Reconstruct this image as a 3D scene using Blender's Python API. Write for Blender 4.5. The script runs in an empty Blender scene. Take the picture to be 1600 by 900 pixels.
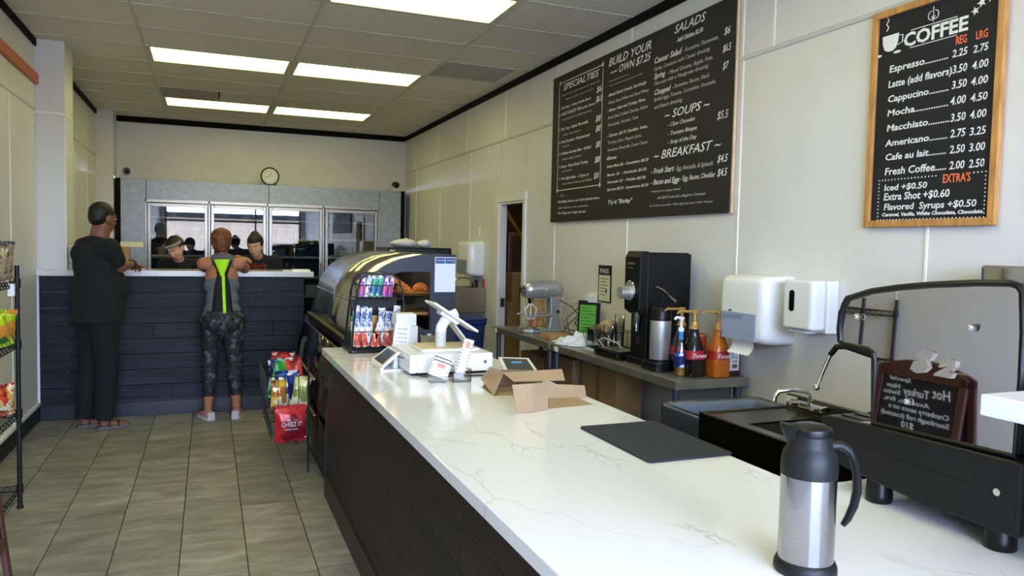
import bpy, bmesh, math, random
from mathutils import Matrix, Vector, noise
random.seed(7)
PI = math.pi
S = bpy.context.scene
C = S.collection

# ---------------------------------------------------------------- camera
cam_d = bpy.data.cameras.new('camera')
cam_d.sensor_width = 36.0
cam_d.lens = 1183.28 / 1600 * 36
cam_d.clip_start = 0.02
cam = bpy.data.objects.new('camera', cam_d)
C.objects.link(cam)
yaw, pitch, roll = 0.381214, -0.0545756, 0.0216032
fw = Vector((math.sin(yaw) * math.cos(pitch), math.cos(yaw) * math.cos(pitch), math.sin(pitch)))
r0 = Vector((math.cos(yaw), -math.sin(yaw), 0))
u0 = r0.cross(fw)
rr = r0 * math.cos(roll) + u0 * math.sin(roll)
uu = -r0 * math.sin(roll) + u0 * math.cos(roll)
cam.matrix_world = Matrix(((rr.x, uu.x, -fw.x, 0), (rr.y, uu.y, -fw.y, 0), (rr.z, uu.z, -fw.z, 1.55), (0, 0, 0, 1)))
S.camera = cam

# ---------------------------------------------------------------- sky, exposure
W = bpy.data.worlds.new('sky')
S.world = W
W.use_nodes = True
wn = W.node_tree
wn.nodes.clear()
wo = wn.nodes.new('ShaderNodeOutputWorld')
wb = wn.nodes.new('ShaderNodeBackground')
wb.inputs[0].default_value = (0.56, 0.67, 1.0, 1)
wb.inputs[1].default_value = 52.0
wn.links.new(wb.outputs[0], wo.inputs[0])
S.view_settings.view_transform = 'Standard'
S.view_settings.look = 'None'
S.view_settings.exposure = -0.12
S.view_settings.gamma = 1.0
S.view_settings.use_curve_mapping = False
PANEL_STRENGTH = 6.0
PANEL_COLOR = (1.0, 0.96, 0.38)
try:
    S.cycles.max_bounces = 10
    S.cycles.diffuse_bounces = 5
    S.cycles.glossy_bounces = 5
    S.cycles.transparent_max_bounces = 14
    S.cycles.sample_clamp_indirect = 6.0
    S.cycles.caustics_reflective = False
    S.cycles.caustics_refractive = False
except Exception:
    pass
# daylight portal in the storefront opening (guides the sky's own light, adds none)
pl = bpy.data.lights.new('daylight_portal', 'AREA')
pl.shape = 'RECTANGLE'
pl.size = 3.9
pl.size_y = 2.6
pl.cycles.is_portal = True
po = bpy.data.objects.new('daylight_portal', pl)
C.objects.link(po)
po.location = (0.72, -2.55, 1.5)
po.rotation_euler = (PI / 2, 0, 0)

# ---------------------------------------------------------------- helpers
def wmat(o):
    m = o.matrix_basis.copy()
    while o.parent:
        o = o.parent
        m = o.matrix_basis @ m
    return m

def meta(o, label=None, cat=None, group=None, kind=None):
    if label: o['label'] = label
    if cat: o['category'] = cat
    if group: o['group'] = group
    if kind: o['kind'] = kind
    return o

def thing(name, label, cat, loc=(0, 0, 0), rz=0.0, group=None, kind=None):
    o = bpy.data.objects.new(name, None)
    C.objects.link(o)
    o.empty_display_size = 0.05
    o.location = loc
    o.rotation_euler = (0, 0, rz)
    return meta(o, label, cat, group, kind)

def frame(o, r, u):
    """3x3 axes r (right), u (up), r x u (normal) at point o"""
    r = Vector(r).normalized(); u = Vector(u).normalized(); n = r.cross(u)
    return Matrix(((r.x, u.x, n.x, o[0]), (r.y, u.y, n.y, o[1]), (r.z, u.z, n.z, o[2]), (0, 0, 0, 1)))

class MB:
    def __init__(s, M=None):
        s.bm = bmesh.new(); s.M = M; s.mi = 0
    def _v(s, p):
        p = Vector(p)
        return s.bm.verts.new(s.M @ p if s.M else p)
    def _f(s, vs):
        try:
            f = s.bm.faces.new(vs); f.material_index = s.mi; return f
        except ValueError:
            return None
    def box(s, x0, x1, y0, y1, z0, z1):
        v = [s._v((x, y, z)) for z in (z0, z1) for y in (y0, y1) for x in (x0, x1)]
        for q in ((0, 2, 3, 1), (4, 5, 7, 6), (0, 1, 5, 4), (1, 3, 7, 5), (3, 2, 6, 7), (2, 0, 4, 6)):
            s._f([v[i] for i in q])
        return s
    def quad(s, *p):
        s._f([s._v(q) for q in p]); return s
    def prism(s, pts, a, b, ax='y'):
        """2D outline extruded along an axis from a to b. ax y: (x,z); x: (y,z); z: (x,y)"""
        def P(p, t):
            return {'y': (p[0], t, p[1]), 'x': (t, p[0], p[1]), 'z': (p[0], p[1], t)}[ax]
        A = [s._v(P(p, a)) for p in pts]; B = [s._v(P(p, b)) for p in pts]
        n = len(pts)
        s._f(A[::-1]); s._f(B)
        for i in range(n):
            s._f([A[i], A[(i + 1) % n], B[(i + 1) % n], B[i]])
        return s
    def ring(s, c, a, b, ra, rb, n):
        return [s._v(c + a * (ra * math.cos(2 * PI * i / n)) + b * (rb * math.sin(2 * PI * i / n))) for i in range(n)]
    def skin(s, R, closed=True, caps=True):
        for i in range(len(R) - 1):
            n = len(R[i])
            for j in range(n if closed else n - 1):
                s._f([R[i][j], R[i][(j + 1) % n], R[i + 1][(j + 1) % n], R[i + 1][j]])
        if caps and closed:
            s._f(R[0][::-1]); s._f(R[-1])
        return s
    def cyl(s, p0, p1, r0, r1=None, n=16, caps=True):
        p0 = Vector(p0); p1 = Vector(p1); r1 = r0 if r1 is None else r1
        d = (p1 - p0).normalized()
        a = d.orthogonal().normalized(); b = d.cross(a)
        return s.skin([s.ring(p0, a, b, r0, r0, n), s.ring(p1, a, b, r1, r1, n)], caps=caps)
    def tube(s, pts, r, n=8, closed=False):
        P = [Vector(p) for p in pts]; m = len(P)
        rs = r if isinstance(r, (list, tuple)) else [r] * m
        R = []; a = None
        for i in range(m):
            if closed:
                d = P[(i + 1) % m] - P[i - 1]
            else:
                d = P[min(i + 1, m - 1)] - P[max(i - 1, 0)]
            d.normalize()
            if a is None: a = d.orthogonal().normalized()
            a = (a - d * a.dot(d)).normalized()
            R.append(s.ring(P[i], a, d.cross(a), rs[i], rs[i], n))
        if closed:
            R.append(R[0]); return s.skin(R, caps=False)
        return s.skin(R)
    def lathe(s, prof, c=(0, 0, 0), n=24, sx=1, sy=1, caps=True):
        c = Vector(c)
        R = [s.ring(c + Vector((0, 0, z)), Vector((sx, 0, 0)), Vector((0, sy, 0)), max(r, 1e-4), max(r, 1e-4), n) for r, z in prof]
        return s.skin(R, caps=caps)
    def ball(s, c, r, n=12, m=8, R=None):
        c = Vector(c); r = Vector((r, r, r)) if not hasattr(r, '__len__') else Vector(r)
        rows = []
        for i in range(m + 1):
            t = PI * (i / m) * 0.998 + 0.001 * PI
            row = []
            for j in range(n):
                p = Vector((r.x * math.sin(t) * math.cos(2 * PI * j / n), r.y * math.sin(t) * math.sin(2 * PI * j / n), -r.z * math.cos(t)))
                if R: p = R @ p
                row.append(s._v(c + p))
            rows.append(row)
        return s.skin(rows)
    def rbox(s, x0, x1, y0, y1, z0, z1, r=0.01, n=4, ax='z'):
        """box with rounded vertical (ax) edges"""
        A = {'z': (x0, x1, y0, y1, z0, z1), 'x': (y0, y1, z0, z1, x0, x1), 'y': (x0, x1, z0, z1, y0, y1)}[ax]
        a0, a1, b0, b1, t0, t1 = A
        pts = []
        for cx, cy, q in ((a1 - r, b0 + r, -1), (a1 - r, b1 - r, 0), (a0 + r, b1 - r, 1), (a0 + r, b0 + r, 2)):
            for k in range(n + 1):
                t = PI / 2 * (q + k / n)
                pts.append((cx + r * math.cos(t), cy + r * math.sin(t)))
        return s.prism(pts, t0, t1, ax)
    def sheet(s, fn, nu, nv, th=0.0):
        """grid surface fn(u,v)->point, optional thickness along its normals"""
        G = [[Vector(fn(i / nu, j / nv)) for j in range(nv + 1)] for i in range(nu + 1)]
        V = [[s._v(p) for p in row] for row in G]
        for i in range(nu):
            for j in range(nv):
                s._f([V[i][j], V[i + 1][j], V[i + 1][j + 1], V[i][j + 1]])
        return s
    def text(s, t, M, h, width=None, al='LEFT', off=0.0, shear=0.0, depth=0.0006, sx=None):
        """lettering: cap height h, squeezed to the given width"""
        cu = bpy.data.curves.new('t', 'FONT')
        cu.body = t; cu.size = h / 0.70; cu.align_x = al; cu.offset = off; cu.shear = shear
        cu.extrude = depth / 2; cu.resolution_u = 2
        o = bpy.data.objects.new('t', cu)
        me = bpy.data.meshes.new_from_object(o)
        xs = [v.co.x for v in me.vertices]
        if xs:
            k = 1.0
            if width:
                k = width / max(1e-6, (max(xs) - min(xs)))
            if sx: k = sx
            T = M @ Matrix.Diagonal((k, 1, 1, 1))
            if s.M: T = s.M @ T
            vs = [s.bm.verts.new(T @ v.co) for v in me.vertices]
            for p in me.polygons:
                s._f([vs[i] for i in p.vertices])
        bpy.data.meshes.remove(me); bpy.data.objects.remove(o); bpy.data.curves.remove(cu)
        return s
    def build(s, name, mat, parent=None, smooth=None, bevel=0, seg=2, sub=0, solid=0, local=False, kind=None, norm=True, **md):
        if norm: bmesh.ops.recalc_face_normals(s.bm, faces=s.bm.faces[:])
        me = bpy.data.meshes.new(name)
        o = bpy.data.objects.new(name, me)
        if parent is not None:
            o.parent = parent
            if not local: s.bm.transform(wmat(parent).inverted())
        elif kind != 'structure' and len(s.bm.verts):
            xs = [v.co for v in s.bm.verts]
            lo = Vector((min(v.x for v in xs), min(v.y for v in xs), min(v.z for v in xs)))
            hi = Vector((max(v.x for v in xs), max(v.y for v in xs), 0))
            c = Vector(((lo.x + hi.x) / 2, (lo.y + hi.y) / 2, lo.z))
            s.bm.transform(Matrix.Translation(-c)); o.location = c
        if smooth:
            for f in s.bm.faces: f.smooth = True
        s.bm.to_mesh(me); s.bm.free()
        if smooth:
            try: me.set_sharp_from_angle(angle=math.radians(smooth if smooth is not True else 40))
            except Exception: pass
        for m in (mat if isinstance(mat, (list, tuple)) else [mat]): me.materials.append(m)
        if solid:
            q = o.modifiers.new('s', 'SOLIDIFY'); q.thickness = solid; q.offset = 0
        if bevel:
            q = o.modifiers.new('b', 'BEVEL'); q.width = bevel; q.segments = seg; q.limit_method = 'ANGLE'; q.angle_limit = math.radians(35)
            q.harden_normals = False
        if sub:
            q = o.modifiers.new('u', 'SUBSURF'); q.levels = sub; q.render_levels = sub
        C.objects.link(o)
        if kind: o['kind'] = kind
        if md: meta(o, **md)
        return o

def copy_tree(o, parent=None):
    c = o.copy(); C.objects.link(c)
    if parent: c.parent = parent
    for ch in [x for x in KIDS(o)]:
        copy_tree(ch, c)
    return c
def KIDS(o):
    return [x for x in C.objects if x.parent == o]

# ---------------------------------------------------------------- materials
def rgb(h):
    h = h.lstrip('#'); c = [int(h[i:i + 2], 16) / 255 for i in (0, 2, 4)]
    return tuple(x / 12.92 if x <= 0.04045 else ((x + 0.055) / 1.055) ** 2.4 for x in c) + (1,)

def mat(name, col, rough=0.5, metal=0.0, spec=0.5, noise_s=0, noise_a=0.0, stretch=(1, 1, 1), bump=0.0, emit=None, es=0, coat=0, alpha=1, coords='Object', sheen=0, trans=0, ior=1.45):
    m = bpy.data.materials.new(name); m.use_nodes = True
    nt = m.node_tree; b = nt.nodes['Principled BSDF']
    c = rgb(col) if isinstance(col, str) else tuple(col) + (1,) * (4 - len(col))
    b.inputs['Base Color'].default_value = c
    b.inputs['Roughness'].default_value = rough
    b.inputs['Metallic'].default_value = metal
    b.inputs['Specular IOR Level'].default_value = spec
    b.inputs['Coat Weight'].default_value = coat
    b.inputs['IOR'].default_value = ior
    if trans: b.inputs['Transmission Weight'].default_value = trans
    if alpha < 1: b.inputs['Alpha'].default_value = alpha
    if sheen: b.inputs['Sheen Weight'].default_value = sheen
    if emit:
        b.inputs['Emission Color'].default_value = rgb(emit) if isinstance(emit, str) else tuple(emit) + (1,)
        b.inputs['Emission Strength'].default_value = es
    if noise_s:
        tc = nt.nodes.new('ShaderNodeTexCoord'); mp = nt.nodes.new('ShaderNodeMapping'); no = nt.nodes.new('ShaderNodeTexNoise')
        mp.inputs['Scale'].default_value = stretch
        no.inputs['Scale'].default_value = noise_s; no.inputs['Detail'].default_value = 5
        nt.links.new(tc.outputs[coords], mp.inputs[0]); nt.links.new(mp.outputs[0], no.inputs['Vector'])
        mx = nt.nodes.new('ShaderNodeMix'); mx.data_type = 'RGBA'
        mr = nt.nodes.new('ShaderNodeMapRange'); mr.inputs[1].default_value = 0.3; mr.inputs[2].default_value = 0.7
        nt.links.new(no.outputs[0], mr.inputs[0]); nt.links.new(mr.outputs[0], mx.inputs[0])
        lo = tuple(max(0, x * (1 - noise_a)) for x in c[:3]) + (1,); hi = tuple(min(1, x * (1 + noise_a)) for x in c[:3]) + (1,)
        mx.inputs[6].default_value = lo; mx.inputs[7].default_value = hi
        nt.links.new(mx.outputs[2], b.inputs['Base Color'])
        if bump:
            bp = nt.nodes.new('ShaderNodeBump'); bp.inputs['Strength'].default_value = bump; bp.inputs['Distance'].default_value = 0.01
            nt.links.new(no.outputs[0], bp.inputs['Height']); nt.links.new(bp.outputs[0], b.inputs['Normal'])
    return m

def glass(name, tint=(1, 1, 1), refl=0.08, rough=0.02, gain=1.0):
    m = bpy.data.materials.new(name); m.use_nodes = True
    nt = m.node_tree; nt.nodes.clear()
    o = nt.nodes.new('ShaderNodeOutputMaterial'); t = nt.nodes.new('ShaderNodeBsdfTransparent'); g = nt.nodes.new('ShaderNodeBsdfGlossy')
    t.inputs[0].default_value = tuple(tint) + (1,); g.inputs['Roughness'].default_value = rough
    f = nt.nodes.new('ShaderNodeFresnel'); f.inputs[0].default_value = 1.5
    a = nt.nodes.new('ShaderNodeMath'); a.operation = 'MULTIPLY_ADD'; a.use_clamp = True
    a.inputs[1].default_value = gain; a.inputs[2].default_value = refl
    nt.links.new(f.outputs[0], a.inputs[0])
    x = nt.nodes.new('ShaderNodeMixShader')
    nt.links.new(a.outputs[0], x.inputs[0]); nt.links.new(t.outputs[0], x.inputs[1]); nt.links.new(g.outputs[0], x.inputs[2])
    nt.links.new(x.outputs[0], o.inputs[0])
    return m

def node_mat(name):
    m = bpy.data.materials.new(name); m.use_nodes = True
    nt = m.node_tree
    return m, nt, nt.nodes['Principled BSDF'], (lambda t: nt.nodes.new(t)), nt.links.new

def quartz():
    m, nt, b, N, L = node_mat('white_quartz')
    tc = N('ShaderNodeTexCoord')
    def vein(scale, warp, width, seed, rot):
        mp = N('ShaderNodeMapping'); mp.inputs['Location'].default_value = (seed, seed * 1.7, 0); mp.inputs['Rotation'].default_value = (0, 0, rot)
        mp.inputs['Scale'].default_value = (1.0, 0.55, 1)
        L(tc.outputs['Object'], mp.inputs[0])
        n1 = N('ShaderNodeTexNoise'); n1.inputs['Scale'].default_value = scale * 1.5; n1.inputs['Detail'].default_value = 6
        L(mp.outputs[0], n1.inputs['Vector'])
        mix = N('ShaderNodeVectorMath'); mix.operation = 'MULTIPLY_ADD'
        mix.inputs[1].default_value = (warp, warp, warp); L(n1.outputs['Color'], mix.inputs[0]); L(mp.outputs[0], mix.inputs[2])
        n2 = N('ShaderNodeTexVoronoi'); n2.feature = 'DISTANCE_TO_EDGE'; n2.inputs['Scale'].default_value = scale
        L(mix.outputs[0], n2.inputs['Vector'])
        mr = N('ShaderNodeMapRange'); mr.inputs[1].default_value = 0.0; mr.inputs[2].default_value = width
        mr.inputs[3].default_value = 1; mr.inputs[4].default_value = 0
        L(n2.outputs['Distance'], mr.inputs[0])
        n3 = N('ShaderNodeTexNoise'); n3.inputs['Scale'].default_value = scale * 1.3
        L(mp.outputs[0], n3.inputs['Vector'])
        m3 = N('ShaderNodeMapRange'); m3.inputs[1].default_value = 0.52; m3.inputs[2].default_value = 0.66
        L(n3.outputs[0], m3.inputs[0])
        mu = N('ShaderNodeMath'); mu.operation = 'MULTIPLY'; L(mr.outputs[0], mu.inputs[0]); L(m3.outputs[0], mu.inputs[1])
        return mu
    a = vein(1.6, 0.55, 0.022, 3.1, 0.5); c = vein(3.2, 0.35, 0.02, 8.3, -0.7)
    mx = N('ShaderNodeMath'); mx.operation = 'MAXIMUM'; L(a.outputs[0], mx.inputs[0])
    sc = N('ShaderNodeMath'); sc.operation = 'MULTIPLY'; sc.inputs[1].default_value = 0.75; L(c.outputs[0], sc.inputs[0]); L(sc.outputs[0], mx.inputs[1])
    cl = N('ShaderNodeTexNoise'); cl.inputs['Scale'].default_value = 2.0; L(tc.outputs['Object'], cl.inputs['Vector'])
    m1 = N('ShaderNodeMix'); m1.data_type = 'RGBA'; m1.inputs[6].default_value = (0.79, 0.79, 0.81, 1); m1.inputs[7].default_value = (0.73, 0.73, 0.745, 1)
    L(cl.outputs[0], m1.inputs[0])
    m2 = N('ShaderNodeMix'); m2.data_type = 'RGBA'; m2.inputs[7].default_value = (0.5, 0.49, 0.5, 1)
    L(mx.outputs[0], m2.inputs[0]); L(m1.outputs[2], m2.inputs[6]); L(m2.outputs[2], b.inputs['Base Color'])
    b.inputs['Roughness'].default_value = 0.09
    return m

def floor_tile_mat():
    m, nt, b, N, L = node_mat('grey_stone_tile')
    tc = N('ShaderNodeTexCoord'); oi = N('ShaderNodeObjectInfo')
    ad = N('ShaderNodeVectorMath'); ad.operation = 'ADD'
    sc = N('ShaderNodeVectorMath'); sc.operation = 'SCALE'; sc.inputs['Scale'].default_value = 40
    cb = N('ShaderNodeCombineXYZ'); L(oi.outputs['Random'], cb.inputs[0]); L(oi.outputs['Random'], cb.inputs[1])
    L(cb.outputs[0], sc.inputs[0]); L(tc.outputs['Object'], ad.inputs[0]); L(sc.outputs[0], ad.inputs[1])
    mp = N('ShaderNodeMapping'); mp.inputs['Scale'].default_value = (1, 2.6, 1); L(ad.outputs[0], mp.inputs[0])
    n = N('ShaderNodeTexNoise'); n.inputs['Scale'].default_value = 3.6; n.inputs['Detail'].default_value = 8; n.inputs['Roughness'].default_value = 0.62
    n.inputs['Distortion'].default_value = 0.6
    L(mp.outputs[0], n.inputs['Vector'])
    cr = N('ShaderNodeValToRGB'); e = cr.color_ramp.elements
    e[0].position = 0.32; e[0].color = rgb('#6d6a5e'); e[1].position = 0.72; e[1].color = rgb('#a39f90')
    q = e.new(0.52); q.color = rgb('#88857a')
    L(n.outputs[0], cr.inputs[0])
    hv = N('ShaderNodeHueSaturation'); mr = N('ShaderNodeMapRange'); mr.inputs[3].default_value = 0.86; mr.inputs[4].default_value = 1.12
    L(oi.outputs['Random'], mr.inputs[0]); L(mr.outputs[0], hv.inputs['Value']); L(cr.outputs[0], hv.inputs['Color'])
    L(hv.outputs[0], b.inputs['Base Color']); b.inputs['Roughness'].default_value = 0.42
    bp = N('ShaderNodeBump'); bp.inputs['Strength'].default_value = 0.12; bp.inputs['Distance'].default_value = 0.01
    L(n.outputs[0], bp.inputs['Height']); L(bp.outputs[0], b.inputs['Normal'])
    return m

def plank_mat(name, c0, c1, ax, rough=0.5, s=1.0):
    """stained wood grain running along ax, varied from plank to plank"""
    m, nt, b, N, L = node_mat(name)
    tc = N('ShaderNodeTexCoord'); oi = N('ShaderNodeObjectInfo')
    cb = N('ShaderNodeCombineXYZ')
    mu = N('ShaderNodeMath'); mu.operation = 'MULTIPLY'; mu.inputs[1].default_value = 30; L(oi.outputs['Random'], mu.inputs[0])
    for k in range(3): L(mu.outputs[0], cb.inputs[k])
    ad = N('ShaderNodeVectorMath'); ad.operation = 'ADD'; L(tc.outputs['Object'], ad.inputs[0]); L(cb.outputs[0], ad.inputs[1])
    mp = N('ShaderNodeMapping'); sc = [26 * s] * 3; sc['xyz'.index(ax)] = 1.6 * s; mp.inputs['Scale'].default_value = sc
    L(ad.outputs[0], mp.inputs[0])
    n = N('ShaderNodeTexNoise'); n.inputs['Scale'].default_value = 1.0; n.inputs['Detail'].default_value = 6; n.inputs['Distortion'].default_value = 0.4
    L(mp.outputs[0], n.inputs['Vector'])
    cr = N('ShaderNodeValToRGB'); e = cr.color_ramp.elements
    e[0].position = 0.4; e[0].color = rgb(c0); e[1].position = 0.78; e[1].color = rgb(c1)
    L(n.outputs[0], cr.inputs[0])
    hv = N('ShaderNodeHueSaturation'); mr = N('ShaderNodeMapRange'); mr.inputs[3].default_value = 0.8; mr.inputs[4].default_value = 1.2
    L(oi.outputs['Random'], mr.inputs[0]); L(mr.outputs[0], hv.inputs['Value']); L(cr.outputs[0], hv.inputs['Color'])
    L(hv.outputs[0], b.inputs['Base Color']); b.inputs['Roughness'].default_value = rough; b.inputs['Specular IOR Level'].default_value = 0.25
    bp = N('ShaderNodeBump'); bp.inputs['Strength'].default_value = 0.15; bp.inputs['Distance'].default_value = 0.004
    L(n.outputs[0], bp.inputs['Height']); L(bp.outputs[0], b.inputs['Normal'])
    return m

def blotch(name, cols, scale=12, rough=0.35, metal=0.0, stretch=(1, 1, 1), feature='F1', spec=0.5):
    """printed foil / camouflage: voronoi cells picking from a few colours"""
    m, nt, b, N, L = node_mat(name)
    tc = N('ShaderNodeTexCoord'); mp = N('ShaderNodeMapping'); mp.inputs['Scale'].default_value = stretch
    L(tc.outputs['Object'], mp.inputs[0])
    n = N('ShaderNodeTexNoise'); n.inputs['Scale'].default_value = scale * 0.8; L(mp.outputs[0], n.inputs['Vector'])
    w = N('ShaderNodeVectorMath'); w.operation = 'MULTIPLY_ADD'; w.inputs[1].default_value = (0.12,) * 3
    L(n.outputs['Color'], w.inputs[0]); L(mp.outputs[0], w.inputs[2])
    v = N('ShaderNodeTexVoronoi'); v.inputs['Scale'].default_value = scale; L(w.outputs[0], v.inputs['Vector'])
    sp = N('ShaderNodeSeparateColor'); L(v.outputs['Color'], sp.inputs[0])
    cr = N('ShaderNodeValToRGB'); cr.color_ramp.interpolation = 'CONSTANT'; e = cr.color_ramp.elements
    e[0].color = rgb(cols[0]); e[0].position = 0; e[1].position = 1 / len(cols); e[1].color = rgb(cols[1])
    for i, c in enumerate(cols[2:], 2):
        q = e.new(i / len(cols)); q.color = rgb(c)
    L(sp.outputs[0], cr.inputs[0]); L(cr.outputs[0], b.inputs['Base Color'])
    b.inputs['Roughness'].default_value = rough; b.inputs['Metallic'].default_value = metal
    b.inputs['Specular IOR Level'].default_value = spec
    return m

K = dict(
    wall=mat('wall_panel_white', '#dddbd9', 0.42, noise_s=3, noise_a=0.03),
    wall_seam=mat('white_vinyl_strip', '#eeeeea', 0.3),
    ceil=mat('ceiling_tile_white', '#e2dccd', 0.9, noise_s=60, noise_a=0.05, bump=0.1),
    tbar=mat('painted_metal_bar', '#cdc8b8', 0.5),
    black_trim=mat('black_cove_trim', '#0e0b0c', 0.8, spec=0.2),
    grout=mat('dark_grout', '#2d2b27', 0.9),
    tile=floor_tile_mat(), quartz=quartz(),
    navy=plank_mat('navy_stained_wood', '#0d1019', '#272c39', 'x', 0.55),
    brown=plank_mat('dark_brown_wood', '#1a1613', '#29231f', 'y', 0.5),
    navy_flat=mat('navy_laminate', '#141926', 0.4),
    white=mat('white_plastic', '#e9e9ea', 0.25), white_m=mat('white_matte', '#e4e4e4', 0.6),
    black=mat('black_plastic', '#08080a', 0.35, spec=0.35), black_m=mat('black_powder_coat', '#101114', 0.5, spec=0.4), black_g=mat('gloss_black', '#08080a', 0.12),
    steel=mat('brushed_steel', '#a9a9a6', 0.28, 1.0, noise_s=30, noise_a=0.08, stretch=(1, 1, 12)),
    steel_d=mat('worn_steel_top', '#8f8b80', 0.33, 0.6, noise_s=9, noise_a=0.15),
    steel_l=mat('satin_light_steel', '#d2d2cf', 0.36, 0.75, noise_s=30, noise_a=0.05, stretch=(1, 1, 12)),
    chrome=mat('chrome', '#d6d6d8', 0.08, 1.0),
    alu=mat('aluminium_frame', '#989184', 0.3, 1.0),
    galv=mat('galvanised_sheet', '#939593', 0.42, 0.75, noise_s=14, noise_a=0.12),
    door_w=mat('door_frame_paint', '#e6e4e4', 0.35),
    orange=mat('orange_painted_wood', '#c05a38', 0.5),
    oak=mat('oak_frame', '#b98549', 0.45, noise_s=8, noise_a=0.25, stretch=(6, 6, 1)),
    pine=mat('pale_pine', '#d8b998', 0.6, noise_s=8, noise_a=0.12),
    slate=mat('chalkboard_slate', '#17161a', 0.75, noise_s=5, noise_a=0.15), slate2=mat('chalkboard_green_black', '#1d1d1a', 0.7, noise_s=4, noise_a=0.12),
    chalk=mat('white_chalk', '#e9e9ea', 0.9), chalk_d=mat('faint_chalk', '#9d9c98', 0.9), chalk_o=mat('orange_chalk', '#f0714a', 0.9), chalk_g=mat('green_chalk', '#4fc04a', 0.9),
    kraft=mat('kraft_paper', '#a0876a', 0.8, noise_s=7, noise_a=0.07), card=mat('cardboard', '#a98556', 0.85, noise_s=10, noise_a=0.08),
    paper=mat('white_paper', '#eeeef2', 0.8), ink=mat('black_ink', '#151517', 0.7), red_ink=mat('red_ink', '#b4322c', 0.6),
    glass=glass('clear_glass', (0.97, 0.98, 0.97), 0.02), cooler_glass=glass('cooler_door_glass', (0.80, 0.84, 0.86), 0.10, 0.012, 1.0),
    case_glass=glass('curved_case_glass', (0.72, 0.70, 0.62), 0.5, 0.16, 1.3), acrylic=glass('clear_acrylic', (0.93, 0.94, 0.96), 0.07, 0.03, 1.3),
    store_glass=glass('storefront_glass', (0.96, 0.98, 0.98), 0.02),
)
# ================================================================ THE ROOM
CEIL = 3.17; XR = 2.775; XL = -1.335; YB = 11.35; YF = -2.55
def struct(name, mb, m, parent=None, **k):
    k.setdefault('kind', 'structure' if parent is None else None)
    return mb.build(name, m, parent, **k)

# floor: bed + running-bond tiles
floor = struct('floor', MB().box(-1.45, 4.6, YF - 0.1, 12.0, -0.06, -0.004), K['grout'])
tile_me = None
gx = [-1.36] + [-1.052 + 0.3065 * i for i in range(13)]
offs = {0: 0.35, 1: 0.55, 2: 0.74, 3: 0.53, 4: 0.74, 5: 0.52, 6: 0.70, 7: 0.5, 8: 0.7}
for i in range(7):
    x0, x1 = gx[i], gx[i + 1]
    y = offs[i] - 0.585 * 5
    while y < 7.5:
        a, b_ = max(y, YF), min(y + 0.585, 7.42)
        if b_ - a > 0.05:
            if x1 - x0 > 0.306 and b_ - a > 0.584 and tile_me is not None:
                o = bpy.data.objects.new('floor_tile', tile_me); C.objects.link(o); o.parent = floor
            else:
                mb = MB(Matrix.Translation((-(x0 + x1) / 2, -(a + b_) / 2, 0)))
                mb.box(x0 + 0.0035, x1 - 0.0035, a + 0.0015, b_ - 0.0015, -0.008, 0.0)
                o = mb.build('floor_tile', K['tile'], floor, local=True)
                if x1 - x0 > 0.306 and b_ - a > 0.584 and tile_me is None: tile_me = o.data
            o.location = ((x0 + x1) / 2, (a + b_) / 2, random.uniform(0, 0.0006))
        y += 0.585
mb = MB().box(0.79, 2.775, YF, 7.42, -0.008, 0.0).box(-1.36, 2.775, 7.42, 11.0, -0.008, 0).box(2.775, 4.5, 5.9, 9.8, -0.008, 0)
struct('work_area_floor', mb, mat('grey_work_floor', '#77746a', 0.5, noise_s=4, noise_a=0.15), floor)

# right wall with the kitchen doorway
wr = MB()
DY0, DY1, DZ = 6.63, 7.26, 1.99
wr.box(XR, XR + 0.05, YF, DY0, 0, CEIL).box(XR, XR + 0.05, DY1, YB + 0.5, 0, CEIL).box(XR, XR + 0.05, DY0, DY1, DZ, CEIL)
wall_right = struct('wall_right', wr, K['wall'])
seams = [-1.37, -0.15, 1.07, 2.29, 3.51, 4.73, 5.95, 8.25, 9.47, 10.69]
edges = [YF] + seams + [YB]
ZT = 2.625
def wpanel(y0, y1, z0, z1, name='wall_panel', parent=None, x=XR, sgn=-1):
    parent = parent or wall_right
    a, b_ = sorted((x, x + sgn * 0.004))
    MB().box(a, b_, y0 + 0.004, y1 - 0.004, z0, z1).build(name, K['wall'], parent)
for i in range(len(edges) - 1):
    y0, y1 = edges[i], edges[i + 1]
    if y0 < DY0 and y1 > DY1:
        wpanel(y0, DY0 - 0.005, 0.1, ZT - 0.01); wpanel(DY1 + 0.005, y1, 0.1, ZT - 0.01); wpanel(DY0 - 0.005, DY1 + 0.005, DZ + 0.09, ZT - 0.01)
    else:
        wpanel(y0, y1, 0.1, ZT - 0.01)
for y in seams:
    MB().box(XR - 0.009, XR, y - 0.007, y + 0.007, 0.1, ZT - 0.006).build('seam_strip', K['wall_seam'], wall_right, bevel=0.002)
ups = [-2.8, -1.6, -0.39, 0.83, 2.05, 3.27, 3.52, 4.74, 5.96, 7.18, 8.4, 9.62, 10.84]
e2 = [YF] + [u for u in ups if YF < u < YB] + [YB]
for i in range(len(e2) - 1): wpanel(e2[i], e2[i + 1], ZT + 0.01, CEIL - 0.05)
for y in e2[1:-1]: MB().box(XR - 0.009, XR, y - 0.007, y + 0.007, ZT + 0.006, CEIL - 0.05).build('seam_strip', K['wall_seam'], wall_right, bevel=0.002)
MB().box(XR - 0.013, XR, YF, YB, ZT - 0.012, ZT + 0.012).build('rail_strip', K['tbar'] if False else mat('grey_vinyl_strip', '#c3c3c6', 0.35), wall_right, bevel=0.004)
struct('trim_1', MB().box(XR - 0.022, XR, YF, YB, CEIL - 0.062, CEIL), K['black_trim'])
struct('trim_2', MB().box(-1.16, XR - 0.022, YB - 0.02, YB, CEIL - 0.075, CEIL), K['black_trim'])
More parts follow.
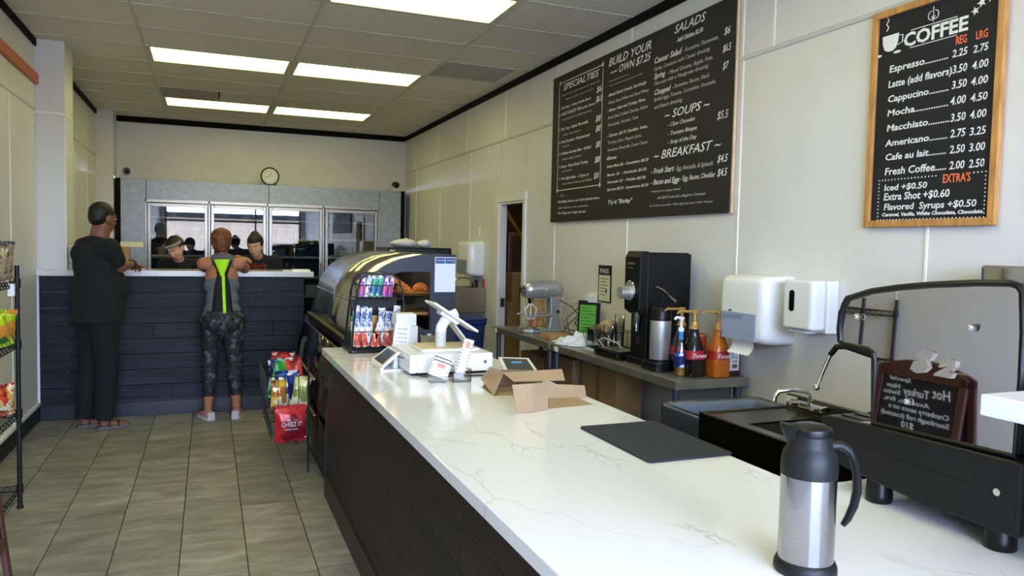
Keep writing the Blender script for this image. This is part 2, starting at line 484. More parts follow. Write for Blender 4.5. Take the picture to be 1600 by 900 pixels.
struct('baseboard_right', MB().box(XR - 0.014, XR, YF, DY0 - 0.06, 0, 0.1), K['black_trim'])
# door frame of the kitchen doorway
df = struct('door_1', MB().box(XR - 0.02, XR + 0.055, DY0, DY0 + 0.02, 0, DZ).box(XR - 0.02, XR + 0.055, DY1 - 0.02, DY1, 0, DZ).box(XR - 0.02, XR + 0.055, DY0 + 0.02, DY1 - 0.02, DZ - 0.02, DZ), K['door_w'], bevel=0.003)
MB().box(XR - 0.03, XR - 0.004, DY0 - 0.065, DY0, 0, DZ + 0.075).build('casing', K['door_w'], df, bevel=0.006)
MB().box(XR - 0.03, XR - 0.004, DY1, DY1 + 0.10, 0, DZ + 0.075).build('casing', K['door_w'], df, bevel=0.006)
MB().box(XR - 0.032, XR - 0.004, DY0 - 0.07, DY1 + 0.105, DZ, DZ + 0.08).build('casing', K['door_w'], df, bevel=0.006)
MB().box(XR + 0.0, XR + 0.045, DY1 - 0.026, DY1 - 0.02, 0.93, 1.02).build('strike_plate', K['steel'], df)
# kitchen room beyond
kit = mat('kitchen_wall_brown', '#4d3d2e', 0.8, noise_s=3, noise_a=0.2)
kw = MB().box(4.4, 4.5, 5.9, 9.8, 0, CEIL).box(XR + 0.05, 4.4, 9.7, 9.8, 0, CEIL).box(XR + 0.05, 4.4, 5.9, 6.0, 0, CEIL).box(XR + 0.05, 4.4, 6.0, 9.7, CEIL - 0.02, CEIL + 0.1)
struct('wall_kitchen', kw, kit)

# back wall above and around the cooler
struct('wall_back', MB().box(-1.45, XR + 0.1, YB, YB + 0.1, 2.34, CEIL).box(-1.45, -1.10, YB, YB + 0.1, 0, 2.34).box(2.68, XR + 0.1, YB, YB + 0.1, 0, 2.34), K['wall'])
# left wall, two shallow columns
wl = struct('wall_left', MB().box(XL - 0.12, XL, YF, YB, 0, CEIL), K['wall'])
for y0, y1 in ((-2.55, -0.9), (-0.9, 0.32), (0.32, 1.54), (1.54, 2.76), (2.76, 3.98), (3.98, 5.2), (5.2, 6.45), (6.45, 7.33), (7.75, 8.97), (8.97, 10.2), (10.2, 10.93)):
    MB().box(XL, XL + 0.004, y0 + 0.004, y1 - 0.004, 0.14, 2.585).build('wall_panel', K['wall'], wl)
    MB().box(XL, XL + 0.004, y0 + 0.004, y1 - 0.004, 2.605, CEIL - 0.06).build('wall_panel', K['wall'], wl)
    MB().box(XL, XL + 0.008, y0 - 0.006, y0 + 0.006, 0.14, 2.6).build('seam_strip', K['wall_seam'], wl)
MB().box(XL, XL + 0.012, YF, 7.33, 2.585, 2.605).box(XL, XL + 0.012, 7.75, 10.93, 2.585, 2.605).build('rail_strip', bpy.data.materials['grey_vinyl_strip'], wl)
MB().box(XL, XL + 0.02, YF, 7.33, CEIL - 0.06, CEIL).build('cove_strip', K['black_trim'], wl)
MB().box(XL, XL + 0.02, 7.75, 10.93, CEIL - 0.06, CEIL).build('cove_strip', K['black_trim'], wl)
struct('baseboard_left', MB().box(XL, XL + 0.014, YF, 7.33, 0, 0.13), mat('black_vinyl_base', '#15171c', 0.5))
MB().box(XL, XL + 0.022, YF, 7.33, 0.13, 0.16).build('base_moulding', K['wall_seam'], wl, bevel=0.005)
col1 = struct('column_left', MB().box(XL, -1.118, 7.337, 7.75, 0, CEIL), K['wall'])
MB().box(XL, -1.112, 7.322, 7.756, 2.56, 2.585).build('rail_strip', K['wall_seam'], col1)
MB().box(-1.122, -1.112, 7.324, 7.33, 0, 2.56).build('corner_light_strip', K['wall_seam'], col1)  # pale strip stands in for the light on the column corner
struct('column_back_left', MB().box(XL, -1.135, 10.93, YB, 0, CEIL), K['wall'])
MB().box(XL + 0.004, XL + 0.03, 4.9, 7.39, 2.80, 2.885).build('wooden_rail', K['orange'], kind=None, bevel=0.004, label='orange painted board fixed high on the left wall under the ceiling', cat='board')

# storefront behind the camera
sf = MB().box(-1.45, -1.2, YF - 0.1, YF, 0, CEIL).box(2.66, 2.9, YF - 0.1, YF, 0, CEIL).box(-1.2, 2.66, YF - 0.1, YF, 2.85, CEIL).box(-1.2, 2.66, YF - 0.1, YF, 0, 0.25)
struct('wall_front', sf, K['wall'])
wf = MB()
for x in (-1.2, 0.0, 1.3, 2.61): wf.box(x, x + 0.05, YF - 0.08, YF - 0.02, 0.25, 2.85)
for z in (0.25, 2.1, 2.80): wf.box(-1.2, 2.66, YF - 0.08, YF - 0.02, z, z + 0.05)
win = struct('window_1', wf, mat('bronze_mullion', '#3a322b', 0.4, 0.6))
for x0, x1 in ((-1.15, 0.0), (0.05, 1.3), (1.35, 2.61)):
    MB().box(x0, x1, YF - 0.055, YF - 0.05, 0.3, 2.1).build('pane', K['store_glass'], win)
    MB().box(x0, x1, YF - 0.055, YF - 0.05, 2.15, 2.8).build('pane', K['store_glass'], win)
struct('pavement', MB().box(-25, 27, -46, YF - 0.1, -0.1, -0.02), mat('concrete_pavement', '#a7a49c', 0.9, noise_s=2, noise_a=0.1))
aw = thing('building_opposite', 'long low tan building across the pavement, seen only in reflections', 'building', (1, -40, 0))
MB().box(-20, 22, -46, -40, 0, 3.2).build('facade', mat('tan_stucco', '#8d7a66', 0.9, noise_s=1, noise_a=0.1), aw)
MB().box(-20.3, 22.3, -46.3, -39.7, 3.2, 3.6).build('roof_edge', K['black_trim'], aw)

# ceiling: grid bars, tiles, lights, vents
ceil = struct('ceiling', MB().box(-1.5, 4.6, YF - 0.1, 12, CEIL + 0.03, CEIL + 0.12), mat('plenum_dark', '#2a2926', 0.9))
GX = [-1.335, -0.505, 0.714, 1.933, XR]
GY0 = 5.311
k0, k1 = -12, 9
light_rows = (-9, -5, -1, 3, 7)
skip = set()
bx = MB()
for gxx in GX[1:-1]:
    MB().box(gxx - 0.012, gxx + 0.012, YF, YB, CEIL - 0.006, CEIL + 0.012).build('grid_bar', K['tbar'], ceil)
def yk(k): return min(GY0 + 0.6096 * k, YB)
tmes = {}
for k in range(k0 - 1, k1 + 1):
    ya, yb = max(yk(k), YF), yk(k + 1)
    if yb - ya < 0.05: continue
    if ya > YF: MB().box(XL, XR, ya - 0.005, ya + 0.005, CEIL - 0.003, CEIL + 0.012).build('cross_bar', mat('painted_metal_bar_thin', '#bdb8a8', 0.6) if 'painted_metal_bar_thin' not in bpy.data.materials else bpy.data.materials['painted_metal_bar_thin'], ceil)
    for c in range(4):
        if k in light_rows and c in (1, 2): continue
        if k == 2 and c == 3: xs_ = [(2.62, XR)]
        elif k == 6 and c == 1: xs_ = [(0.105, 0.714)]
        else: xs_ = [(GX[c], GX[c + 1])]
        for x0, x1 in xs_:
            key = (round(x1 - x0, 3), round(yb - ya, 3))
            if key not in tmes:
                mb = MB().box(-(x1 - x0) / 2 + 0.012, (x1 - x0) / 2 - 0.012, -(yb - ya) / 2 + 0.004, (yb - ya) / 2 - 0.004, 0, 0.012)
                o = mb.build('ceiling_tile', K['ceil'], ceil, local=True); tmes[key] = o.data
            else:
                o = bpy.data.objects.new('ceiling_tile', tmes[key]); C.objects.link(o); o.parent = ceil
            o.location = ((x0 + x1) / 2, (ya + yb) / 2, CEIL + 0.002)
diff = mat('lamp_diffuser', '#ffffff', 0.6, emit=PANEL_COLOR, es=PANEL_STRENGTH)
names = {-9: 'behind the camera near the storefront', -5: 'above the camera', -1: 'at the top edge of view', 3: 'in the middle row', 7: 'in the farthest row'}
for k in light_rows:
    for c, sd in ((1, 'left'), (2, 'right')):
        x0, x1, y0, y1 = GX[c] + 0.014, GX[c + 1] - 0.014, yk(k) + 0.006, yk(k + 1) - 0.006
        t = thing('ceiling_light', 'glowing ceiling light panel %s, %s of its pair' % (names[k], sd), 'ceiling light', ((x0 + x1) / 2, (y0 + y1) / 2, CEIL), group='ceiling light panels')
        MB().box(x0, x1, y0, y0 + 0.03, CEIL - 0.004, CEIL + 0.02).box(x0, x1, y1 - 0.03, y1, CEIL - 0.004, CEIL + 0.02).box(x0, x0 + 0.03, y0 + 0.03, y1 - 0.03, CEIL - 0.004, CEIL + 0.02).box(x1 - 0.03, x1, y0 + 0.03, y1 - 0.03, CEIL - 0.004, CEIL + 0.02).build('frame', K['tbar'], t)
        MB().box(x0 + 0.03, x1 - 0.03, y0 + 0.03, y1 - 0.03, CEIL + 0.002, CEIL + 0.014).build('diffuser', diff, t)
ventm = mat('dusty_vent_metal', '#a09a88', 0.7)
for x0, x1, k, lb in ((1.95, 2.61, 2, 'grey square ceiling vent beside the right wall trim'), (-0.49, 0.10, 6, 'grey square ceiling vent beside the far left light panel')):
    y0, y1 = yk(k) + 0.006, yk(k + 1) - 0.006
    t = thing('ceiling_vent', lb, 'vent', ((x0 + x1) / 2, (y0 + y1) / 2, CEIL), group='ceiling vents')
    MB().box(x0, x1, y0, y1, CEIL + 0.012, CEIL + 0.02).build('backing', ventm, t)
    for i in range(12):
        y = y0 + (i + 0.5) * (y1 - y0) / 12
        MB().quad((x0, y - 0.02, CEIL + 0.011), (x1, y - 0.02, CEIL + 0.011), (x1, y + 0.012, CEIL - 0.003), (x0, y + 0.012, CEIL - 0.003)).build('slat', ventm, t)
# ================================================================ BACK OF THE SHOP
def rod(a, b, r, n=8): return MB().cyl(a, b, r, n=n)
# ---- walk-in cooler
YC = 11.0
cool = thing('walk_in_cooler', 'large galvanised walk-in cooler with four glass doors across the back wall', 'cooler', (0.78, YC, 0))
MB().box(-1.06, -0.765, YC, YC + 0.06, 0, 2.325).build('side_panel', K['galv'], cool, bevel=0.002)
MB().box(2.305, 2.62, YC, YC + 0.06, 0, 2.325).build('side_panel', K['galv'], cool, bevel=0.002)
MB().box(-0.76, 0.765, YC, YC + 0.06, 2.065, 2.325).build('header_panel', K['galv'], cool, bevel=0.002)
MB().box(0.77, 2.30, YC, YC + 0.06, 2.065, 2.325).build('header_panel', K['galv'], cool, bevel=0.002)
MB().box(-0.76, 2.30, YC, YC + 0.06, 0, 0.28).build('kick_panel', K['galv'], cool)
MB().box(-1.118, -1.065, YC + 0.01, YC + 0.34, 0, 2.33).build('end_strip', K['black_trim'], cool)
MB().box(2.624, 2.68, YC + 0.01, YC + 0.34, 0, 2.33).build('end_strip', K['black_trim'], cool)
MB().box(-1.06, 2.62, YC + 0.06, YC + 0.35, 2.29, 2.325).build('top_sheet', K['galv'], cool)
inner = mat('cooler_interior', '#3b4147', 0.6)
MB().box(-1.06, 2.62, 11.98, 12.0, 0, 2.29).box(-1.06, -1.04, YC + 0.06, 12, 0, 2.29).box(2.60, 2.62, YC + 0.06, 12, 0, 2.29).box(-1.06, 2.62, 11.36, 12, 2.27, 2.29).box(-1.06, 2.62, YC + 0.06, 12, 0.2, 0.24).build('lining', inner, cool)
fr = MB()
for x in (-0.765, 0.003, 0.748, 1.505, 2.29): fr.box(x - 0.012, x + 0.014, YC - 0.012, YC + 0.05, 0.28, 2.07)
fr.box(-0.776, 2.304, YC - 0.012, YC + 0.05, 2.03, 2.07).box(-0.776, 2.304, YC - 0.012, YC + 0.05, 0.26, 0.30)
fr.build('door_surround', K['alu'], cool, bevel=0.003)
for x0, x1 in ((-0.745, -0.014), (0.024, 0.732), (0.769, 1.488), (1.526, 2.27)):
    a = 0.042
    d = MB().box(x0, x0 + a, YC - 0.035, YC - 0.012, 0.31, 2.02).box(x1 - a, x1, YC - 0.035, YC - 0.012, 0.31, 2.02).box(x0 + a, x1 - a, YC - 0.035, YC - 0.012, 1.975, 2.02).box(x0 + a, x1 - a, YC - 0.035, YC - 0.012, 0.31, 0.36)
    d = d.build('door', K['alu'], cool, bevel=0.004)
    MB().box(x0 + a, x1 - a, YC - 0.027, YC - 0.022, 0.36, 1.975).build('pane', K['cooler_glass'], d)
    MB().tube([(x1 - 0.02, YC - 0.035, 0.95), (x1 - 0.02, YC - 0.07, 0.97), (x1 - 0.02, YC - 0.07, 1.25), (x1 - 0.02, YC - 0.035, 1.27)], 0.008).build('handle', K['steel'], d, smooth=True)
shz = (0.48, 0.78, 1.05, 1.34, 1.60, 1.85)
shm = mat('cream_wire_shelf', '#c9c6b4', 0.45)
for z in shz:
    for x0, x1 in ((-0.75, -0.0), (0.02, 0.74), (0.77, 1.49), (1.52, 2.28)):
        m = MB().box(x0, x1, 11.12, 11.135, z - 0.022, z)
        m.box(x0, x1, 11.6, 11.61, z - 0.01, z)
        m.box(x0 + 0.01, x0 + 0.02, 11.12, 11.6, z - 0.01, z).box(x1 - 0.02, x1 - 0.01, 11.12, 11.6, z - 0.01, z)
        for i in range(9):
            y = 11.18 + i * 0.05
            m.box(x0, x1, y, y + 0.006, z - 0.006, z)
        m.build('shelf', shm, cool)
# stock inside
stock_c = ['#7d5c3c', '#8c8f86', '#4a5867', '#b7b2a0', '#5d3630', '#39506a', '#9c8b4a', '#6c6f71', '#d3d0c4', '#43523a']
stm = [mat('stock_colour_%d' % i, c, 0.45) for i, c in enumerate(stock_c)]
def bottle_proto(h, r, m, name='bottle', lab='drink bottle standing on a wire shelf inside the glass door cooler', grp='bottles inside the cooler'):
    t = thing(name, lab, 'bottle', (0, 0, 0), group=grp)
    MB().lathe([(r * 0.95, 0), (r, 0.01), (r, h * 0.62), (r * 0.4, h * 0.84), (r * 0.36, h * 0.93)], n=12).build('body', m, t, smooth=50)
    MB().lathe([(r * 0.42, h * 0.92), (r * 0.42, h)], n=10).build('cap', K['white'], t)
    return t
def tub_proto(h, r, m):
    t = thing('food_tub', 'round lidded food tub standing on a wire shelf inside the glass door cooler', 'tub', (0, 0, 0), group='tubs inside the cooler')
    MB().lathe([(r * 0.85, 0), (r, h * 0.9)], n=14).build('body', m, t, smooth=50)
    MB().lathe([(r * 1.05, h * 0.88), (r * 1.05, h)], n=14).build('lid', K['white'], t)
    return t
def box_proto(w, d, h, m):
    t = MB().box(-w / 2, w / 2, -d / 2, d / 2, 0, h).build('food_carton', m, bevel=0.004, label='plain food carton standing on a wire shelf inside the glass door cooler', cat='carton', group='cartons inside the cooler')
    return t
protos = []
for i in range(3): protos.append(bottle_proto(0.19 + 0.02 * i, 0.036, stm[(i * 3) % 10]))
for i in range(3): protos.append(tub_proto(0.10 + 0.02 * i, 0.06, stm[(i * 2 + 3) % 10]))
for i in range(4): protos.append(box_proto(0.13 + 0.03 * i, 0.2, 0.1 + 0.025 * i, stm[(i * 3 + 2) % 10]))
used = set(); cnt = {}
ORD = ('first', 'second', 'third', 'fourth', 'fifth', 'sixth', 'seventh', 'eighth')
rnd = random.Random(3)
for zi, z in enumerate(shz[2:]):
    for dx0, dx1 in ((-0.72, -0.03), (0.05, 0.71), (0.8, 1.46), (1.55, 2.25)):
        x = dx0 + 0.06
        while x < dx1 - 0.08:
            kind_ = rnd.choice([0, 1, 2, 3, 4, 5, 6, 7, 8, 9] if z < 1.8 else [3, 6, 6])
            if rnd.random() < 0.28 or (z > 1.8 and rnd.random() < 0.6):
                x += 0.14; continue
            p = protos[kind_]
            w = (0.08, 0.08, 0.08, 0.13, 0.13, 0.13, 0.15, 0.18, 0.21, 0.24)[kind_]
            x += w / 2
            if x + w / 2 > dx1: break
            if kind_ in used: q = copy_tree(p)
            else: q = p; used.add(kind_)
            q.location = (x, 11.26 + rnd.uniform(-0.02, 0.05), z)
            ky = (q['category'], zi, dx0); cnt[ky] = cnt.get(ky, 0) + 1
            q['label'] = '%s %s from the left on the %s shelf behind the %s cooler door' % ({'bottle': 'drink bottle', 'tub': 'lidded food tub', 'carton': 'plain food carton'}[q['category']], ORD[cnt[ky] - 1], ('fourth', 'third', 'second', 'top')[zi], {-0.72: 'first', 0.05: 'second', 0.8: 'third', 1.55: 'fourth'}[dx0])
            x += w / 2 + rnd.uniform(0.01, 0.06)
for i, p in enumerate(protos):
    if i not in used: p.location = (-0.6 + 0.25 * i, 11.4, shz[1])

# ---- wall clock and two cameras resting on the cooler top
ck = thing('wall_clock', 'round white clock with a dark rim resting on the cooler top', 'clock', (0.785, YC + 0.10, 2.325))
cz = 2.325 + 0.125
MB().tube([(0.785 + 0.115 * math.cos(t * PI / 16), YC + 0.06, cz + 0.115 * math.sin(t * PI / 16)) for t in range(32)], 0.011, closed=True).build('rim', K['black'], ck, smooth=True)
MB().cyl((0.785, YC + 0.055, cz), (0.785, YC + 0.1, cz), 0.113, n=32).build('face', K['white_m'], ck, smooth=True)
F = frame((0.785, YC + 0.053, cz), (1, 0, 0), (0, 0, 1))
m = MB(F)
for i in range(12):
    t = i * PI / 6; m.text(str(i or 12), Matrix.Translation((0.088 * math.sin(t) - 0.008, 0.088 * math.cos(t) - 0.009, 0)), 0.02)
m.build('numerals', K['ink'], ck)
MB(F).prism([(-0.003, 0), (0.003, 0), (0.012, 0.055), (0.008, 0.057)], 0.001, 0.003, 'z').prism([(-0.002, 0.002), (0.0, -0.003), (-0.068, -0.02), (-0.068, -0.014)], 0.003, 0.005, 'z').build('hands', K['ink'], ck)
MB().box(0.835, 0.875, YC + 0.04, YC + 0.09, 2.325, 2.345).build('foot', K['black'], ck)
for x, lb in ((-1.0, 'small black camera on a white mount at the left end of the cooler top'), (2.55, 'small black camera on a white mount at the right end of the cooler top')):
    t = thing('security_camera', lb, 'camera', (x, YC + 0.1, 2.325), group='cameras on top of the cooler')
    MB().lathe([(0.055, 2.325), (0.055, 2.333), (0.02, 2.345)], (x, YC + 0.1, 0), n=16).build('base', K['white'], t, smooth=True)
    MB().cyl((x, YC + 0.1, 2.34), (x, YC + 0.08, 2.40), 0.014).build('mount', K['white'], t, smooth=True)
    MB().cyl((x + 0.0, YC + 0.11, 2.425), (x + 0.01, YC + 0.03, 2.415), 0.048, 0.045, n=20).build('body', K['black'], t, smooth=True)
    MB().cyl((x + 0.01, YC + 0.032, 2.415), (x + 0.01, YC + 0.026, 2.415), 0.02, n=16).build('lens', K['black_g'], t, smooth=True)

# ---- back counter
bc = thing('order_counter', 'tall navy plank counter with a white stone top in front of the cooler', 'counter', (-0.2, 7.5, 0))
TZ = 1.275
MB().prism([(XL + 0.006, 7.26), (0.91, 7.26), (0.91, 7.78), (-1.108, 7.78), (-1.108, 7.32), (XL + 0.006, 7.32)], TZ - 0.05, TZ, 'z').build('counter_top', K['quartz'], bc, bevel=0.004)
MB().box(-1.11, 0.82, 7.336, 7.42, 0, TZ - 0.05).build('carcass', K['navy_flat'], bc)
MB().box(0.80, 0.83, 7.335, 7.74, 0, TZ - 0.05).build('end_panel', K['navy_flat'], bc)
rndp = random.Random(5)
nrow = 8; ph = (TZ - 0.055 - 0.135) / nrow
lay = [(-0.3, ), (-0.75, 0.45), (0.1,), (-0.95, 0.25), (-0.45, 0.55), (-0.05,), (-0.8, 0.4), (0.2,)]
for r_ in range(nrow):
    xs = [XL + 0.006] + list(lay[r_]) + [0.83]
    for a, b_ in zip(xs, xs[1:]):
        dy = rndp.uniform(0, 0.004)
        mb = MB(Matrix.Translation((-(a + b_) / 2, -7.33, -(0.135 + (r_ + 0.5) * ph))))
        mb.box(a + 0.0015, b_ - 0.0015, 7.312 + dy, 7.335, 0.135 + r_ * ph + 0.0015, 0.135 + (r_ + 1) * ph - 0.0015)
        o = mb.build('plank', K['navy'], bc, local=True, bevel=0.0015, seg=1)
        o.location = Vector(((a + b_) / 2, 7.33, 0.135 + (r_ + 0.5) * ph)) - bc.location
MB().box(XL + 0.016, 0.835, 7.298, 7.335, 0.0, 0.125).build('kickboard', K['navy_flat'], bc, bevel=0.004)
MB().box(XL + 0.016, 0.835, 7.304, 7.335, 0.125, 0.14).build('moulding', K['navy_flat'], bc, bevel=0.004)
MB().box(XL + 0.003, XL + 0.02, 7.306, 7.335, 0.14, TZ - 0.05).build('scribe_strip', K['white'], bc)

# things on the back counter
t = thing('lid_stack', 'tall stack of white plastic cup lids at the left end of the navy counter', 'lids', (-1.085, 7.38, TZ))
for i in range(12):
    z = TZ + i * 0.017
    MB().lathe([(0.04, z + 0.001), (0.046, z + 0.003), (0.046, z + 0.010), (0.036, z + 0.016)], (-1.065, 7.39, 0), n=20).build('lid', K['white'], t, smooth=50)
MB().box(-0.80, -0.66, 7.5, 7.66, TZ, TZ + 0.2).build('brown_box', K['card'], label='brown box standing on the counter behind the man in black', cat='box')
MB().rbox(-0.73, -0.55, 7.52, 7.64, TZ + 0.2, TZ + 0.245, 0.01).build('paper_stack', mat('cream_paper', '#d9cf9f', 0.8), label='small stack of cream paper on the brown box behind the man', cat='paper')
MB().box(-1.09, -0.98, 7.60, 7.68, TZ, TZ + 0.24).build('green_box', mat('dark_green_card', '#27402f', 0.7), label='dark green box on the counter behind the left shoulder of the man', cat='box')
MB().box(0.74, 0.9, 7.45, 7.6, TZ, TZ + 0.012).build('folded_paper', K['paper'], label='white folded paper lying on the right end of the tall navy counter', cat='paper')

# ---- left wire rack with snack bags
rk = thing('wire_rack', 'black wire shelving rack against the left wall holding snack bags', 'shelving', (-1.16, 4.45, 0))
RX0, RX1, RY0, RY1 = -1.32, -1.0, 3.95, 4.97
for x in (RX0 + 0.012, RX1):
    for y in (RY0, RY1):
        MB().cyl((x, y, 0.012), (x, y, 1.385), 0.0125, n=12).build('post', K['black_m'], rk, smooth=True)
        MB().cyl((x, y, 0.0), (x, y, 0.014), 0.018, n=12).build('foot', K['black_m'], rk, smooth=True)
rsh = (0.13, 0.56, 0.955, 1.30)
for z in rsh:
    m = MB()
    for dz in (0, -0.032):
        m.tube([(RX0 + 0.012, RY0, z + dz), (RX1, RY0, z + dz), (RX1, RY1, z + dz), (RX0 + 0.012, RY1, z + dz)], 0.0038, 6, closed=True)
    for (ax, ay), (bx_, by) in (((RX1, RY0), (RX1, RY1)), ((RX0 + 0.012, RY1), (RX1, RY1)), ((RX0 + 0.012, RY0), (RX1, RY0))):
        n = max(6, int((abs(ax - bx_) + abs(ay - by)) / 0.03))
        m.tube([(ax + (bx_ - ax) * i / n, ay + (by - ay) * i / n, z - (0.03 if i % 2 else 0.002)) for i in range(n + 1)], 0.0024, 5)
    sh = m.build('shelf', K['black_m'], rk, smooth=True)
    m = MB()
    for i in range(1, 34):
        y = RY0 + (RY1 - RY0) * i / 34
        m.cyl((RX0 + 0.012, y, z), (RX1, y, z), 0.0022, n=5)
    m.build('shelf_wires', K['black_m'], sh, kind='stuff')
    for x in (RX0 + 0.012, RX1):
        for y in (RY0, RY1): MB().cyl((x, y, z - 0.04), (x, y, z + 0.01), 0.018, n=12).build('collar', K['black_m'], sh, smooth=True)
MB().box(RX1 - 0.01, RX1 + 0.02, 4.80, 4.83, 1.225, 1.29).build('price_clip', K['white'], rk)

def bag(name, loc, w, h, d, m, label, rz=0.0, tilt=0.0, lean=0.0, group=None, text_=None, tm=None, cat='snack bag', text2=None):
    """pillow-shaped foil bag with crimped ends; front faces local -Y"""
    o = thing(name, label, cat, loc, rz, group)
    T = Matrix.Rotation(tilt, 4, 'Y') @ Matrix.Rotation(lean, 4, 'X')
    def fn(sgn):
        def f(u, v):
            a = math.sin(PI * min(1, max(0, u))) ** 0.55; c = math.sin(PI * v) ** 0.6
            wr = 0.006 * math.sin(u * 19 + v * 7) * (a * c) + 0.004 * math.sin(v * 31 + u * 5) * a
            wx = w * (1 - 0.07 * math.sin(PI * v))
            return ((u - 0.5) * wx, sgn * (d / 2 * a * c + wr * 0.6), v * h)
        return f
    mb = MB(T); mb.sheet(fn(-1), 12, 14); mb.sheet(fn(1), 12, 14)
    bmesh.ops.remove_doubles(mb.bm, verts=mb.bm.verts[:], dist=0.0008)
    b = mb.build('pouch', m, o, local=True, smooth=60)
    for z in (0.0, h):
        cr = MB(T)
        n = 18
        zz = (z - 0.018, z + 0.002) if z == 0 else (z - 0.002, z + 0.018)
        a = [cr._v(((i / n - 0.5) * w, 0.0025 * (1 if i % 2 else -1), zz[0])) for i in range(n + 1)]
        b2 = [cr._v(((i / n - 0.5) * w, 0.0025 * (1 if i % 2 else -1), zz[1])) for i in range(n + 1)]
        for i in range(n): cr._f([a[i], a[i + 1], b2[i + 1], b2[i]])
        cr.build('crimped_edge', m, o, local=True, solid=0.0012)
    if text_:
        tt = MB(T @ frame((0, -d / 2 - 0.004, h * 0.45), (1, 0, 0), (0, 0, 1)))
        tt.text(text_, Matrix.Identity(4), h * 0.13, w * 0.62, 'CENTER')
        if text2: tt.text(text2, Matrix.Translation((0, -h * 0.12, 0)), h * 0.05, w * 0.4, 'CENTER')
        tt.build('lettering', tm or K['chalk'], o, local=True)
    return o
bm_brown = blotch('camouflage_brown_foil', ['#8a7a72', '#5a4a48', '#a39080', '#3f3a44', '#b3a18a'], 22, 0.35, 0.3)
bm_green = blotch('lime_green_foil', ['#b4c91f', '#d8df3a', '#5f9a2a', '#8fae22', '#2f6b2d', '#c98a3a'], 18, 0.32, 0.15)
bm_orange = blotch('orange_red_foil', ['#c9422a', '#e08a3a', '#d8b36a', '#8c231c', '#efe2c4'], 24, 0.35, 0.15)
bm_red = blotch('red_foil', ['#9c1522', '#b51c26', '#7d1020', '#c92f30'], 9, 0.3, 0.15)
bm_mix1 = blotch('green_white_foil', ['#2f8f3a', '#3faa47', '#1f6b2f', '#e6e6da'], 14, 0.3, 0.1)
bm_blue = blotch('blue_white_foil', ['#1d3c8f', '#2b56b5', '#e8e8ee', '#16235a'], 16, 0.3, 0.1)
bm_yel = blotch('yellow_brown_foil', ['#d9b24a', '#8a5a2a', '#efe0b0', '#b5762e'], 16, 0.35, 0.1)
bm_red2 = blotch('red_white_foil', ['#b5202a', '#e9e4dc', '#8a1420', '#d9483a'], 12, 0.3, 0.1)
bm_ylw2 = blotch('pale_yellow_foil', ['#e0dd9a', '#c8c46a', '#efeecf', '#8f9a4a'], 16, 0.35, 0.1)
bag('chip_bag', (-1.07, 4.85, 1.306), 0.20, 0.2, 0.08, bm_brown, 'brown grey snack bag nearest the post on the top shelf of the wire rack', rz=0.9, tilt=0.05)
bag('chip_bag', (-1.06, 4.68, 1.306), 0.20, 0.16, 0.08, bm_brown, 'brown grey snack bag at the frame edge on the top rack shelf', rz=0.9)
bag('chip_bag', (-1.065, 4.85, 0.961), 0.20, 0.17, 0.09, bm_green, 'lime green snack bag nearest the post on the second shelf of the wire rack', rz=0.95, tilt=0.1)
bag('chip_bag', (-1.05, 4.70, 0.961), 0.20, 0.155, 0.08, bm_green, 'lime green snack bag slumped at the frame edge on the second rack shelf', rz=0.8, tilt=-0.25)
bag('chip_bag', (-1.065, 4.85, 0.566), 0.18, 0.15, 0.08, bm_orange, 'orange and red snack bag on the third shelf of the wire rack', rz=0.9)

# ---- sandwich board near the left wall
sb = thing('sandwich_board', 'brown wooden A-frame sandwich board with chalk writing at the left edge', 'sign', (-0.88, 3.34, 0))
ZB = 0.13
woodb = mat('dark_red_brown_wood', '#4c2c22', 0.5, noise_s=8, noise_a=0.25, stretch=(6, 6, 1))
for sgn in (1, -1):
    ang = 0.11 * sgn
    T = Matrix.Translation((-0.90, 3.345, 1.03)) @ Matrix.Rotation(-ang, 4, 'Y') @ Matrix.Translation((0, 0, -0.9))
    lm = MB(T)
    s_ = 0.012 * sgn
    a, b_ = (s_, s_ + 0.022 * sgn)
    a, b_ = min(a, b_), max(a, b_)
    lm.box(a, b_, -0.315, -0.265, -0.124, 0.83).box(a, b_, 0.265, 0.315, -0.124, 0.83)
    n = 14
    top = [(-0.315 + 0.63 * i / n, 0.83 + 0.07 * math.sin(PI * i / n) ** 0.8) for i in range(n + 1)]
    lm.prism(top + [(0.315, 0.78), (-0.315, 0.78)], a, b_, 'x').box(a, b_, -0.265, 0.265, 0.12, 0.17)
    lm.build('leaf_frame', woodb, sb, bevel=0.003)
    MB(T).box(a + 0.006, b_ - 0.006, -0.266, 0.266, 0.165, 0.785).build('slate_panel', K['slate'], sb)
    if sgn == 1:
        F = T @ frame((b_ - 0.004, 0.0, 0.0), (0, 1, 0), (0, 0, 1))
        m = MB(F)
        def ln(s, x, z, h, w, al='LEFT', sh=0.2): m.text(s, Matrix.Translation((x, z, 0)), h, w, al, 0.0, sh)
        ln('Special', 0.05, 0.755, 0.024, 0.16)
        ln('Hot', -0.23, 0.69, 0.06, 0.12); ln('Turkey', -0.09, 0.675, 0.05, 0.18)
        ln('Ham', 0.12, 0.705, 0.028, 0.10); ln('Swiss', 0.11, 0.665, 0.028, 0.13)
        pass
        ln('Avocado, fire,', -0.10, 0.622, 0.028, 0.33); ln('Cranberry sauce on a', -0.24, 0.578, 0.030, 0.42)
        ln('Sourdough roll (toasted)', -0.25, 0.53, 0.030, 0.48)
        ln('$10', -0.02, 0.475, 0.038, 0.09)
        m.build('lettering', K['chalk'], sb)
        MB(F).text('Try our Tiramisu', Matrix.Translation((-0.25, 0.43, 0)), 0.030, 0.3, 'LEFT', 0, 0.2).build('lettering', K['chalk_g'], sb, label='green chalk lettering')
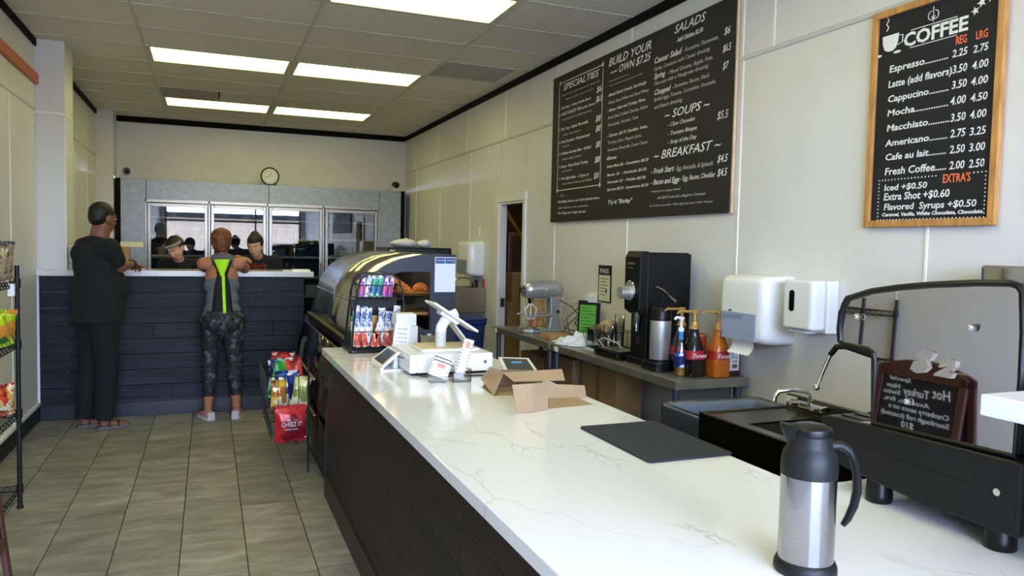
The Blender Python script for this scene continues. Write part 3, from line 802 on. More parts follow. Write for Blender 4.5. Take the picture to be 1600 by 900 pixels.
MB().cyl((-0.9, 3.08, 0.99), (-0.9, 3.61, 0.99), 0.006).build('hinge_rod', K['steel'], sb)
# ================================================================ MAIN COUNTER
CT = 0.91
mc = thing('service_counter', 'long white veined stone counter with dark brown plank front', 'counter', (1.08, 2.2, 0))
MB().prism([(0.637, -1.3), (2.765, -1.3), (2.765, 1.6), (1.52, 1.6), (1.52, 4.68), (0.637, 4.68)], CT - 0.04, CT, 'z').build('counter_top', K['quartz'], mc, bevel=0.003)
MB().box(0.69, 1.49, -1.25, 4.64, 0.0, CT - 0.04).build('carcass', mat('brown_laminate', '#2b2522', 0.5), mc)
MB().box(1.49, 2.75, -1.25, 1.56, 0.0, CT - 0.04).build('carcass', bpy.data.materials['brown_laminate'], mc)
rp = random.Random(11)
nr = 6; ph = (CT - 0.042 - 0.12) / nr
for r_ in range(nr):
    y = -1.25 + rp.uniform(-0.9, 0)
    while y < 4.64:
        a, b_ = max(y, -1.25), min(y + 1.25, 4.66)
        if b_ > a + 0.02:
            z0 = 0.12 + r_ * ph
            mb = MB(Matrix.Translation((-0.68, -(a + b_) / 2, -(z0 + ph / 2))))
            mb.box(0.672 + rp.uniform(0, 0.001), 0.691, a + 0.001, b_ - 0.001, z0 + 0.0004, z0 + ph - 0.0004)
            o = mb.build('plank', K['brown'], mc, local=True, bevel=0.0005, seg=1)
            o.location = Vector((0.68, (a + b_) / 2, z0 + ph / 2)) - mc.location
        y += 1.25
MB().box(0.655, 0.691, -1.25, 4.66, 0.0, 0.118).build('kickboard', bpy.data.materials['brown_laminate'], mc, bevel=0.005)
MB().box(0.69, 1.49, 4.64, 4.665, 0.0, CT - 0.04).build('end_panel', K['navy_flat'], mc)

# raised white ledge at the right edge
lg = thing('raised_ledge', 'white stone raised ledge jutting in at the right edge of the picture', 'ledge', (1.9, 0.5, CT))
MB().box(1.372, 2.76, -0.6, 1.0, 1.247, 1.288).build('slab', mat('plain_white_stone', '#dfdfe6', 0.2), lg, bevel=0.003)
MB().box(1.50, 2.70, -0.5, 0.72, CT, 1.247).build('support_panel', K['white_m'], lg)
MB().lathe([(0.009, 1.241), (0.012, 1.247)], (1.42, 0.95, 0), n=10).build('bumper', K['acrylic'], lg)

# black bar mat
bmx = MB().rbox(1.222, 1.53, 1.918, 2.376, CT, CT + 0.009, 0.012).build('bar_mat', mat('black_rubber_mat', '#23272f', 0.75, noise_s=200, noise_a=0.2, bump=0.2), bevel=0.002, label='flat black rubber mat at the right edge of the white counter', cat='mat')

# ---- vacuum carafe
cx, cy = 1.117, 1.165
cf = thing('vacuum_carafe', 'brushed steel vacuum carafe with black lid and handle, nearest on the counter', 'carafe', (cx, cy, CT))
MB().lathe([(0.058, 0), (0.061, 0.004), (0.0605, 0.016), (0.056, 0.026), (0.053, 0.028)], (cx, cy, CT), n=40).build('base_ring', K['black_m'], cf, smooth=40)
bs = mat('carafe_brushed_steel', '#a5a3a6', 0.17, 1.0, noise_s=24, noise_a=0.05, stretch=(1, 1, 40))
MB().lathe([(0.0535, 0.027), (0.0535, 0.198)], (cx, cy, CT), n=48).build('steel_body', bs, cf, smooth=40)
MB().lathe([(0.054, 0.197), (0.0545, 0.200), (0.0545, 0.222), (0.052, 0.240), (0.0445, 0.252), (0.041, 0.262), (0.041, 0.285)], (cx, cy, CT), n=40).build('shoulder', K['black_m'], cf, smooth=40)
MB().lathe([(0.041, 0.278), (0.043, 0.284), (0.041, 0.293), (0.030, 0.298), (0.0, 0.300)], (cx, cy, CT), n=40, caps=False).build('lid', K['black'], cf, smooth=40)
dv = Vector((-0.93, 0.37, 0)).normalized()      # spout direction (left in the picture)
P = Vector((cx, cy, CT))
sd = Vector((-dv.y, dv.x, 0))
m = MB()
rows = []
for d_, w_, z0, z1 in ((0.030, 0.026, 0.245, 0.296), (0.042, 0.020, 0.258, 0.297), (0.054, 0.012, 0.276, 0.300), (0.060, 0.007, 0.290, 0.302)):
    rows.append([m._v(P + dv * d_ + sd * (w_ * k) + Vector((0, 0, z0 + (z1 - z0) * q))) for k, q in ((-1, 1), (-0.8, 0.45), (0, 0), (0.8, 0.45), (1, 1), (0, 0.9))])
m.skin(rows).build('spout', K['black'], cf, smooth=50)
hd = -dv
pts = [(0.035, 0.256), (0.060, 0.258), (0.078, 0.247), (0.090, 0.225), (0.097, 0.195), (0.098, 0.165), (0.093, 0.135), (0.082, 0.108), (0.072, 0.094)]
m = MB(); rows = []
for i, (d_, z_) in enumerate(pts):
    a = Vector(pts[min(i + 1, len(pts) - 1)]) - Vector(pts[max(i - 1, 0)]); a.normalize()
    nrm = Vector((a.y, -a.x))
    hw = 0.0125 if i < 7 else (0.011, 0.008)[i - 7]; ht = (0.010, 0.010, 0.009, 0.008, 0.008, 0.008, 0.007, 0.006, 0.004)[i]
    row = []
    for k in range(8):
        t_ = 2 * PI * k / 8
        d2 = d_ + nrm.x * ht * math.sin(t_); z2 = z_ + nrm.y * ht * math.sin(t_)
        row.append(m._v(P + hd * d2 + sd * (hw * math.cos(t_)) + Vector((0, 0, z2))))
    rows.append(row)
m.skin(rows).build('handle', K['black_m'], cf, smooth=60)
MB().box(-0.012, 0.012, -0.009, 0.009, 0, 0.008).build('thumb_press', K['black'], cf)
th = [o for o in C.objects if o.name.startswith('thumb_press')][0]
th.location = hd * 0.05 + Vector((0, 0, 0.262))

# ---- espresso machine
em = thing('espresso_machine', 'large black espresso machine with mirrored back panel and steam wand', 'espresso machine', (1.84, 1.33, CT))
MX = 1.60
for x in (1.618, 2.06):
    for y in (1.115, 1.44):
        MB().lathe([(0.030, 0), (0.033, 0.003), (0.033, 0.02), (0.030, 0.06)], (x, y, CT), n=24).build('foot', K['black'], em, smooth=50)
bl = mat('black_machine_shell', '#09090b', 0.45, spec=0.35)
m = MB().prism([(1.052, 0.957), (1.30, 0.957), (1.61, 0.985), (1.612, 1.098), (1.585, 1.105), (1.05, 1.118)], 1.58, 2.15, 'x')
m.build('lower_body', bl, em, bevel=0.006)
m = MB().box(1.5785, 1.581, 1.156, 1.49, 1.044, 1.0455).build('panel_groove', K['black_g'], em)
MB().cyl((1.581, 1.098, 1.045), (1.573, 1.098, 1.045), 0.008, n=16).build('lock_button', K['chrome'], em, smooth=True)
MB().prism([(1.40, 1.1045), (1.40, 1.112), (1.60, 1.102), (1.60, 1.098)], 1.60, 2.12, 'x').build('drip_deck', K['steel'], em)
m = MB()
for i in range(9): m.box(1.62 + i * 0.05, 1.64 + i * 0.05, 1.50, 1.58, 1.1055, 1.1085)
m.build('deck_slots', K['black'], em)
out = [(1.572, 1.413), (1.562, 1.43), (1.486, 1.454), (1.40, 1.469), (1.315, 1.48), (1.192, 1.491), (1.115, 1.494), (1.098, 1.489), (1.088, 1.476), (1.081, 1.391), (1.08, 1.297), (1.085, 1.125), (1.458, 1.112), (1.463, 1.275), (1.468, 1.292), (1.485, 1.301), (1.572, 1.305), (1.581, 1.312), (1.585, 1.345), (1.581, 1.39)]
MB().prism(out, MX + 0.015, 2.05, 'x').build('upper_body', bl, em, bevel=0.004)
cyy = sum(p[0] for p in out) / len(out); czz = sum(p[1] for p in out) / len(out)
TILT = math.tan(math.radians(1.5))
mir = mat('mirror_panel', '#c9c6ca', 0.02, 1.0)
mm = MB().prism(out, MX, MX + 0.003, 'x')
for v in mm.bm.verts: v.co.x += (v.co.z - 1.112) * TILT
mm.build('mirror_panel', mir, em)
MB().tube([(MX + 0.005, a, b_) for a, b_ in out], 0.008, 8, closed=True).build('rim', K['black'], em, smooth=True)
for a, b_ in ((1.520, 1.384), (1.195, 1.390), (1.352, 1.19)):
    sc = MB().cyl((MX, a, b_), (MX - 0.006, a, b_), 0.009, n=16).build('screw', K['chrome'], em, smooth=True)
    MB().ball((MX - 0.006, a, b_), (0.005, 0.007, 0.007)).build('screw_head', K['chrome'], sc, smooth=True)
Fm = frame((MX + 0.001, 1.347, 1.270), (0, -1, 0), (0, 0, 1))
badge = MB(Fm).text('S', Matrix.Identity(4), 0.050, 0.062, 'LEFT', 0.005, 0.35, 0.008).text('2', Matrix.Translation((0.068, 0.0, 0)), 0.038, 0.056, 'LEFT', 0.004, 0.35, 0.008)
badge.build('badge_lettering', mat('polished_badge', '#e8e4dc', 0.22, 0.9), em, bevel=0.0008)
sw = MB().tube([(1.72, 1.50, 1.27), (1.72, 1.60, 1.276), (1.72, 1.67, 1.282), (1.72, 1.705, 1.276), (1.72, 1.728, 1.25)], [0.020, 0.013, 0.0095, 0.009, 0.0085], 12)
w1 = sw.build('wand_hose', K['black'], em, smooth=True)
MB().tube([(1.72, 1.727, 1.252), (1.72, 1.752, 1.20), (1.72, 1.776, 1.145)], [0.006, 0.0055, 0.0055], 12).build('wand_pipe', K['chrome'], w1, smooth=True)
MB().ball((1.72, 1.777, 1.143), (0.0095, 0.0095, 0.011)).build('wand_tip', K['chrome'], w1, smooth=True)
MB().prism([(1.47, 1.262), (1.58, 1.285), (1.58, 1.300), (1.47, 1.300)], 1.66, 1.95, 'x').build('wand_housing', K['black'], em, bevel=0.004)

# chrome dispenser on the wall behind the machine
cd = thing('napkin_dispenser', 'shiny chrome dispenser on the wall behind the espresso machine', 'dispenser', (2.68, 1.76, 1.1))
MB().rbox(2.56, 2.768, 1.60, 1.905, 1.12, 1.52, 0.03).build('shell', K['chrome'], cd, smooth=40, bevel=0.008)
MB().box(2.555, 2.561, 1.68, 1.83, 1.2, 1.3).build('slot', K['black'], cd)

# ---- cash drawer, tablet stand, readers
dr = thing('cash_drawer', 'white cash drawer box with tray on the counter under the tablet', 'cash drawer', (1.11, 3.75, CT))
MB().box(0.905, 1.335, 3.57, 3.98, CT + 0.012, CT + 0.102).build('case', K['white'], dr, bevel=0.005)
MB().box(0.912, 1.328, 3.562, 3.572, CT + 0.014, CT + 0.098).build('drawer_front', K['white'], dr, bevel=0.004)
MB().box(0.92, 1.32, 3.58, 3.97, CT, CT + 0.012).build('foot_plate', K['black'], dr)
MB().cyl((1.29, 3.562, CT + 0.06), (1.29, 3.557, CT + 0.06), 0.008).build('lock', K['steel'], dr, smooth=True)
ts = thing('tablet_stand', 'white point of sale tablet on a bent pole above the cash drawer', 'tablet', (1.12, 3.75, CT + 0.102))
cream = mat('cream_tray', '#d3c39c', 0.5)
zt = CT + 0.1025
MB().rbox(0.985, 1.30, 3.65, 3.93, zt, zt + 0.012, 0.03).build('base_plate', K['white'], ts, bevel=0.003)
MB().rbox(1.0, 1.285, 3.665, 3.915, zt + 0.012, zt + 0.0145, 0.02).build('base_inlay', cream, ts)
MB().cyl((1.115, 3.76, zt + 0.014), (1.115, 3.76, zt + 0.095), 0.028, n=24).build('pole', mat('pole_grey_white', '#c9c9c9', 0.35), ts, smooth=40)
m = MB().tube([(1.115, 3.76, zt + 0.09), (1.118, 3.76, zt + 0.115), (1.135, 3.76, zt + 0.145), (1.165, 3.76, zt + 0.17), (1.20, 3.76, zt + 0.185)], [0.0285, 0.0285, 0.028, 0.027, 0.026], 20)
m.build('elbow', K['white'], ts, smooth=60)
dx = Vector((0.235, 0, -0.150)).normalized()
T = frame((1.168, 3.76, zt + 0.165), (0, 1, 0), -dx)      # normal points up and away from the customers
sl = MB(T).rbox(-0.10, 0.10, -0.14, 0.14, 0.0, 0.012, 0.012).build('tablet', K['white'], ts, bevel=0.003)
MB(T).box(-0.085, 0.085, -0.12, 0.12, 0.012, 0.0135).build('screen', K['black_g'], sl)
MB(T).prism([(-0.05, -0.04), (0.05, -0.04), (0.04, 0.07), (-0.04, 0.07)], -0.02, 0.0, 'z').build('mount', K['white'], sl, bevel=0.004)
T2 = frame((1.235, 3.88, zt + 0.078), (0, 1, 0), Vector((0.6, 0, -0.75)).normalized() * -1)
sl2 = MB(T2).box(-0.06, 0.06, -0.09, 0.09, 0, 0.01).build('second_screen', K['white'], ts, bevel=0.002)
MB(T2).box(-0.05, 0.05, -0.075, 0.075, 0.01, 0.0115).build('screen', K['navy_flat'], sl2)

def slabq(bl, br, tr, tl, th, name, m, parent, **k):
    """flat board from four corners with thickness below"""
    bl, br, tr, tl = map(Vector, (bl, br, tr, tl)); n = (br - bl).cross(tl - bl).normalized()
    mb = MB(); a = [mb._v(p) for p in (bl, br, tr, tl)]; b_ = [mb._v(p - n * th) for p in (bl, br, tr, tl)]
    mb._f(a); mb._f(b_[::-1])
    for i in range(4): mb._f([a[i], b_[i], b_[(i + 1) % 4], a[(i + 1) % 4]])
    return mb.build(name, m, parent, **k)
def inset(bl, br, tr, tl, a, up):
    bl, br, tr, tl = map(Vector, (bl, br, tr, tl)); c = (bl + br + tr + tl) / 4; n = (br - bl).cross(tl - bl).normalized()
    return [c + (p - c) * a + n * up for p in (bl, br, tr, tl)]
cr_ = thing('card_reader', 'small white customer screen on a wedge stand left of the cash drawer', 'card reader', (0.86, 3.87, CT))
q = ((0.80, 4.0, CT + 0.022), (0.80, 3.73, CT + 0.022), (0.895, 3.745, CT + 0.098), (0.895, 3.985, CT + 0.098))
slabq(*q, 0.012, 'tablet', K['white'], cr_, bevel=0.003)
slabq(*inset(*q, 0.74, 0.001), 0.001, 'screen', mat('dim_screen', '#3a3640', 0.15), cr_)
MB().prism([(0.80, CT), (0.93, CT), (0.93, CT + 0.006), (0.815, CT + 0.008), (0.808, CT + 0.02), (0.797, CT + 0.016)], 3.74, 3.99, 'y').build('stand', K['white'], cr_, bevel=0.002)
MB().prism([(0.875, CT), (0.90, CT), (0.90, CT + 0.08), (0.885, CT + 0.08)], 3.80, 3.93, 'y').build('stand_back', K['white_m'], cr_)
MB().tube([(0.885, 3.76, CT + 0.075), (0.905, 3.70, CT + 0.07), (0.925, 3.62, CT + 0.03), (0.95, 3.52, CT + 0.005), (1.05, 3.50, CT + 0.004), (1.3, 3.49, CT + 0.004)], 0.003).build('cable', K['black'], cr_, smooth=True)
rd = thing('second_card_reader', 'white framed dark screen lying tilted right of the cash drawer', 'card reader', (1.42, 3.45, CT))
q = ((1.30, 3.30, CT + 0.045), (1.455, 3.26, CT + 0.045), (1.515, 3.53, CT + 0.075), (1.375, 3.60, CT + 0.075))
slabq(*q, 0.012, 'frame', K['white'], rd, bevel=0.002)
slabq(*inset(*q, 0.8, 0.001), 0.001, 'screen', mat('dark_blue_screen', '#1a2635', 0.15), rd)
qq = inset(*q, 0.8, 0.0025); c_ = sum(qq, Vector()) / 4
MB().box(c_.x - 0.02, c_.x + 0.035, c_.y + 0.03, c_.y + 0.05, c_.z - 0.002 + 0.004, c_.z + 0.006).build('lit_button', mat('cyan_label', '#5fa6c9', 0.5), rd)
MB().box(1.34, 1.49, 3.32, 3.50, CT, CT + 0.03).build('stand', K['white_m'], rd)

# business cards in clear holders
def card_marks(T, w, h, n, parent, title=True):
    m = MB(T)
    for s in (-1, 1):
        for i in range(n):
            y = h * (0.12 + 0.72 * i / max(1, n - 1))
            m.box(s * w * 0.44 - w * 0.05, s * w * 0.44 + w * 0.05, y, y + h * 0.028, 0, 0.0006)
    m.build('black_marks', K['ink'], parent)
bcx = thing('business_card_holder', 'clear stand of loyalty cards leaning in front of the cash drawer', 'card holder', (1.0, 3.44, CT))
T = Matrix.Translation((0.995, 3.40, CT + 0.022)) @ Matrix.Rotation(-0.25, 4, 'Z') @ Matrix.Rotation(PI / 2 - 0.25, 4, 'X') @ Matrix.Rotation(-0.35, 4, 'Z')
MB(T).box(-0.045, 0.045, 0, 0.10, -0.004, 0).build('cards', K['paper'], bcx)
card_marks(T, 0.09, 0.10, 5, bcx)
MB(T).box(-0.045, 0.04, 0.088, 0.093, 0, 0.0006).box(-0.045, 0.04, 0.072, 0.077, 0, 0.0006).build('black_bar', K['ink'], bcx)
MB(T).box(-0.018, 0.018, 0.045, 0.066, 0, 0.0006).build('red_mark', mat('pale_red_print', '#d98a80', 0.7), bcx)
MB(T).text('Thank You', Matrix.Translation((0, 0.032, 0.0)), 0.008, 0.05, 'CENTER').build('lettering', K['ink'], bcx)
MB().box(0.955, 1.03, 3.37, 3.375, CT, CT + 0.03).box(0.955, 1.03, 3.37, 3.43, CT, CT + 0.003).box(0.955, 1.03, 3.425, 3.43, CT, CT + 0.04).build('holder', K['acrylic'], bcx)
pcx = thing('punch_card_holder', 'tall narrow strip of punch cards in a clear stand before the drawer', 'card holder', (1.11, 3.42, CT))
T = Matrix.Translation((1.098, 3.40, CT + 0.008)) @ Matrix.Rotation(-0.2, 4, 'Z') @ Matrix.Rotation(PI / 2 - 0.12, 4, 'X') @ Matrix.Rotation(-0.28, 4, 'Z')
MB(T).box(-0.024, 0.024, 0, 0.20, -0.003, 0).build('cards', K['paper'], pcx)
card_marks(T, 0.048, 0.20, 10, pcx)
MB(T).box(-0.024, 0.024, 0.194, 0.20, 0, 0.0006).build('black_bar', K['ink'], pcx)
MB(T).box(-0.010, 0.010, 0.15, 0.182, 0, 0.0006).build('red_mark', bpy.data.materials['pale_red_print'], pcx)
MB().box(1.06, 1.15, 3.36, 3.364, CT, CT + 0.045).box(1.06, 1.15, 3.36, 3.43, CT, CT + 0.003).box(1.06, 1.064, 3.36, 3.43, CT, CT + 0.08).box(1.146, 1.15, 3.36, 3.43, CT, CT + 0.06).build('holder', K['acrylic'], pcx)

# folded kraft cartons
def panels(name, label, quads, m=K['kraft'], th=0.0018):
    zs = [p[2] for q_ in quads for p in q_]; xs = [p[0] for q_ in quads for p in q_]; ys = [p[1] for q_ in quads for p in q_]
    t = thing(name, label, 'carton', (sum(xs) / len(xs), sum(ys) / len(ys), min(zs)))
    for q_ in quads:
        mb = MB(); mb.quad(*q_); o = mb.build('panel', m, t, solid=th, norm=False)
    return t
z = CT + 0.001
panels('kraft_carton', 'open kraft paper carton with a peaked flap, the rear of two on the counter', [
    [(1.148, 3.225, z + 0.035), (1.130, 3.00, z), (1.212, 3.10, z + 0.085), (1.165, 3.15, z + 0.102)],
    [(1.205, 3.10, z + 0.082), (1.232, 3.03, z + 0.052), (1.455, 2.98, z + 0.056), (1.478, 3.06, z + 0.092)],
    [(1.130, 3.00, z), (1.40, 3.0, z), (1.42, 3.22, z), (1.15, 3.225, z)],
    [(1.165, 3.15, z + 0.09), (1.16, 3.22, z), (1.45, 3.22, z), (1.45, 3.15, z + 0.07)],
])
panels('kraft_carton', 'crumpled kraft paper carton nearest the black mat, the front of two', [
    [(1.098, 2.66, z), (1.17, 2.665, z + 0.003), (1.163, 2.675, z + 0.11), (1.083, 2.68, z + 0.108)],
    [(1.17, 2.665, z + 0.003), (1.243, 2.69, z), (1.240, 2.70, z + 0.108), (1.163, 2.675, z + 0.11)],
    [(1.240, 2.70, z), (1.46, 2.725, z + 0.001), (1.46, 2.90, z + 0.001), (1.25, 2.93, z + 0.001)],
    [(1.238, 2.70, z + 0.10), (1.243, 2.69, z), (1.275, 2.90, z), (1.275, 2.92, z + 0.06)],
    [(1.275, 2.92, z + 0.062), (1.275, 2.90, z), (1.50, 2.86, z + 0.001), (1.50, 2.88, z + 0.05)],
])

# ---- two-tier black wire snack rack on the counter
sr = thing('counter_snack_rack', 'black two-tier wire rack of snack bars on the end of the counter', 'rack', (0.96, 4.56, CT))
X0, X1, Y0, Y1 = 0.765, 1.105, 4.40, 4.64
for y in (Y0, Y1):
    dy = 0.02 if y == Y0 else -0.02
    pts = [(X0, y, CT + 0.02), (X0 + 0.035, y + dy, CT + 0.36), (X0 + 0.055, y + dy, CT + 0.43), (X0 + 0.10, y + dy, CT + 0.462), (X1 - 0.10, y + dy, CT + 0.462), (X1 - 0.055, y + dy, CT + 0.43), (X1 - 0.035, y + dy, CT + 0.36), (X1, y, CT + 0.02)]
    MB().tube(pts, 0.0065, 8).build('side_frame', K['black_m'], sr, smooth=True)
MB().rbox(X0 - 0.01, X1 + 0.01, Y0 - 0.01, Y1 + 0.01, CT, CT + 0.018, 0.02).build('bottom_tray', K['black'], sr, bevel=0.003)
def wire_basket(x0, x1, y0, y1, z0, z1, r, m, parent, name, step=0.04, flare=0.0):
    mb = MB()
    for zz, f in ((z0, 0), (z1, flare)):
        mb.tube([(x0 - f, y0 - f, zz), (x1 + f, y0 - f, zz), (x1 + f, y1 + f, zz), (x0 - f, y1 + f, zz)], r * 1.3, 6, closed=True)
    def wires(ax, n):
        for i in range(n + 1):
            t = i / n
            if ax == 'x':
                x = x0 + (x1 - x0) * t
                mb.tube([(x, y0 - flare, z1), (x, y0, z0), (x, y1, z0), (x, y1 + flare, z1)], r, 5)
            else:
                y = y0 + (y1 - y0) * t
                mb.tube([(x0 - flare, y, z1), (x0, y, z0), (x1, y, z0), (x1 + flare, y, z1)], r, 5)
    wires('x', max(2, int((x1 - x0) / step))); wires('y', max(2, int((y1 - y0) / step)))
    return mb.build(name, m, parent, smooth=True)
wire_basket(X0 + 0.005, X1 - 0.005, Y0 + 0.005, Y1 - 0.005, CT + 0.025, CT + 0.125, 0.002, K['black_m'], sr, 'lower_basket', 0.055)
wire_basket(X0 + 0.04, X1 - 0.04, Y0 + 0.025, Y1 - 0.025, CT + 0.315, CT + 0.395, 0.002, K['black_m'], sr, 'upper_basket', 0.055)
MB().box(X0 + 0.03, X1 - 0.03, Y1 - 0.035, Y1 - 0.03, CT + 0.13, CT + 0.3).build('back_plate', K['black_m'], sr)
def snackbar(loc, w, h, d, m, label, group, rz=0, lean=0.0, tilt=0.0, tip=None):
    t = thing('snack_bar', label, 'snack bar', loc, rz, group)
    T = Matrix.Rotation(tilt, 4, 'Y') @ Matrix.Rotation(lean, 4, 'X')
    MB(T).rbox(-w / 2, w / 2, -d / 2, d / 2, 0.008, h - 0.008, d * 0.45, 3).build('wrapper', m, t, local=True, smooth=50)
    for z_ in (0, h - 0.01): MB(T).box(-w / 2, w / 2, -0.001, 0.001, z_, z_ + 0.01).build('crimped_end', tip or m, t, local=True)
    return t
wb = blotch('white_blue_wrapper', ['#e6e6e8', '#cfcfd6', '#e2dccf', '#3f5f9f', '#1f2a4a', '#d6cfc2', '#e8e8ea'], 55, 0.35, 0, (1, 1, 0.5))
wo_ = blotch('orange_white_wrapper', ['#d9522e', '#e8662f', '#efe0d6', '#a83220'], 30, 0.35)
rb = random.Random(2)
ORD2 = ('leftmost', 'second', 'third', 'fourth', 'fifth', 'sixth', 'seventh')
for i in range(7):
    snackbar((X0 + 0.045 + i * 0.036, Y0 + 0.055 + rb.uniform(-0.008, 0.01), CT + 0.032), 0.042, 0.225 + rb.uniform(-0.02, 0.02), 0.018, wb, 'white and blue snack bar, %s from the left in the lower rack basket' % ORD2[i], 'white and blue bars in the counter rack', rz=rb.uniform(-0.3, 0.3), tilt=rb.uniform(-0.05, 0.22), lean=-0.05)
for i in range(6):
    snackbar((X0 + 0.05 + i * 0.04, Y0 + 0.026, CT + 0.034), 0.036, 0.085 + rb.uniform(-0.008, 0.01), 0.014, wo_, 'short orange snack before the white bars, %s from the left' % ORD2[i], 'orange snacks in the counter rack', tilt=rb.uniform(-0.3, 0.3))
for i in range(4):
    snackbar((X0 + 0.05 + i * 0.055, Y1 - 0.075, CT + 0.034), 0.05, 0.17, 0.025, bm_mix1 if i < 1 else bm_yel, 'coloured snack packet %s from the left at the back of the lower basket' % ORD2[i], 'packets at the back of the counter rack')
gp = blotch('teal_green_wrapper', ['#1f8f6a', '#36b08a', '#e6efe9', '#1c5f8f'], 24, 0.3)
pp = blotch('purple_wrapper', ['#8a4aa0', '#e6dff0', '#5a2f7a', '#b5437f'], 24, 0.3)
for i in range(6):
    snackbar((X0 + 0.065 + i * 0.034, Y0 + 0.06, CT + 0.325), 0.032, 0.12 + rb.uniform(-0.01, 0.02), 0.02, gp if i in (2, 3) else (wb if i == 1 else pp), ('green', 'white', 'purple')[0 if i in (2, 3) else (1 if i == 1 else 2)] + ' snack bar, %s from the left in the upper rack basket' % ORD2[i], 'bars in the upper basket of the counter rack', tilt=0.15)
MB().sheet(lambda u, v: (X0 + 0.06 + 0.2 * u, Y0 + 0.09 + 0.09 * v, CT + 0.40 + 0.05 * math.sin(u * 2.4) + 0.008 * math.sin(v * 9)), 12, 8).build('white_packet', mat('white_film', '#cfd6de', 0.3), solid=0.012, smooth=True, label='white film packet lying across the top basket of the wire rack', cat='packet')
# items behind the rack, by the pastry case
pb = MB().box(1.015, 1.135, 4.30, 4.42, CT, CT + 0.165).build('white_carton', K['white_m'], label='tall white carton standing between wire rack and steel cup', cat='carton')
MB().box(1.005, 1.125, 4.29, 4.41, CT + 0.166, CT + 0.236).build('napkin_pack', K['paper'], bevel=0.006, label='pack of white napkins lying on top of the tall white carton', cat='napkins')
sg = thing('price_sign', 'upright white paper sign with black writing and bottle picture before the carton', 'sign', (1.02, 4.22, CT))
T = Matrix.Translation((1.0, 4.20, CT)) @ Matrix.Rotation(PI / 2 - 0.05, 4, 'X') @ Matrix.Rotation(-0.14, 4, 'Z')
MB(T).box(-0.045, 0.045, 0.0, 0.19, -0.002, 0).build('sheet', K['paper'], sg)
m = MB(T)
for s_, y, h in (('NEW FROSTED', 0.155, 0.011), ('CARAMEL', 0.13, 0.009), ('LATTE', 0.105, 0.010)): m.text(s_, Matrix.Translation((0, y, 0)), h, 0.06, 'CENTER')
m.box(-0.035, 0.035, 0.088, 0.090, 0, 0.0006).build('lettering', K['ink'], sg)
MB(T).prism([(-0.014, 0.01), (0.014, 0.01), (0.015, 0.045), (0.008, 0.062), (0.0, 0.075), (-0.008, 0.062), (-0.015, 0.045)], 0, 0.0006, 'z').build('bottle_picture', mat('brown_red_print', '#8a5a55', 0.7), sg)
cp = thing('steel_cup', 'brushed steel cup with a black label standing behind the cash drawer', 'cup', (1.18, 4.2, CT))
MB().lathe([(0.046, 0), (0.048, 0.003), (0.050, 0.11), (0.053, 0.118), (0.053, 0.124), (0.049, 0.124), (0.046, 0.01)], (1.18, 4.2, CT), n=28).build('body', K['steel'], cp, smooth=40)
m = MB(); R1, R2 = [], []
for i in range(9):
    t_ = PI * 1.10 + (i / 8) * PI * 0.55
    R1.append(m._v((1.18 + 0.0505 * math.cos(t_), 4.2 + 0.0505 * math.sin(t_), CT + 0.045))); R2.append(m._v((1.18 + 0.0515 * math.cos(t_), 4.2 + 0.0515 * math.sin(t_), CT + 0.078)))
m.skin([R1, R2], closed=False)
m.build('label', K['ink'], cp, norm=False)

# ---- refrigerated pastry case
pc = thing('pastry_case', 'navy refrigerated pastry display case with curved glass front', 'display case', (1.1, 5.7, 0))
Y0, Y1 = 4.74, 6.66
prof = [(0.81, 0.96), (0.83, 1.04), (0.855, 1.14), (0.89, 1.25), (0.95, 1.345), (1.03, 1.41), (1.13, 1.455), (1.26, 1.482), (1.36, 1.488)]
low = [(0.80, 0.955), (0.755, 0.88), (0.715, 0.74), (0.69, 0.58), (0.675, 0.40), (0.67, 0.12)]
endp = prof + [(1.50, 1.488), (1.50, 0.0), (0.72, 0.0)] + low[::-1]
wind = [(0.93, 1.0), (0.90, 1.10), (0.93, 1.22), (0.98, 1.30), (1.05, 1.345), (1.14, 1.375), (1.33, 1.375), (1.33, 1.0)]
def endpanel(y0, y1):
    # arch panel as strips around a window opening
    m = MB()
    outer = [(0.81, 0.96)] + prof[1:-1] + [(1.36, 1.488), (1.50, 1.488), (1.50, 0.96)]
    n_o = len(outer)
    m.prism([(1.33, 0.96), (1.50, 0.96), (1.50, 1.488), (1.33, 1.488)], y0, y1)
    m.prism([(1.14, 1.375), (1.33, 1.375), (1.33, 1.487), (1.26, 1.482), (1.13, 1.455)], y0, y1)
    m.prism([(1.13, 1.455), (1.03, 1.41), (1.05, 1.345), (1.14, 1.375)], y0, y1)
    m.prism([(1.03, 1.41), (0.95, 1.345), (0.98, 1.30), (1.05, 1.345)], y0, y1)
    m.prism([(0.95, 1.345), (0.89, 1.25), (0.93, 1.22), (0.98, 1.30)], y0, y1)
    m.prism([(0.89, 1.25), (0.855, 1.14), (0.88, 1.10), (0.93, 1.22)], y0, y1)
    m.prism([(0.855, 1.14), (0.81, 0.96), (0.86, 0.96), (0.88, 1.10)], y0, y1)
    m.prism([(0.86, 0.96), (1.33, 0.96), (1.33, 1.0), (0.865, 1.0)], y0, y1)
    m.prism([(0.81, 0.96), (1.50, 0.96), (1.50, 0.0), (0.72, 0.0)] + low[::-1][0:-1] + [(0.80, 0.955)], y0, y1)
    return m
endpanel(Y0, Y0 + 0.03).build('end_panel', K['navy_flat'], pc)
endpanel(Y1 - 0.03, Y1).build('end_panel', K['navy_flat'], pc)
MB().prism(wind[:-1] + [(1.33, 1.0)], Y0 + 0.012, Y0 + 0.018).build('side_window', K['glass'], pc)
m = MB(); m.skin([[m._v((x, y, z)) for x, z in prof] for y in (Y0 + 0.03, Y1 - 0.03)], closed=False, caps=False)
m.build('curved_glass', K['case_glass'], pc, smooth=60, solid=0.005, norm=False)
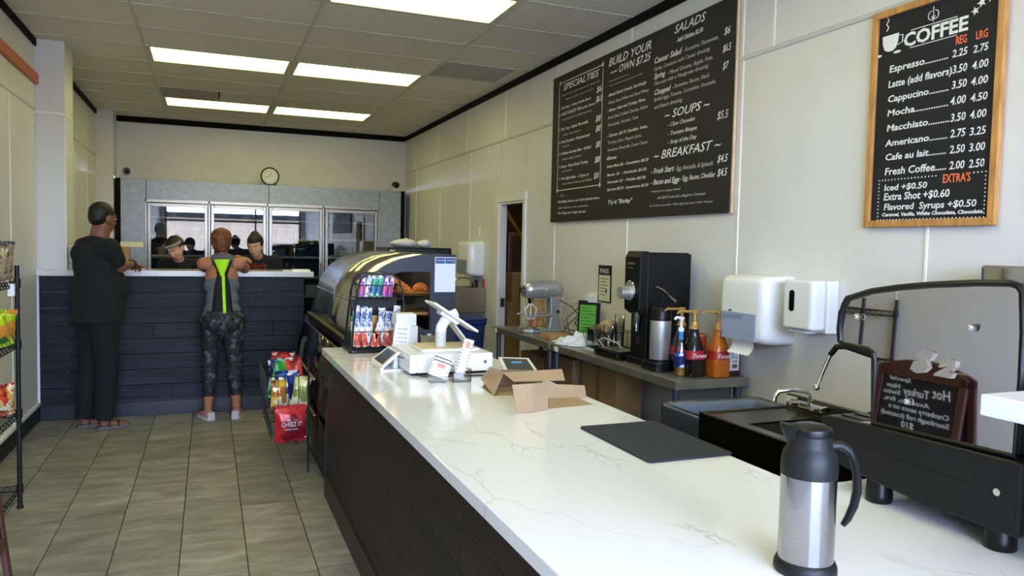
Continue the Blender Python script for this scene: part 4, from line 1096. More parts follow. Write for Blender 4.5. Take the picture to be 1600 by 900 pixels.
m = MB(); m.skin([[m._v((x, y, z)) for x, z in low[1:]] for y in (Y0 + 0.03, Y1 - 0.03)], closed=False, caps=False)
m.build('lower_glass', glass('lower_case_glass', (0.62, 0.66, 0.68), 0.05, 0.05, 1.3), pc, smooth=60, solid=0.005, norm=False)
brass = mat('dull_brass_rail', '#8f7b4f', 0.35, 0.9)
MB().box(0.782, 0.835, Y0 + 0.03, Y1 - 0.03, 0.90, 0.96).build('mid_rail', K['black'], pc, bevel=0.004)
MB().box(0.776, 0.784, Y0 + 0.03, Y1 - 0.03, 0.945, 0.962).box(0.755, 0.763, Y0 + 0.03, Y1 - 0.03, 0.872, 0.884).build('rail_edge', brass, pc, bevel=0.002)
MB().cyl((0.863, Y0 + 0.03, 1.17), (0.863, Y1 - 0.03, 1.17), 0.007).build('glass_trim', K['chrome'], pc, smooth=True)
MB().box(1.36, 1.50, Y0 + 0.03, Y1 - 0.03, 1.478, 1.488).build('top_deck', K['navy_flat'], pc)
MB().box(1.47, 1.50, Y0 + 0.03, Y1 - 0.03, 0.0, 1.478).build('back_doors', K['black'], pc)
MB().box(0.70, 1.47, Y0 + 0.03, Y1 - 0.03, 0.0, 0.14).build('plinth', K['black'], pc)
MB().box(0.84, 1.46, Y0 + 0.05, Y1 - 0.05, 0.95, 0.965).build('deck', mat('dark_case_deck', '#2b2a2d', 0.4), pc)
for z, x0 in ((1.215, 1.08), (1.09, 0.96)):
    MB().box(x0, 1.46, Y0 + 0.05, Y1 - 0.05, z - 0.006, z).build('glass_shelf', K['acrylic'], pc)
    MB().box(x0 - 0.004, x0, Y0 + 0.05, Y1 - 0.05, z - 0.008, z + 0.002).build('shelf_edge', K['steel'], pc)
for z, x0 in ((0.30, 0.72), (0.56, 0.74)):
    MB().box(x0, 1.46, Y0 + 0.05, Y1 - 0.05, z - 0.01, z).build('shelf', K['steel'], pc)
lampm = mat('warm_lamp', '#ffffff', 0.5, emit=(1.0, 0.62, 0.28), es=9)
MB().box(1.16, 1.22, Y0 + 0.1, Y1 - 0.1, 1.452, 1.458).build('lamp_tube', lampm, pc)
pp_ = thing('notice_sheet', 'white notice with a blue header taped to the end of the pastry case', 'notice', (1.43, Y0, 1.24))
MB().box(1.358, 1.497, Y0 - 0.003, Y0 - 0.0005, 1.245, 1.472).build('sheet', mat('bluish_paper', '#dfe2f2', 0.7), pp_)
MB().box(1.362, 1.425, Y0 - 0.0042, Y0 - 0.003, 1.43, 1.468).box(1.428, 1.494, Y0 - 0.0042, Y0 - 0.003, 1.43, 1.468).build('header', mat('blue_print', '#3a5a8a', 0.6), pp_)
F = frame((1.37, Y0 - 0.0044, 1.447), (1, 0, 0), (0, 0, 1))
MB(F).text('We do Catering', Matrix.Identity(4), 0.009, 0.055).text('Call us today', Matrix.Translation((0.066, 0, 0)), 0.009, 0.05).build('lettering', K['paper'], pp_)
# pastries
plm = mat('wooden_serving_board', '#d39a52', 0.5)
tr = MB().lathe([(0.11, 0), (0.14, 0.012), (0.145, 0.018), (0.0, 0.012)], (1.28, 5.05, 1.215), n=28, sy=1.2, caps=False).build('pastry_tray', plm, smooth=True, label='upper golden tray of pastries lit inside the display case', cat='tray')
MB().box(1.06, 1.44, 4.84, 5.2, 1.0905, 1.105).build('pastry_board', plm, bevel=0.004, label='lower wooden board under the tray inside the display case', cat='board')
crm = mat('baked_crust', '#cf7f2c', 0.5, noise_s=20, noise_a=0.3, bump=0.3)
def croissant(loc, label, rz):
    t = thing('croissant', label, 'croissant', loc, rz, 'croissants in the display case')
    R = 0.045
    for i in range(5):
        a = PI * (0.15 + 0.7 * i / 4)
        r_ = (0.017, 0.026, 0.031, 0.026, 0.017)[i]
        MB().ball((R * math.cos(a), R * math.sin(a) - 0.03, r_), (r_, r_ * 0.9, r_)).build('roll_segment', crm, t, local=True, smooth=True)
    return t
croissant((1.21, 4.98, 1.232), 'golden croissant nearest the glass on the lit upper tray', 0.4)
croissant((1.34, 5.02, 1.232), 'golden croissant at the right of the lit upper tray', -0.3)
croissant((1.25, 5.13, 1.232), 'golden croissant at the back of the lit upper tray', 1.2)
croissant((1.18, 5.10, 1.275), 'golden croissant stacked on top of the others on the tray', 2.0)
for x, y, s, lb in ((0.92, 5.5, 1.0, 'flat bread roll on the case deck nearest the rack'), (0.93, 5.9, 0.8, 'flat bread roll in the middle of the case deck'), (0.93, 6.3, 0.9, 'flat bread roll at the far end of the case deck'), (1.15, 5.45, 1.0, 'round bun on the case deck behind the flat rolls')):
    MB().ball((x, y, 0.99), (0.07 * s, 0.10 * s, 0.025)).build('bread_roll', crm, smooth=True, label=lb, cat='bread')
# drinks and bags behind the lower glass
drink = dict(dark=mat('cola_liquid', '#1a0d08', 0.15), green=mat('green_bottle', '#1f5a33', 0.2), red=mat('red_drink', '#7c2620', 0.25), orange=mat('orange_drink', '#a8572a', 0.3), blue=mat('blue_drink', '#2b4a6c', 0.25))
def drinkb(x, y, z, h, r, m, label, group, cap=K['white'], lab=None):
    t = thing('drink_bottle', label, 'bottle', (x, y, z), 0, group)
    MB().lathe([(r * 0.9, 0), (r, 0.01), (r, h * 0.58), (r * 0.8, h * 0.7), (r * 0.36, h * 0.86), (r * 0.34, h * 0.93)], (x, y, z), n=16).build('bottle_body', m, t, smooth=60)
    MB().lathe([(r * 0.4, h * 0.92), (r * 0.4, h)], (x, y, z), n=12).build('cap', cap, t, smooth=40)
    if lab: MB().lathe([(r * 1.01, h * 0.32), (r * 1.01, h * 0.55)], (x, y, z), n=16, caps=False).build('label', lab, t, smooth=60)
    return t
dk = [('dark', 'dark cola'), ('green', 'green glass'), ('red', 'red'), ('orange', 'orange'), ('blue', 'blue')]
for zz, x in ((0.56, 0.80), (0.30, 0.77)):
    for i in range(14):
        k, nm = dk[(i * 3 + int(zz * 10)) % 5] if zz > 0.5 else dk[(i * 2 + 1) % 5]
        if i == 0 and zz > 0.5: k, nm = 'dark', 'dark cola'
        drinkb(x, 4.86 + i * 0.125, zz, 0.24, 0.034, drink[k], '%s drink bottle, %s from the near end of the case on its %s shelf' % (nm, ('first', 'second', 'third', 'fourth', 'fifth', 'sixth', 'seventh', 'eighth', 'ninth', 'tenth', 'eleventh', 'twelfth', 'thirteenth', 'last')[i], 'upper' if zz > 0.5 else 'bottom'), '%s bottles in the display case' % nm, lab=bm_red2 if k == 'dark' else (K['white'] if i % 3 == 0 else None))

# wire basket of snack bags on the front of the case
hb = thing('hanging_wire_basket', 'wire basket stand full of snack bags in front of the display case', 'basket', (0.5, 5.5, 0))
wire_basket(0.36, 0.62, 5.18, 5.95, 0.45, 0.66, 0.0025, K['black_m'], hb, 'upper_basket', 0.06, 0.01)
wire_basket(0.38, 0.60, 5.18, 5.95, 0.25, 0.36, 0.0025, K['black_m'], hb, 'lower_basket', 0.06, 0.005)
for x, y in ((0.62, 5.18), (0.62, 5.95)): MB().cyl((x, y, 0), (x, y, 0.78 if x > 0.5 else 0.67), 0.006).build('upright', K['black_m'], hb, smooth=True)
MB().box(0.628, 0.640, 5.0, 6.3, 0.655, 0.667).build('upper_rail', brass, hb); MB().box(0.632, 0.644, 5.0, 6.3, 0.42, 0.43).build('lower_rail', brass, hb)
bag('chip_bag', (0.42, 5.37, 0.49), 0.15, 0.24, 0.07, bm_mix1, 'green snack bag sticking up at the left of the floor basket', rz=0.5, tilt=0.35)
bag('chip_bag', (0.565, 5.38, 0.49), 0.15, 0.24, 0.07, bm_red2, 'red and white snack bag standing at the right of the floor basket', rz=-0.3, tilt=-0.2)
bag('chip_bag', (0.49, 5.29, 0.46), 0.16, 0.20, 0.07, bm_blue, 'blue and white snack bag in the middle of the floor basket', rz=0.1)
bag('chip_bag', (0.43, 5.205, 0.455), 0.11, 0.16, 0.06, bm_yel, 'brown and yellow snack bag low at the left of the floor basket', rz=0.3)
bag('chip_bag', (0.56, 5.21, 0.455), 0.11, 0.18, 0.05, bm_ylw2, 'pale yellow snack bag low at the right of the floor basket', rz=-0.2, tilt=0.15)
bag('chip_bag', (0.49, 5.50, 0.46), 0.17, 0.24, 0.08, bm_ylw2, 'pale yellow snack bag standing behind the blue one in the floor basket', rz=0.2, tilt=0.1)
bag('chip_bag', (0.50, 5.66, 0.46), 0.17, 0.23, 0.08, bm_blue, 'blue snack bag in the middle row of the floor basket', rz=0.1, tilt=-0.1)
bag('chip_bag', (0.49, 5.83, 0.46), 0.17, 0.25, 0.08, bm_red2, 'red and white snack bag at the far end of the floor basket', rz=0.0, tilt=0.1)
bag('chip_bag', (0.50, 5.135, 0.245), 0.21, 0.21, 0.07, bm_red, 'large red cracker bag with white lettering hanging at the basket front', rz=0.12, text_='CHEEZ IT', tm=K['chalk'], text2='BAKED SNACK')
# ================================================================ RIGHT SIDE: STEEL TABLES AND EVERYTHING ON THEM
TT = 0.86
def steel_table(label, y0, y1, x0=2.285, x1=2.76):
    t = thing('steel_work_table', label, 'table', ((x0 + x1) / 2, (y0 + y1) / 2, 0), group='steel work tables along the right wall')
    MB().box(x0, x1, y0, y1, TT - 0.05, TT).build('table_top', K['steel_d'], t, bevel=0.004)
    gl = bpy.data.materials.get('grey_blue_leg') or mat('grey_blue_leg', '#565c66', 0.4, 0.6)
    for x in (x0 + 0.035, x1 - 0.04):
        for y in (y0 + 0.05, y1 - 0.05):
            MB().cyl((x, y, 0.0), (x, y, TT - 0.05), 0.02, n=14).build('leg', gl, t, smooth=50)
    MB().box(x0 + 0.02, x1 - 0.02, y0 + 0.03, y1 - 0.03, 0.2, 0.225).build('undershelf', K['steel'], t)
    return t
t1 = steel_table('near steel work table holding the coffee grinder and syrup bottles', 3.35, 4.94)
t2 = steel_table('far steel work table holding the silver stand mixer', 4.96, 6.12)
MB().box(2.2845, 2.2855, 4.80, 4.87, 0.815, 0.85).build('sticker', K['paper'], t1)
MB().box(2.2845, 2.2855, 6.02, 6.09, 0.815, 0.85).build('sticker', K['paper'], t2)
for y0, y1, z1, lb in ((5.0, 5.5, 0.72, 'flattened tan cardboard box under the far steel table'), (4.35, 4.85, 0.74, 'tan cardboard box under the near steel table behind its legs'), (5.55, 6.0, 0.66, 'darker cardboard box under the far end of the steel tables')):
    t = thing('cardboard_box', lb, 'box', (2.6, (y0 + y1) / 2, 0.225))
    MB().box(2.50, 2.70, y0, y1, 0.225, z1).build('carton', K['card'], t, bevel=0.003)
    MB().box(2.498, 2.5, (y0 + y1) / 2 - 0.025, (y0 + y1) / 2 + 0.025, 0.225, z1).build('tape', mat('brown_tape', '#8f6a3a', 0.3) if 'brown_tape' not in bpy.data.materials else bpy.data.materials['brown_tape'], t)
cb_ = MB()
cb_.tube([(2.70, 5.3, 0.86), (2.28, 5.28, 0.84), (2.27, 4.72, 0.6), (2.30, 4.7, 0.35), (2.28, 4.66, 0.02)], 0.004, 6)
MB().tube([(2.30, 4.55, 0.80), (2.31, 4.50, 0.62), (2.35, 4.46, 0.45), (2.33, 4.44, 0.3), (2.36, 4.40, 0.01)], 0.004, 6).build('hanging_cable', K['black'], smooth=True, label='black cable hanging below the front edge of the near steel table', cat='cable')

# stand mixer
mx, my = 2.53, 5.62
sm = thing('stand_mixer', 'silver stand mixer on the far steel table beside the kitchen door', 'mixer', (mx, my, TT))
gr = mat('mixer_silver_paint', '#b4b7b9', 0.28, 0.6)
# long axis toward the camera-left (the head points to -X)
MB().prism([(mx - 0.20 + 0.0, my - 0.07), (mx - 0.14, my - 0.11), (mx + 0.02, my - 0.085), (mx + 0.14, my - 0.075), (mx + 0.17, my), (mx + 0.14, my + 0.075), (mx + 0.02, my + 0.085), (mx - 0.14, my + 0.11), (mx - 0.20, my + 0.07)], TT, TT + 0.03, 'z').build('base', gr, sm, bevel=0.012, seg=3)
MB().lathe([(0.10, 0), (0.105, 0.01), (0.09, 0.02), (0.075, 0.022)], (mx - 0.10, my, TT + 0.028), n=28).build('bowl_plate', K['chrome'], sm, smooth=40)
MB().prism([(mx + 0.03, TT + 0.02), (mx + 0.155, TT + 0.02), (mx + 0.13, TT + 0.12), (mx + 0.14, TT + 0.30), (mx + 0.04, TT + 0.30), (mx + 0.045, TT + 0.12)], my - 0.045, my + 0.045, 'y').build('column', gr, sm, bevel=0.014, seg=3)
m = MB(); rows = []
for x, rz, ry, dz in ((-0.185, 0.03, 0.03, 0), (-0.175, 0.062, 0.058, 0), (-0.12, 0.075, 0.068, 0.002), (0.0, 0.078, 0.07, 0.004), (0.10, 0.076, 0.068, 0.002), (0.155, 0.06, 0.055, 0), (0.172, 0.03, 0.03, 0)):
    rows.append(m.ring(Vector((mx + x, my, TT + 0.345 + dz)), Vector((0, 1, 0)), Vector((0, 0, 1)), ry, rz, 24))
m.skin(rows).build('motor_head', gr, sm, smooth=60)
MB().cyl((mx - 0.19, my, TT + 0.345), (mx - 0.205, my, TT + 0.345), 0.022, n=18).build('hub_cap', K['chrome'], sm, smooth=40)
MB().cyl((mx - 0.185, my - 0.02, TT + 0.36), (mx - 0.20, my - 0.06, TT + 0.37), 0.009).build('hub_knob', K['black'], sm, smooth=True)
MB().tube([(mx - 0.172, my + 0.069, TT + 0.35), (mx, my - 0.078, TT + 0.35), (mx + 0.16, my - 0.056, TT + 0.35)], 0.0015).build('trim_band', K['chrome'], sm)
MB().cyl((mx - 0.11, my, TT + 0.285), (mx - 0.11, my, TT + 0.235), 0.028, 0.02, n=18).build('beater_shaft', K['chrome'], sm, smooth=50)
m = MB().tube([(mx - 0.11, my, TT + 0.24), (mx - 0.16, my, TT + 0.19), (mx - 0.15, my, TT + 0.12), (mx - 0.11, my, TT + 0.10), (mx - 0.07, my, TT + 0.12), (mx - 0.06, my, TT + 0.19), (mx - 0.11, my, TT + 0.24)], 0.006)
m.cyl((mx - 0.11, my, TT + 0.24), (mx - 0.11, my, TT + 0.10), 0.005); m.build('beater', K['white_m'], sm, smooth=True)
MB().box(mx - 0.19, mx + 0.05, my - 0.10, my - 0.085, TT + 0.135, TT + 0.15).box(mx - 0.19, mx + 0.05, my + 0.085, my + 0.10, TT + 0.135, TT + 0.15).box(mx + 0.035, mx + 0.05, my - 0.1, my + 0.1, TT + 0.135, TT + 0.15).build('bowl_arm', gr, sm, bevel=0.004)
MB().ball((mx + 0.11, my - 0.055, TT + 0.17), 0.014).build('lift_knob', K['black'], sm, smooth=True)
MB().tube([(mx + 0.13, my - 0.04, TT + 0.26), (mx + 0.18, my - 0.16, TT + 0.22), (mx + 0.19, my - 0.26, TT + 0.16), (mx + 0.16, my - 0.2, TT + 0.10), (mx + 0.10, my - 0.2, TT + 0.05), (mx + 0.2, my - 0.45, TT + 0.02)], 0.004).build('cord', K['black'], sm, smooth=True)
MB().box(mx - 0.04, mx + 0.10, my + 0.19, my + 0.20, TT, TT + 0.25).build('cutting_board', mat('bamboo', '#b98f52', 0.5), label='tan wooden board standing behind the stand mixer', cat='board')
MB().lathe([(0.03, 0), (0.033, 0.06), (0.03, 0.06), (0.027, 0.005)], (mx - 0.09, my - 0.03, TT + 0.052), n=16).build('wooden_cup', mat('cup_brown', '#9c6b45', 0.5), smooth=40, label='small brown cup standing on the plate under the mixer beater', cat='cup')
MB().box(2.37, 2.52, 5.13, 5.30, TT, TT + 0.035).build('small_cardboard_box', K['card'], bevel=0.003, label='small flat cardboard box lying before the mixer on the steel table', cat='box')
# crumpled white cloth
def cloth(u, v):
    x = 2.31 + 0.26 * u; y = 4.70 + 0.30 * v
    e = math.sin(PI * u) ** 0.5 * math.sin(PI * v) ** 0.5 if 0 < u < 1 and 0 < v < 1 else 0
    z = e * (0.035 + 0.055 * math.exp(-((u - 0.62) ** 2 + (v - 0.35) ** 2) / 0.05) + 0.014 * math.sin(u * 17 + v * 6) + 0.012 * math.sin(v * 21 - u * 5))
    return (x + 0.02 * math.sin(v * 9), y + 0.02 * math.sin(u * 11), TT + 0.004 + max(0, z))
MB().sheet(cloth, 22, 22).build('white_cloth', mat('white_cloth', '#d9dde6', 0.85), solid=0.003, smooth=True, label='crumpled white cloth on the front edge of the near steel table', cat='cloth')
# wall outlet and adapters
ot = thing('wall_outlet', 'white wall outlet with black plugs above the steel table', 'outlet', (2.77, 5.22, 1.05))
MB().rbox(2.755, 2.771, 5.13, 5.27, 1.04, 1.20, 0.006, ax='x').build('plate', K['white'], ot, bevel=0.003)
MB().box(2.70, 2.756, 5.15, 5.24, 1.08, 1.19).build('tap_adapter', K['white'], ot, bevel=0.006)
MB().box(2.66, 2.70, 5.18, 5.25, 1.02, 1.09).build('plug', K['black'], ot, bevel=0.006)
MB().box(2.655, 2.70, 5.16, 5.24, 1.11, 1.15).build('plug', K['black'], ot, bevel=0.006)
MB().tube([(2.66, 5.21, 1.03), (2.63, 5.24, 0.97), (2.66, 5.16, 0.90), (2.68, 5.05, 0.87)], 0.004).build('cord', K['black'], ot, smooth=True)
MB().tube([(2.66, 5.22, 1.13), (2.60, 5.30, 1.11), (2.58, 5.33, 1.0), (2.62, 5.30, 0.87)], 0.004).build('cord', mat('yellow_cord', '#c9b28a', 0.5), ot, smooth=True)
MB().tube([(2.66, 5.2, 1.11), (2.56, 5.25, 1.0), (2.57, 5.2, 0.89), (2.60, 5.1, 0.87)], 0.004).build('cord', K['black'], ot, smooth=True)
# posters
po_ = thing('health_notice', 'narrow black and white notice taped to the wall above the green sign', 'notice', (2.77, 5.03, 1.14))
MB().box(2.766, 2.770, 4.93, 5.13, 1.145, 1.425).build('sheet', K['ink'], po_)
MB().box(2.7645, 2.766, 4.945, 5.115, 1.155, 1.35).build('lower_panel', mat('pale_green_paper', '#d5dac6', 0.7), po_)
F = frame((2.7642, 5.10, 1.30), (0, -1, 0), (0, 0, 1))
m = MB(F)
for i, w in enumerate((0.13, 0.10, 0.12, 0.08, 0.11, 0.09)): m.box(0.005, 0.005 + w, 0.02 - i * 0.024, 0.026 - i * 0.024, 0, 0.0005)
m.box(0.09, 0.115, -0.085, -0.05, 0, 0.0006).build('print_lines', mat('grey_green_print', '#66705c', 0.7), po_)
MB(frame((2.7655, 5.105, 1.365), (0, -1, 0), (0, 0, 1))).text('PASS', Matrix.Identity(4), 0.035, 0.13).build('lettering', K['paper'], po_)
gs = thing('green_sign', 'green sheet in a black frame standing before the outlet', 'sign', (2.62, 5.02, TT))
T = Matrix.Translation((2.64, 5.04, TT)) @ Matrix.Rotation(-0.75, 4, 'Z') @ Matrix.Rotation(-0.1, 4, 'X')
MB(T).box(-0.085, 0.085, 0, 0.012, 0.0, 0.285).build('frame', K['black'], gs, bevel=0.003)
MB(T).box(-0.07, 0.055, -0.002, 0.0, 0.018, 0.265).build('sheet', mat('bright_green_paper', '#5fae3e', 0.6), gs)
m = MB(T @ frame((-0.06, -0.003, 0.24), (1, 0, 0), (0, 0, 1)))
for i in range(8): m.box(0, 0.07 + 0.02 * ((i * 7) % 3), -i * 0.025, 0.006 - i * 0.025, 0, 0.0005)
m.build('print_lines', mat('dark_green_print', '#2f6a26', 0.6), gs)
# wire basket with plastic cups and lids
wbk = thing('wire_tray', 'black wire basket of clear cups and lids left of the grinder', 'basket', (2.57, 4.60, TT))
wire_basket(2.46, 2.68, 4.42, 4.76, TT + 0.01, TT + 0.13, 0.002, K['black_m'], wbk, 'wire_basket', 0.03)
MB().box(2.452, 2.458, 4.60, 4.68, TT + 0.05, TT + 0.13).build('tag', K['black'], wbk)
def clear_cup(x, y, z, n, label):
    t = thing('plastic_cup_stack', label, 'cups', (x, y, z), group=None)
    for i in range(n):
        MB().lathe([(0.026, 0.0), (0.036, 0.10), (0.038, 0.104), (0.036, 0.104)], (x, y, z + i * 0.018), n=18, caps=False).build('cup', K['acrylic'], t, smooth=50)
clear_cup(2.60, 4.50, TT + 0.02, 8, 'tall stack of clear plastic cups in the wire basket beside the grinder')
clear_cup(2.52, 4.68, TT + 0.02, 3, 'short stack of clear plastic cups at the left of the wire basket')
clear_cup(2.53, 4.52, TT + 0.02, 4, 'middle stack of clear plastic cups at the front of the wire basket')
MB().ball((2.61, 4.68, TT + 0.13), (0.07, 0.07, 0.06)).build('paper_bag_bundle', mat('tan_tissue', '#b39a7c', 0.8, noise_s=20, noise_a=0.3, bump=0.5), smooth=True, label='crumpled tan paper bundle on top of the wire basket', cat='paper')
# small devices
ph_ = thing('white_phone', 'flat white and grey handheld device lying before the wire basket', 'device', (2.43, 4.50, TT))
MB().rbox(2.37, 2.44, 4.42, 4.58, TT, TT + 0.022, 0.01).build('body', mat('light_grey_plastic', '#c3c8cf', 0.35), ph_, bevel=0.003)
MB().box(2.377, 2.433, 4.43, 4.57, TT + 0.022, TT + 0.0235).build('screen', K['black_g'], ph_)
sca = thing('kitchen_scale', 'low black scale with a grey plate in front of the coffee grinder', 'scale', (2.44, 4.05, TT))
MB().prism([(4.05, TT), (4.36, TT), (4.38, TT + 0.03), (4.33, TT + 0.05), (4.08, TT + 0.045)], 2.34, 2.48, 'x').build('body', K['black'], sca, bevel=0.005)
MB().rbox(2.35, 2.48, 4.08, 4.31, TT + 0.048, TT + 0.056, 0.02).build('plate', mat('olive_steel_plate', '#8d8a7c', 0.3, 0.9), sca, bevel=0.002)
MB().tube([(2.40, 4.35, TT + 0.05), (2.38, 4.39, TT + 0.09), (2.39, 4.33, TT + 0.11), (2.42, 4.21, TT + 0.09), (2.43, 4.17, TT + 0.06)], 0.005).build('cable', mat('grey_cable', '#a9a9a5', 0.5), sca, smooth=True)

# coffee grinder
gd = thing('coffee_grinder', 'tall black coffee grinder with a chrome dial on the steel table', 'grinder', (2.52, 3.93, TT))
gb = mat('grinder_black', '#0a0a0b', 0.5, spec=0.3)
gy0, gy1, gx = 3.845, 4.02, 2.35
MB().box(gx + 0.05, 2.705, gy0, gy1, TT + 0.04, TT + 0.668).build('body', gb, gd, bevel=0.006)
MB().prism([(gx, TT + 0.33), (gx, TT + 0.645), (gx + 0.02, TT + 0.68), (gx + 0.06, TT + 0.68), (gx + 0.06, TT + 0.30), (gx + 0.04, TT + 0.30)], gy0 + 0.004, gy1 + 0.003, 'y').build('front_head', gb, gd, bevel=0.005)
MB().box(gx + 0.03, 2.705, gy0 - 0.01, gy1 + 0.01, TT, TT + 0.04).build('base', gb, gd, bevel=0.004)
MB().rbox(2.33, 2.45, 3.62, 3.80, TT, TT + 0.05, 0.04).build('base_pad', mat('dark_blue_black', '#14161d', 0.3), gd, bevel=0.004)
dy_ = 3.95
MB().cyl((gx, dy_, TT + 0.44), (gx - 0.01, dy_, TT + 0.44), 0.055, n=32).build('dial_plate', K['steel_l'], gd, smooth=40)
MB().cyl((gx - 0.01, dy_, TT + 0.43), (gx - 0.075, dy_, TT + 0.43), 0.036, n=28).build('dial_knob', K['steel_l'], gd, smooth=40)
MB().tube([(gx - 0.004, dy_ + 0.06 * math.cos(i * PI / 8), TT + 0.44 + 0.06 * math.sin(i * PI / 8)) for i in range(16)], 0.004, closed=True).build('dial_ring', K['chrome'], gd, smooth=True)
MB().lathe([(0.018, 0), (0.026, 0.07), (0.026, 0.12)], (gx + 0.02, 3.90, TT + 0.20), n=14).build('chute', K['acrylic'], gd, smooth=True)
MB().box(gx - 0.0012, gx, 3.91, 3.99, TT + 0.60, TT + 0.612).box(gx - 0.0012, gx, 3.93, 3.99, TT + 0.575, TT + 0.582).build('white_print', mat('grey_print', '#5c5c60', 0.6), gd)
MB().box(gx + 0.044, gx + 0.049, 3.93, 3.96, TT + 0.12, TT + 0.17).build('clip', K['steel'], gd)
MB().cyl((2.655, gy0, TT + 0.37), (2.655, gy0 - 0.006, TT + 0.37), 0.012).build('side_knob', K['black_g'], gd)
MB().box(gx + 0.06, 2.69, gy0 + 0.01, gy1 - 0.01, TT + 0.668, TT + 0.674).build('hopper_lid', K['black'], gd)

# airpot in front of the grinder
ap = thing('airpot', 'steel airpot with black pump head and chrome lever beside the grinder', 'airpot', (2.44, 3.56, TT))
ax, ay = 2.46, 3.72
MB().lathe([(0.058, 0.055), (0.06, 0.06), (0.06, 0.285)], (ax - 0.04, ay - 0.0, TT), n=32).build('steel_body', K['steel_l'], ap, smooth=40)
MB().lathe([(0.062, 0.285), (0.062, 0.33), (0.05, 0.36), (0.02, 0.37)], (ax - 0.04, ay, TT), n=28).build('pump_head', K['black'], ap, smooth=40)
MB().lathe([(0.062, 0.05), (0.062, 0.062)], (ax - 0.04, ay, TT), n=28).build('base_ring', K['black'], ap, smooth=40)
MB().tube([(ax - 0.055, ay + 0.03, TT + 0.475), (ax - 0.04, ay - 0.02, TT + 0.46), (ax - 0.01, ay - 0.10, TT + 0.40)], [0.009, 0.010, 0.007]).build('lever', K['chrome'], ap, smooth=True)
MB().cyl((ax - 0.04, ay, TT + 0.36), (ax - 0.04, ay - 0.01, TT + 0.47), 0.006).build('lever_post', K['black'], ap, smooth=True)

# syrup pump bottles
gold = mat('gold_plastic_pump', '#b08d4e', 0.3, 0.4)
def sauce(x, y, body, label, labm, text_):
    t = thing('sauce_pump_bottle', label, 'bottle', (x, y, TT))
    MB().rbox(x - 0.052, x + 0.052, y - 0.052, y + 0.052, TT + 0.002, TT + 0.10, 0.02).build('bottle_base', body, t, bevel=0.004)
    m = MB(); rows = []
    for z, w, r_ in ((0.10, 0.052, 0.4), (0.16, 0.047, 0.6), (0.21, 0.034, 0.9), (0.245, 0.026, 1.0), (0.26, 0.028, 1.0)):
        row = []
        for k in range(20):
            a = 2 * PI * k / 20
            c, s_ = math.cos(a), math.sin(a); p = 2 + 4 * (1 - r_)
            d = (abs(c) ** p + abs(s_) ** p) ** (-1 / p)
            row.append(m._v((x + w * c * d, y + w * s_ * d, TT + z)))
        rows.append(row)
    m.skin(rows).build('bottle_neck', body, t, smooth=60)
    m = MB(); rows = []
    for z, w in ((0.098, 0.0535), (0.145, 0.0495)):
        rows.append([m._v((x + w * math.cos(2 * PI * k / 20) * (abs(math.cos(2 * PI * k / 20)) ** 4 + abs(math.sin(2 * PI * k / 20)) ** 4) ** -0.25, y + w * math.sin(2 * PI * k / 20) * (abs(math.cos(2 * PI * k / 20)) ** 4 + abs(math.sin(2 * PI * k / 20)) ** 4) ** -0.25, TT + z)) for k in range(20)])
    m.skin(rows, caps=False).build('label_band', labm, t, smooth=60)
    MB(Matrix.Translation((x - 0.042, y - 0.0515, TT + 0.108)) @ Matrix.Rotation(PI / 2, 4, 'X')).text(text_, Matrix.Identity(4), 0.022, 0.084, 'LEFT', 0, 0.25, 0.003).build('lettering', K['paper'], t)
    MB().lathe([(0.027, 0.255), (0.027, 0.272), (0.02, 0.28), (0.018, 0.30), (0.011, 0.302), (0.011, 0.345)], (x, y, TT), n=18).build('pump_collar', gold, t, smooth=40)
    MB().rbox(x - 0.018, x + 0.018, y - 0.015, y + 0.015, TT + 0.342, TT + 0.366, 0.008).build('pump_head', gold, t, bevel=0.003)
    MB().tube([(x, y, TT + 0.355), (x - 0.09, y + 0.01, TT + 0.358), (x - 0.105, y + 0.012, TT + 0.345)], [0.008, 0.007, 0.006]).build('pump_spout', gold, t, smooth=True)
redl = mat('dark_red_label', '#a3202a', 0.4)
sauce(2.475, 3.47, mat('dark_chocolate_sauce', '#17100f', 0.15), 'dark brown sauce bottle with red label and gold pump', redl, 'Torani')
sauce(2.60, 3.42, mat('caramel_sauce', '#b45e1d', 0.15), 'orange caramel sauce bottle with red label and gold pump', mat('red_orange_label', '#a32a22', 0.4), 'Torani')
sauce(2.50, 3.63, bpy.data.materials['dark_chocolate_sauce'], 'second dark sauce bottle with gold pump, behind the front one', redl, 'Torani')
cl = thing('syrup_bottle', 'slim clear syrup bottle with blue label and white pump, leftmost of the bottles', 'bottle', (2.405, 3.49, TT))
MB().lathe([(0.032, 0), (0.034, 0.01), (0.034, 0.15), (0.013, 0.20), (0.012, 0.25)], (2.41, 3.50, TT), n=20).build('bottle_body', K['acrylic'], cl, smooth=50)
MB().lathe([(0.031, 0.005), (0.031, 0.07)], (2.41, 3.50, TT), n=18).build('syrup', mat('amber_syrup', '#b98a2e', 0.15, alpha=0.85), cl, smooth=50)
MB().lathe([(0.0345, 0.05), (0.0345, 0.13)], (2.41, 3.50, TT), n=20, caps=False).build('label', bm_blue, cl, smooth=50)
MB().lathe([(0.0145, 0.20), (0.0145, 0.245)], (2.41, 3.50, TT), n=16).build('neck_band', mat('cyan_blue_band', '#2f7fb5', 0.4), cl, smooth=50)
MB().lathe([(0.016, 0.245), (0.016, 0.265), (0.007, 0.27), (0.007, 0.315)], (2.41, 3.50, TT), n=14).build('pump', K['white'], cl, smooth=50)
MB().tube([(2.425, 3.50, TT + 0.317), (2.38, 3.505, TT + 0.322), (2.37, 3.505, TT + 0.31)], 0.008).build('pump_spout', K['white'], cl, smooth=True)
